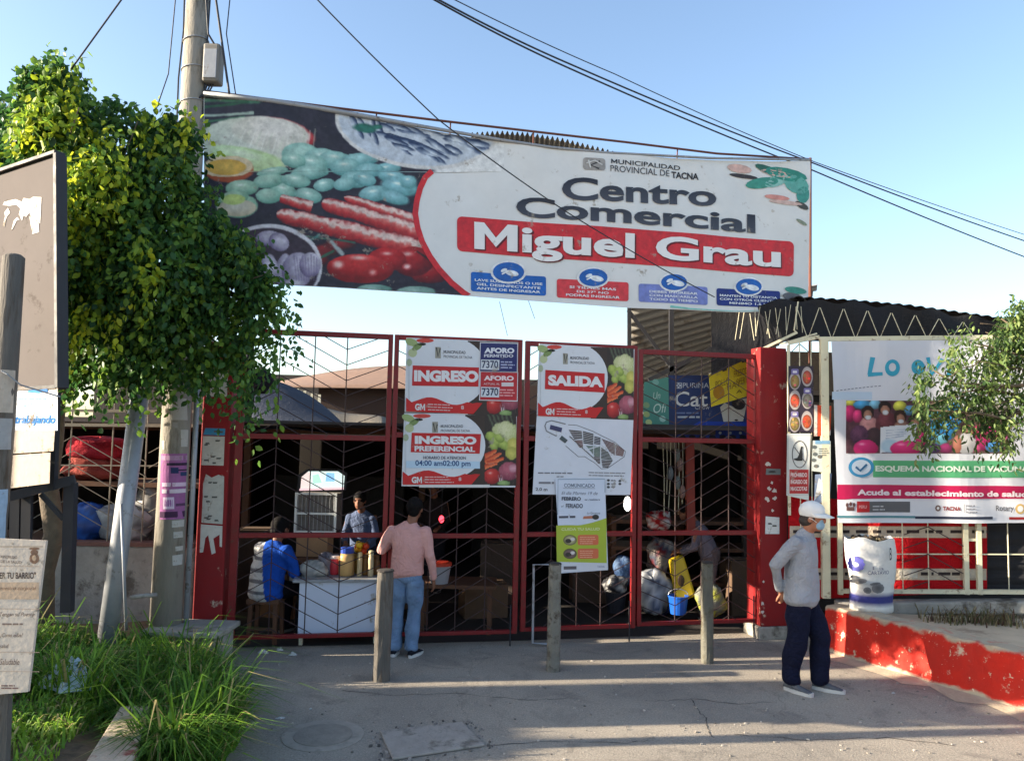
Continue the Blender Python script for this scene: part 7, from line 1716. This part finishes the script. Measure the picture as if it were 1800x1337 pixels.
def standing(label, loc, rz, top, pants, h=1.58, lean=.0, hairm='hair', cap=None, skin='skin_d'):
    b = Body('person', label, loc, rz, h); sk = MB(); L = lean
    b.head(sk, (.06 + L * 1.4, 0, 1.555 - L * .35)); b.caps(sk, [(L, 0, 1.36 - L * .25), (.03 + L * 1.2, 0, 1.47 - L * .3)], [.056, .052]); b.caps(sk, [(0, 0, .9), (L * .5, 0, 1.12), (L * .9, 0, 1.25 - L * .25)], [.1, .1, .08], [.13, .13, .11], (1, 0, 0))
    for y in (-.09, .09): b.caps(sk, [(0, y, .9), (.03, y, .48), (0, y, .08)], [.07, .05, .036])
    for y in (-1, 1):
        b.caps(sk, [(L, y * .17, 1.32 - L * .25), (L + .02, y * .23, 1.06 - L * .2), (L + .22, y * .14, .98 - L * .2)], [.042, .036, .026]); b.hand(sk, (L + .22, y * .14, .98 - L * .2), (.9, -y * .2, -.2), (0, 0, -1), .7, .95, y)
    blend_mesh('body', sk, M[skin], b.t, .009, 3)
    tr = MB(); b.caps(tr, [(0, 0, .98), (0, 0, .84)], [.12, .12], [.165, .165], (1, 0, 0))
    for y in (-.09, .09): b.caps(tr, [(0, y, .88), (.02, y, .5), (0, y, .09)], [.1, .08, .065])
    blend_mesh('trousers', tr, M['cloth'], b.t, .013, 4, folds(.004, 20, 2), pants)
    sh = MB(); b.caps(sh, [(0, 0, .86), (L * .3, 0, 1.02), (L * .8, 0, 1.24 - L * .2), (L * .9, 0, 1.32 - L * .24), (L, 0, 1.385 - L * .25)], [.13, .135, .125, .1, .06], [.175, .18, .195, .175, .09], (1, 0, 0), 18)
    for y in (-1, 1): b.caps(sh, [(L, y * .145, 1.305 - L * .25), (L + .02, y * .215, 1.06 - L * .2), (L + .19, y * .16, .985 - L * .2)], [.064, .054, .042])
    blend_mesh('shirt', sh, M['cloth'], b.t, .012, 3, folds(.005, 20, 4), top)
    hr = MB(); hx, hz = .045 + L * 1.4, 1.585 - L * .35; b.ball(hr, (hx, 0, hz), .11, .09, .095); b.ball(hr, (hx - .035, 0, hz - .05), .08, .078, .07); blend_mesh('hair' if not cap else 'cap', hr, M['hair'] if not cap else mat('dark_cap', cap, rough=.8), b.t, .01, 2)
    for y in (-.09, .09): shoe(b, 'shoe', (-.07, y, 0), (1, 0, 0), S(40, 40, 44), S(120, 116, 110), .24)
    return b
p = P(640, 900, 9.9); standing('vendor in a pale blue and white shirt behind the white cart', (p.x, 9.9, 0), math.radians(-95), S(84, 96, 124), S(40, 40, 50), 1.56, .12)
p = P(764, 900, 11.2); standing('figure in a dark cap and dark clothes beyond the man in pink', (p.x, 11.2, 0), math.radians(-100), S(46, 40, 40), S(34, 34, 40), 1.62, .03, cap=S(50, 34, 34))
p = P(1248, 1000, 9.75); standing('shopper in a grey top and brown trousers bending behind the thinnest bollard', (p.x, 9.7, 0), math.radians(165), S(104, 96, 104), S(96, 80, 78), 1.52, .2)
o = heap('shopping_bag', 'grey and yellow striped bag carried low behind the thinnest bollard', 'bag', (1224, 1028, 1272, 1082), 9.4, [S(96, 98, 90), S(150, 150, 60), S(96, 98, 90), S(120, 120, 110)], M['cloth'], 61, .12)
# ================================================================== FOLIAGE
def leaves(points, dirs, size, cols, seed, droop=.6):
    """one folded six-point leaf per point; returns arrays"""
    r = np.random.default_rng(seed); n = len(points)
    d = dirs / np.linalg.norm(dirs, axis=1, keepdims=True)
    rnd = r.normal(size=(n, 3)); s = np.cross(d, rnd); s /= np.linalg.norm(s, axis=1, keepdims=True) + 1e-9; nn = np.cross(s, d)
    L = size * r.uniform(.7, 1.25, n)[:, None]; w = L * r.uniform(.26, .36, n)[:, None]; f = L * .10
    p = points
    V = np.stack([p, p + d * L * .33 + s * w - nn * f, p + d * L * .68 + s * w * .8 - nn * f, p + d * L - nn * f * 1.2, p + d * L * .68 - s * w * .8 - nn * f, p + d * L * .33 - s * w - nn * f, p + d * L * .5], 1)
    base = (np.arange(n) * 7)[:, None, None]
    F = np.array([[0, 1, 6], [1, 2, 6], [2, 3, 6], [3, 4, 6], [4, 5, 6], [5, 0, 6]])[None] + base
    C = np.repeat(cols[:, None, :], 7, 1)
    return V.reshape(-1, 3), F.reshape(-1, 3), C.reshape(-1, 4)
def crown(blobs, n_sprig, per, size, seed, palette, hang=.3, shell=.55, clump=1.0, down=1.0, narrow=False):
    r = np.random.default_rng(seed); vol = np.array([b[1][0] * b[1][1] * b[1][2] for b in blobs]) ** .67; pr = vol / vol.sum()
    k = r.choice(len(blobs), n_sprig, p=pr); c = np.array([b[0] for b in blobs])[k]; R = np.array([b[1] for b in blobs])[k]
    u = r.normal(size=(n_sprig, 3)); u /= np.linalg.norm(u, axis=1, keepdims=True)
    q = (shell + (1.08 - shell) * r.random(n_sprig) ** .6)[:, None]
    o = c + u * R * q
    if narrow:   # clumps and gaps
        f = np.sin(o[:, 0] * 7.3 + 1.1) * np.sin(o[:, 2] * 6.1 + o[:, 1] * 3) + .6 * np.sin(o[:, 0] * 13 - o[:, 2] * 11 + 2)
        kp = r.random(n_sprig) < np.clip(.72 + .55 * f, .10, 1); o, u = o[kp], u[kp]; n_sprig = len(o)
    out = u * np.array([1, 1, .35]) + r.normal(size=(n_sprig, 3)) * .35
    tone = r.random(n_sprig)
    if narrow: out *= .45; hang = hang * r.uniform(.5, 1.15, n_sprig)
    pts = []; dr = []; cl = []
    pal = np.array(palette)
    for i in range(per):
        t = (i + r.random(n_sprig)) / per
        pos = o + out * (t * hang * .6)[:, None] + np.stack([np.zeros(n_sprig), np.zeros(n_sprig), -down * hang * t ** 1.5], 1) + r.normal(size=(n_sprig, 3)) * size * .5
        d = out * .5 + r.normal(size=(n_sprig, 3)) * .55 + np.array([0, 0, -.9 * down])
        idx = np.clip(((tone + r.normal(size=n_sprig) * .16) * len(pal)).astype(int), 0, len(pal) - 1)
        pts.append(pos); dr.append(d); cl.append(pal[idx] * np.concatenate([np.repeat(r.uniform(.8, 1.2, n_sprig)[:, None], 3, 1), np.ones((n_sprig, 1))], 1))
    return leaves(np.concatenate(pts), np.concatenate(dr), size, np.concatenate(cl), seed + 1)
def limb(mb, p, q, r0, r1, seed, n=6, wob=.06):
    r = random.Random(seed); p, q = Vector(p), Vector(q); pts = [p.lerp(q, i / n) + (Vector((r.uniform(-1, 1), r.uniform(-1, 1), r.uniform(-1, 1))) * wob * (q - p).length if 0 < i < n else Vector()) for i in range(n + 1)]
    mb.tube(pts, [r0 + (r1 - r0) * i / n for i in range(n + 1)], 9); return pts[-1]
def pb(px, py, d, rx, rz, ry=None):
    k = d / F_PX; c = P(px, py, d); return (tuple(c), (rx * k, (ry if ry else min(rx, rz) * 1.0) * k, rz * k))
GREENS = [S(42, 74, 42), S(52, 88, 46), S(64, 102, 50), S(76, 114, 52), S(92, 128, 54), S(112, 142, 54)]
SUN_GREENS = [S(104, 134, 50), S(130, 154, 48), S(156, 174, 44), S(176, 184, 50)]  # sunlit yellow put into the leaf colour of some clumps
# big tree at left ------------------------------------------------------------
bl = [pb(110, 145, 6.7, 50, 45), pb(90, 230, 6.6, 55, 70), pb(150, 215, 6.8, 75, 60), pb(225, 240, 6.8, 85, 55, 70), pb(320, 240, 6.85, 50, 45), pb(200, 330, 6.6, 110, 90, 100), pb(310, 350, 6.75, 70, 110, 90), pb(390, 430, 6.8, 70, 60, 70), pb(430, 480, 6.85, 60, 70, 60), pb(170, 450, 6.5, 80, 90, 90), pb(290, 480, 6.6, 110, 100, 100), pb(400, 560, 6.85, 65, 60, 60), pb(300, 590, 6.7, 90, 60, 70), pb(180, 560, 6.7, 70, 60, 70), pb(345, 640, 6.9, 40, 40, 40), pb(255, 640, 6.8, 40, 40, 40), pb(130, 620, 7.0, 45, 60, 40), pb(120, 330, 6.7, 50, 80, 60), pb(130, 520, 6.9, 40, 60, 50)]
tt = thing('ficus_tree', 'broad weeping leafy tree hiding the left end of the big banner', 'tree', P(80, 1100, 7.1))
bl = [((c[0] - .10, c[1], c[2] + (.20 if c[2] < 3.6 else .06)), tuple(q * .84 for q in R)) for c, R in bl]
g1 = crown(bl, 3000, 16, .070, 21, GREENS, .46, .45, narrow=True)
yb_ = [pb(95, 215, 6.45, 50, 55), pb(110, 150, 6.6, 45, 40), pb(150, 330, 6.2, 40, 70, 40), pb(185, 290, 6.2, 30, 50, 30), pb(255, 455, 6.1, 22, 40, 20), pb(215, 240, 6.5, 40, 30, 40), pb(130, 390, 6.2, 26, 40, 30), pb(290, 200, 6.6, 40, 20, 30), pb(170, 540, 6.3, 20, 24, 20), pb(345, 215, 6.7, 20, 20, 20)]
g2 = crown(yb_, 300, 16, .068, 23, SUN_GREENS, .46, .5, narrow=True)
strands = [pb(140 + 34 * i + 9 * math.sin(i * 5), 610 + 26 * math.sin(i * 2.3), 6.8, 9, 44, 9) for i in range(9)] + [pb(x, y, 6.85, 9, 40, 10) for x, y in ((505, 545), (478, 600), (452, 640), (425, 660), (492, 480), (60, 210), (40, 250), (350, 300), (372, 350), (80, 110), (130, 80))]
st_ = crown(strands, 130, 16, .066, 25, GREENS[1:], .42, .1)
tw_ = crown([pb(105, 95, 6.7, 30, 14), pb(60, 130, 6.6, 24, 20), pb(185, 180, 6.7, 40, 14), pb(465, 500, 6.85, 14, 40, 20), pb(440, 560, 6.85, 20, 30, 20), pb(400, 610, 6.9, 20, 30, 20), pb(300, 620, 6.85, 40, 20, 20), pb(190, 610, 6.8, 40, 20, 20), pb(440, 430, 6.8, 14, 30, 20)], 170, 13, .068, 24, GREENS[2:], .42, .2, narrow=True)
offs = 0; VV = []; FF = []; CC = []
for (v_, f_, c_) in (g1, g2, tw_, st_): VV.append(v_); FF.append(f_ + offs); CC.append(c_); offs += len(v_)
fast_mesh('crown', np.concatenate(VV), np.concatenate(FF), 3, np.concatenate(CC), M['leaf'], tt)
bm_ = MB(); base = P(78, 1110, 7.1); base.z = .15; fork = P(100, 700, 7.05); r_ = random.Random(1)
limb(bm_, base, fork, .10, .075, 1, 6, .03)
for k_, (px, py, d) in enumerate(((110, 200, 6.7), (220, 300, 6.75), (330, 420, 6.8), (400, 500, 6.85), (180, 480, 6.6), (290, 560, 6.75), (140, 380, 6.7), (90, 260, 6.65))):
    e = limb(bm_, fork, P(px, py, d), .05, .012, 10 + k_, 6, .05)
    for j in range(4): limb(bm_, fork.lerp(e, .55 + .1 * j), e + Vector((r_.uniform(-.5, .5), r_.uniform(-.4, .2), r_.uniform(-.5, .4))), .014, .004, 50 + k_ * 5 + j, 4, .06)
bm_.build('trunk', M['bark'], tt, smooth=True)
# hanging vines below the crown
vn = MB()
for i in range(12):
    x = r_.uniform(120, 330); a = P(x, r_.uniform(600, 650), 6.9); vn.tube([a, a + Vector((r_.uniform(-.03, .03), 0, -.2)), a + Vector((r_.uniform(-.08, .08), .02, -r_.uniform(.3, .55)))], .004, 4)
vn.build('hanging_stems', M['bark'], tt)['kind'] = 'stuff'
# darker tree behind, at the left edge
t2 = thing('dark_tree', 'darker tree behind the notice board at the left edge', 'tree', P(-40, 1080, 8.6))
V, F, C = crown([pb(0, 215, 8.4, 50, 70), pb(-40, 260, 8.5, 90, 90), pb(40, 290, 8.4, 60, 50), pb(75, 300, 8.3, 50, 40), pb(-20, 380, 8.6, 90, 70), pb(-130, 330, 8.6, 110, 110)], 900, 9, .09, 31, GREENS[:4], .3, .4)
fast_mesh('crown', V, F, 3, C, M['leaf'], t2)
bm_ = MB(); base = P(-60, 1070, 8.6); base.z = .1; limb(bm_, base, P(-30, 420, 8.5), .12, .08, 3, 6, .02); limb(bm_, P(-30, 420, 8.5), P(40, 260, 8.4), .06, .015, 4); limb(bm_, P(-30, 420, 8.5), P(-110, 260, 8.5), .06, .015, 5)
bm_.build('trunk', M['bark'], t2, smooth=True)
shr = []
for (y, z, ry, rz) in ((3.0, 2.6, .5, .2), (3.8, 2.6, .3, .2), (4.75, 2.65, .25, .2), (5.4, 3.85, .3, .2), (5.7, 3.85, .25, .2), (6.5, 2.75, .2, .2), (7.6, 2.75, .4, .2), (8.3, 2.75, .4, .2)): shr.append(((-9.2, y, z), (.3, ry, rz)))
V, F, C = crown(shr, 400, 8, .09, 33, GREENS, .12, .2); fast_mesh('shrubs', V, F, 3, C, M['leaf'], nw)  # added leaf clumps that roughen the shadow edge of the unseen wall
# foliage spray behind the pole low (fills between stall roof and crown)
# tree at right ---------------------------------------------------------------
t3 = thing('willowy_tree', 'fine-leaved drooping tree hanging over the vaccination banner at the right edge', 'tree', (6.2, 6.9, .4))
WG = [S(54, 76, 44), S(68, 92, 50), S(84, 108, 58), S(102, 124, 66), S(124, 140, 80)]
def narrow(V): return V
bl = [pb(1790, 590, 7.2, 70, 60, 70), pb(1720, 600, 7.2, 60, 50, 60), pb(1650, 655, 7.15, 50, 40, 50), pb(1690, 680, 7.2, 55, 60, 50), pb(1760, 690, 7.2, 60, 70, 60), pb(1640, 700, 7.1, 34, 40, 34), pb(1745, 740, 7.2, 40, 40, 40), pb(1850, 640, 7.2, 100, 110, 90), pb(1625, 745, 7.1, 14, 40, 20), pb(1790, 545, 7.2, 40, 40, 40), pb(1920, 560, 7.2, 110, 110, 100), pb(1765, 765, 7.2, 16, 20, 20)]
bl = [(c, tuple(q * .8 for q in R)) for c, R in bl]
V, F, C = crown(bl, 1150, 12, .062, 41, WG, .30, .3, narrow=True)
V = V.reshape(-1, 7, 3); mid = V[:, [0], :] + (V[:, [3], :] - V[:, [0], :]) * np.array([0, .33, .68, 1, .68, .33, .5])[None, :, None]; V = (mid + (V - mid) * .55).reshape(-1, 3)
fast_mesh('crown', V, F, 3, C, M['leaf'], t3)
bm_ = MB(); limb(bm_, (6.2, 6.9, .38), (6.0, 7.0, 2.6), .10, .07, 6, 6, .02); r_ = random.Random(9)
for k_, (px, py) in enumerate(((1640, 650), (1700, 600), (1760, 560), (1690, 690), (1760, 720), (1850, 560), (1625, 720))):
    e = limb(bm_, (6.0, 7.0, 2.6), P(px, py, 7.15), .035, .006, 60 + k_, 6, .05)
    for j in range(3): limb(bm_, Vector((6.0, 7.0, 2.6)).lerp(e, .6 + .13 * j), e + Vector((r_.uniform(-.3, .2), r_.uniform(-.2, .2), r_.uniform(-.4, .1))), .008, .003, 80 + k_ * 4 + j, 4, .05)
bm_.build('trunk', M['bark'], t3, smooth=True)
# ------------------------------------------------------------------ grass
def grass(name, base, n_seg_h, lean, cols, seed, width=.008):
    r = np.random.default_rng(seed); n = len(base); h = n_seg_h; a = r.uniform(0, 2 * np.pi, n); d = np.stack([np.cos(a), np.sin(a), np.zeros(n)], 1) * lean[:, None]
    s = np.stack([-np.sin(a), np.cos(a), np.zeros(n)], 1) * (width * r.uniform(.6, 1.4, n))[:, None]
    up = np.array([0, 0, 1.0])[None]
    P0 = base; P1 = base + up * (h * .45)[:, None] + d * (h * .18)[:, None]; P2 = base + up * (h * .78)[:, None] + d * (h * .55)[:, None]; P3 = base + up * (h * .86 - .18 * h * lean)[:, None] + d * (h * 1.0)[:, None]
    V = np.stack([P0 - s, P0 + s, P1 - s * .9, P1 + s * .9, P2 - s * .6, P2 + s * .6, P3], 1); b = (np.arange(n) * 7)[:, None, None]
    F = np.array([[0, 1, 3], [0, 3, 2], [2, 3, 5], [2, 5, 4], [4, 5, 6]])[None] + b
    C = np.repeat(cols[:, None, :], 7, 1)
    return V.reshape(-1, 3), F.reshape(-1, 3), C.reshape(-1, 4)
r = np.random.default_rng(77)
GP = np.array([S(74, 110, 44), S(92, 132, 48), S(110, 148, 52), S(132, 166, 54), S(158, 176, 84)])
N = 30000
xs = []; 
def soil_z(x, y):
    """height of the soil bed"""
    for i in range(ne - 1):
        y0, y1 = edge[i][1], edge[i + 1][1]
        if y0 <= y <= y1:
            f = (y - y0) / max(y1 - y0, 1e-6); ex = edge[i][0] + (edge[i + 1][0] - edge[i][0]) * f; return ex
    return edge[-1][0]
yv = r.uniform(3.6, 7.4, N); exv = np.array([soil_z(0, y) for y in yv]); xv = exv - r.random(N) ** 1.3 * 3.2 
spill = (r.random(N) < .30); yv = np.where(spill, 5.0 + 2.0 * r.random(N) ** 1.3, yv); exv = np.array([soil_z(0, y) for y in yv])
xv = np.where(spill, exv + r.uniform(-.05, .72, N) * np.clip((7.2 - yv) / 1.5, .12, 1), xv); xv = np.where(spill & (yv < 5.4), np.maximum(xv, -2.26 + .16 * r.random(N)), xv)
zb = np.where(yv < 5.4, .27, .27 - .05 * np.minimum(1, (yv - 5.4) / 2)); rise = np.where(yv > 5.2, np.clip((exv - xv) / .35, 0, 1), 1.0)
zv = zb * (.12 + .88 * rise) + .05 * np.sin(xv * 2.1 + yv * 1.7) * rise; zv = np.where(xv > exv, 0.0, zv) - .01
clump = .5 + .5 * np.sin(xv * 5.3 + 1.2 * np.sin(yv * 3.1)) * np.sin(yv * 4.1 + xv)
lawn = (yv < 5.5) & (xv < -2.75)
lawn = lawn | ((yv < 5.6) & (~spill))
hgt = np.where(lawn, r.uniform(.05, .14, N), r.uniform(.16, .36, N) * (.7 + .7 * clump)); hgt = np.where(spill, r.uniform(.22, .5, N), hgt)
hgt = np.where((yv > 6.7), hgt * .8, hgt)
lean = np.clip(r.normal(.75, .3, N), .1, 1.4); lean = np.where(lawn, lean * .9, lean)
bare = (np.sin(xv * 3.7 + 2) * np.sin(yv * 4.3 + xv) > .55) & (r.random(N) < .7)
ok = ~bare & ~((xv > exv - .22) & (xv < -2.28) & (yv < 5.5)) & (yv < 7.35)
base = np.stack([xv, yv, zv], 1)[ok]; cidx = np.clip((clump * 3 + r.normal(size=N) * .9 + np.where(lawn, 1.2, 0)).astype(int), 0, 4)[ok]
gc = GP[cidx]; dry = r.random(len(gc)) < .10; gc = np.where(dry[:, None], np.array(S(170, 156, 104))[None], gc); gc[:, :3] *= r.uniform(.75, 1.25, len(gc))[:, None]
hh_ = hgt[ok] * np.where(r.random(len(gc)) < .04, 1.7, 1.0)
V, F, C = grass('g', base, hh_, lean[ok], gc, 5)
o = fast_mesh('grass', V, F, 3, C, M['grass']); tag(o, 'rank green grass filling the planting bed at lower left', 'grass', kind='stuff')
# low weeds by the fence footing on the right
n = 900; xv = r.uniform(4.3, 6.6, n); yv = 8.18 + r.normal(size=n) * .07 - (xv - 4.3) * .10; base = np.stack([xv, yv, np.full(n, .40)], 1); keep = (np.sin(xv * 4.2) + r.normal(size=n) * .4) > 0
WC = np.array([S(110, 104, 76), S(126, 116, 84), S(84, 90, 56), S(100, 78, 66), S(140, 128, 96)]); V, F, C = grass('w', base[keep], r.uniform(.06, .22, n)[keep], np.clip(r.normal(.7, .3, n), .1, 1.3)[keep], WC[r.integers(0, 5, n)][keep], 6, .006)
o = fast_mesh('dry_weeds', V, F, 3, C, M['grass']); tag(o, 'dry brownish weeds along the fence footing at right', 'weeds', kind='stuff')

# ================================================================== WIRES
def wire(pts, r, label, sag=0.0, n=10):
    q = [P(*p) for p in pts]; path = []
    for a, b in zip(q, q[1:]):
        for i in range(n): t = i / n; path.append(a.lerp(b, t) - Vector((0, 0, sag * 4 * t * (1 - t))))
    path.append(q[-1]); o = MB().tube(path, r, 6).build('overhead_wire', M['wire'], smooth=True); tag(o, label, 'wire', 'overhead wires across the sky'); return o
wire([(235, -30, 6.6), (125, 122, 6.6)], .008, 'wire running down into the top of the left tree', .0)
wire([(312, -40, 7.2), (296, 130, 7.2), (272, 200, 7.1)], .006, 'wire dropping into the tree just left of the utility pole')
wire([(520, -40, 6.2), (770, 210, 6.8), (1000, 375, 7.6), (1256, 522, 8.6)], .006, 'thin wire crossing diagonally in front of the big banner', .02)
wire([(735, -20, 8), (1000, 112, 9.5), (1430, 287, 12), (1850, 440, 15), (3000, 760, 26)], .011, 'upper of the two thick wires above the banner at upper right', .03)
wire([(728, -20, 8), (1000, 120, 9.5), (1430, 300, 12), (1850, 470, 15), (3000, 790, 26)], .011, 'lower of the two thick wires above the banner at upper right', .03)
wire([(760, -20, 9), (1080, 130, 11), (1430, 284, 13), (1850, 428, 17), (3000, 720, 28)], .007, 'thin wire just above the pair of thick wires at upper right', .03)
wire([(374, -40, 7.5), (388, 60, 7.5), (403, 165, 7.5)], .012, 'thick cable right of the utility pole down to the banner corner')
wire([(408, -40, 7.6), (398, 60, 7.6), (414, 165, 7.6)], .006, 'thin slack cable farthest right of the utility pole')
wire([(360, -40, 7.45), (366, 60, 7.45), (378, 80, 7.5)], .010, 'short cable from the pole top to the meter box')
wire([(878, 530, 9.2), (892, 590, 9.3)], .003, 'short loose string hanging under the banner above the entry boards'); wire([(928, 526, 9.2), (940, 560, 9.3)], .003, 'shorter loose string hanging under the banner centre')
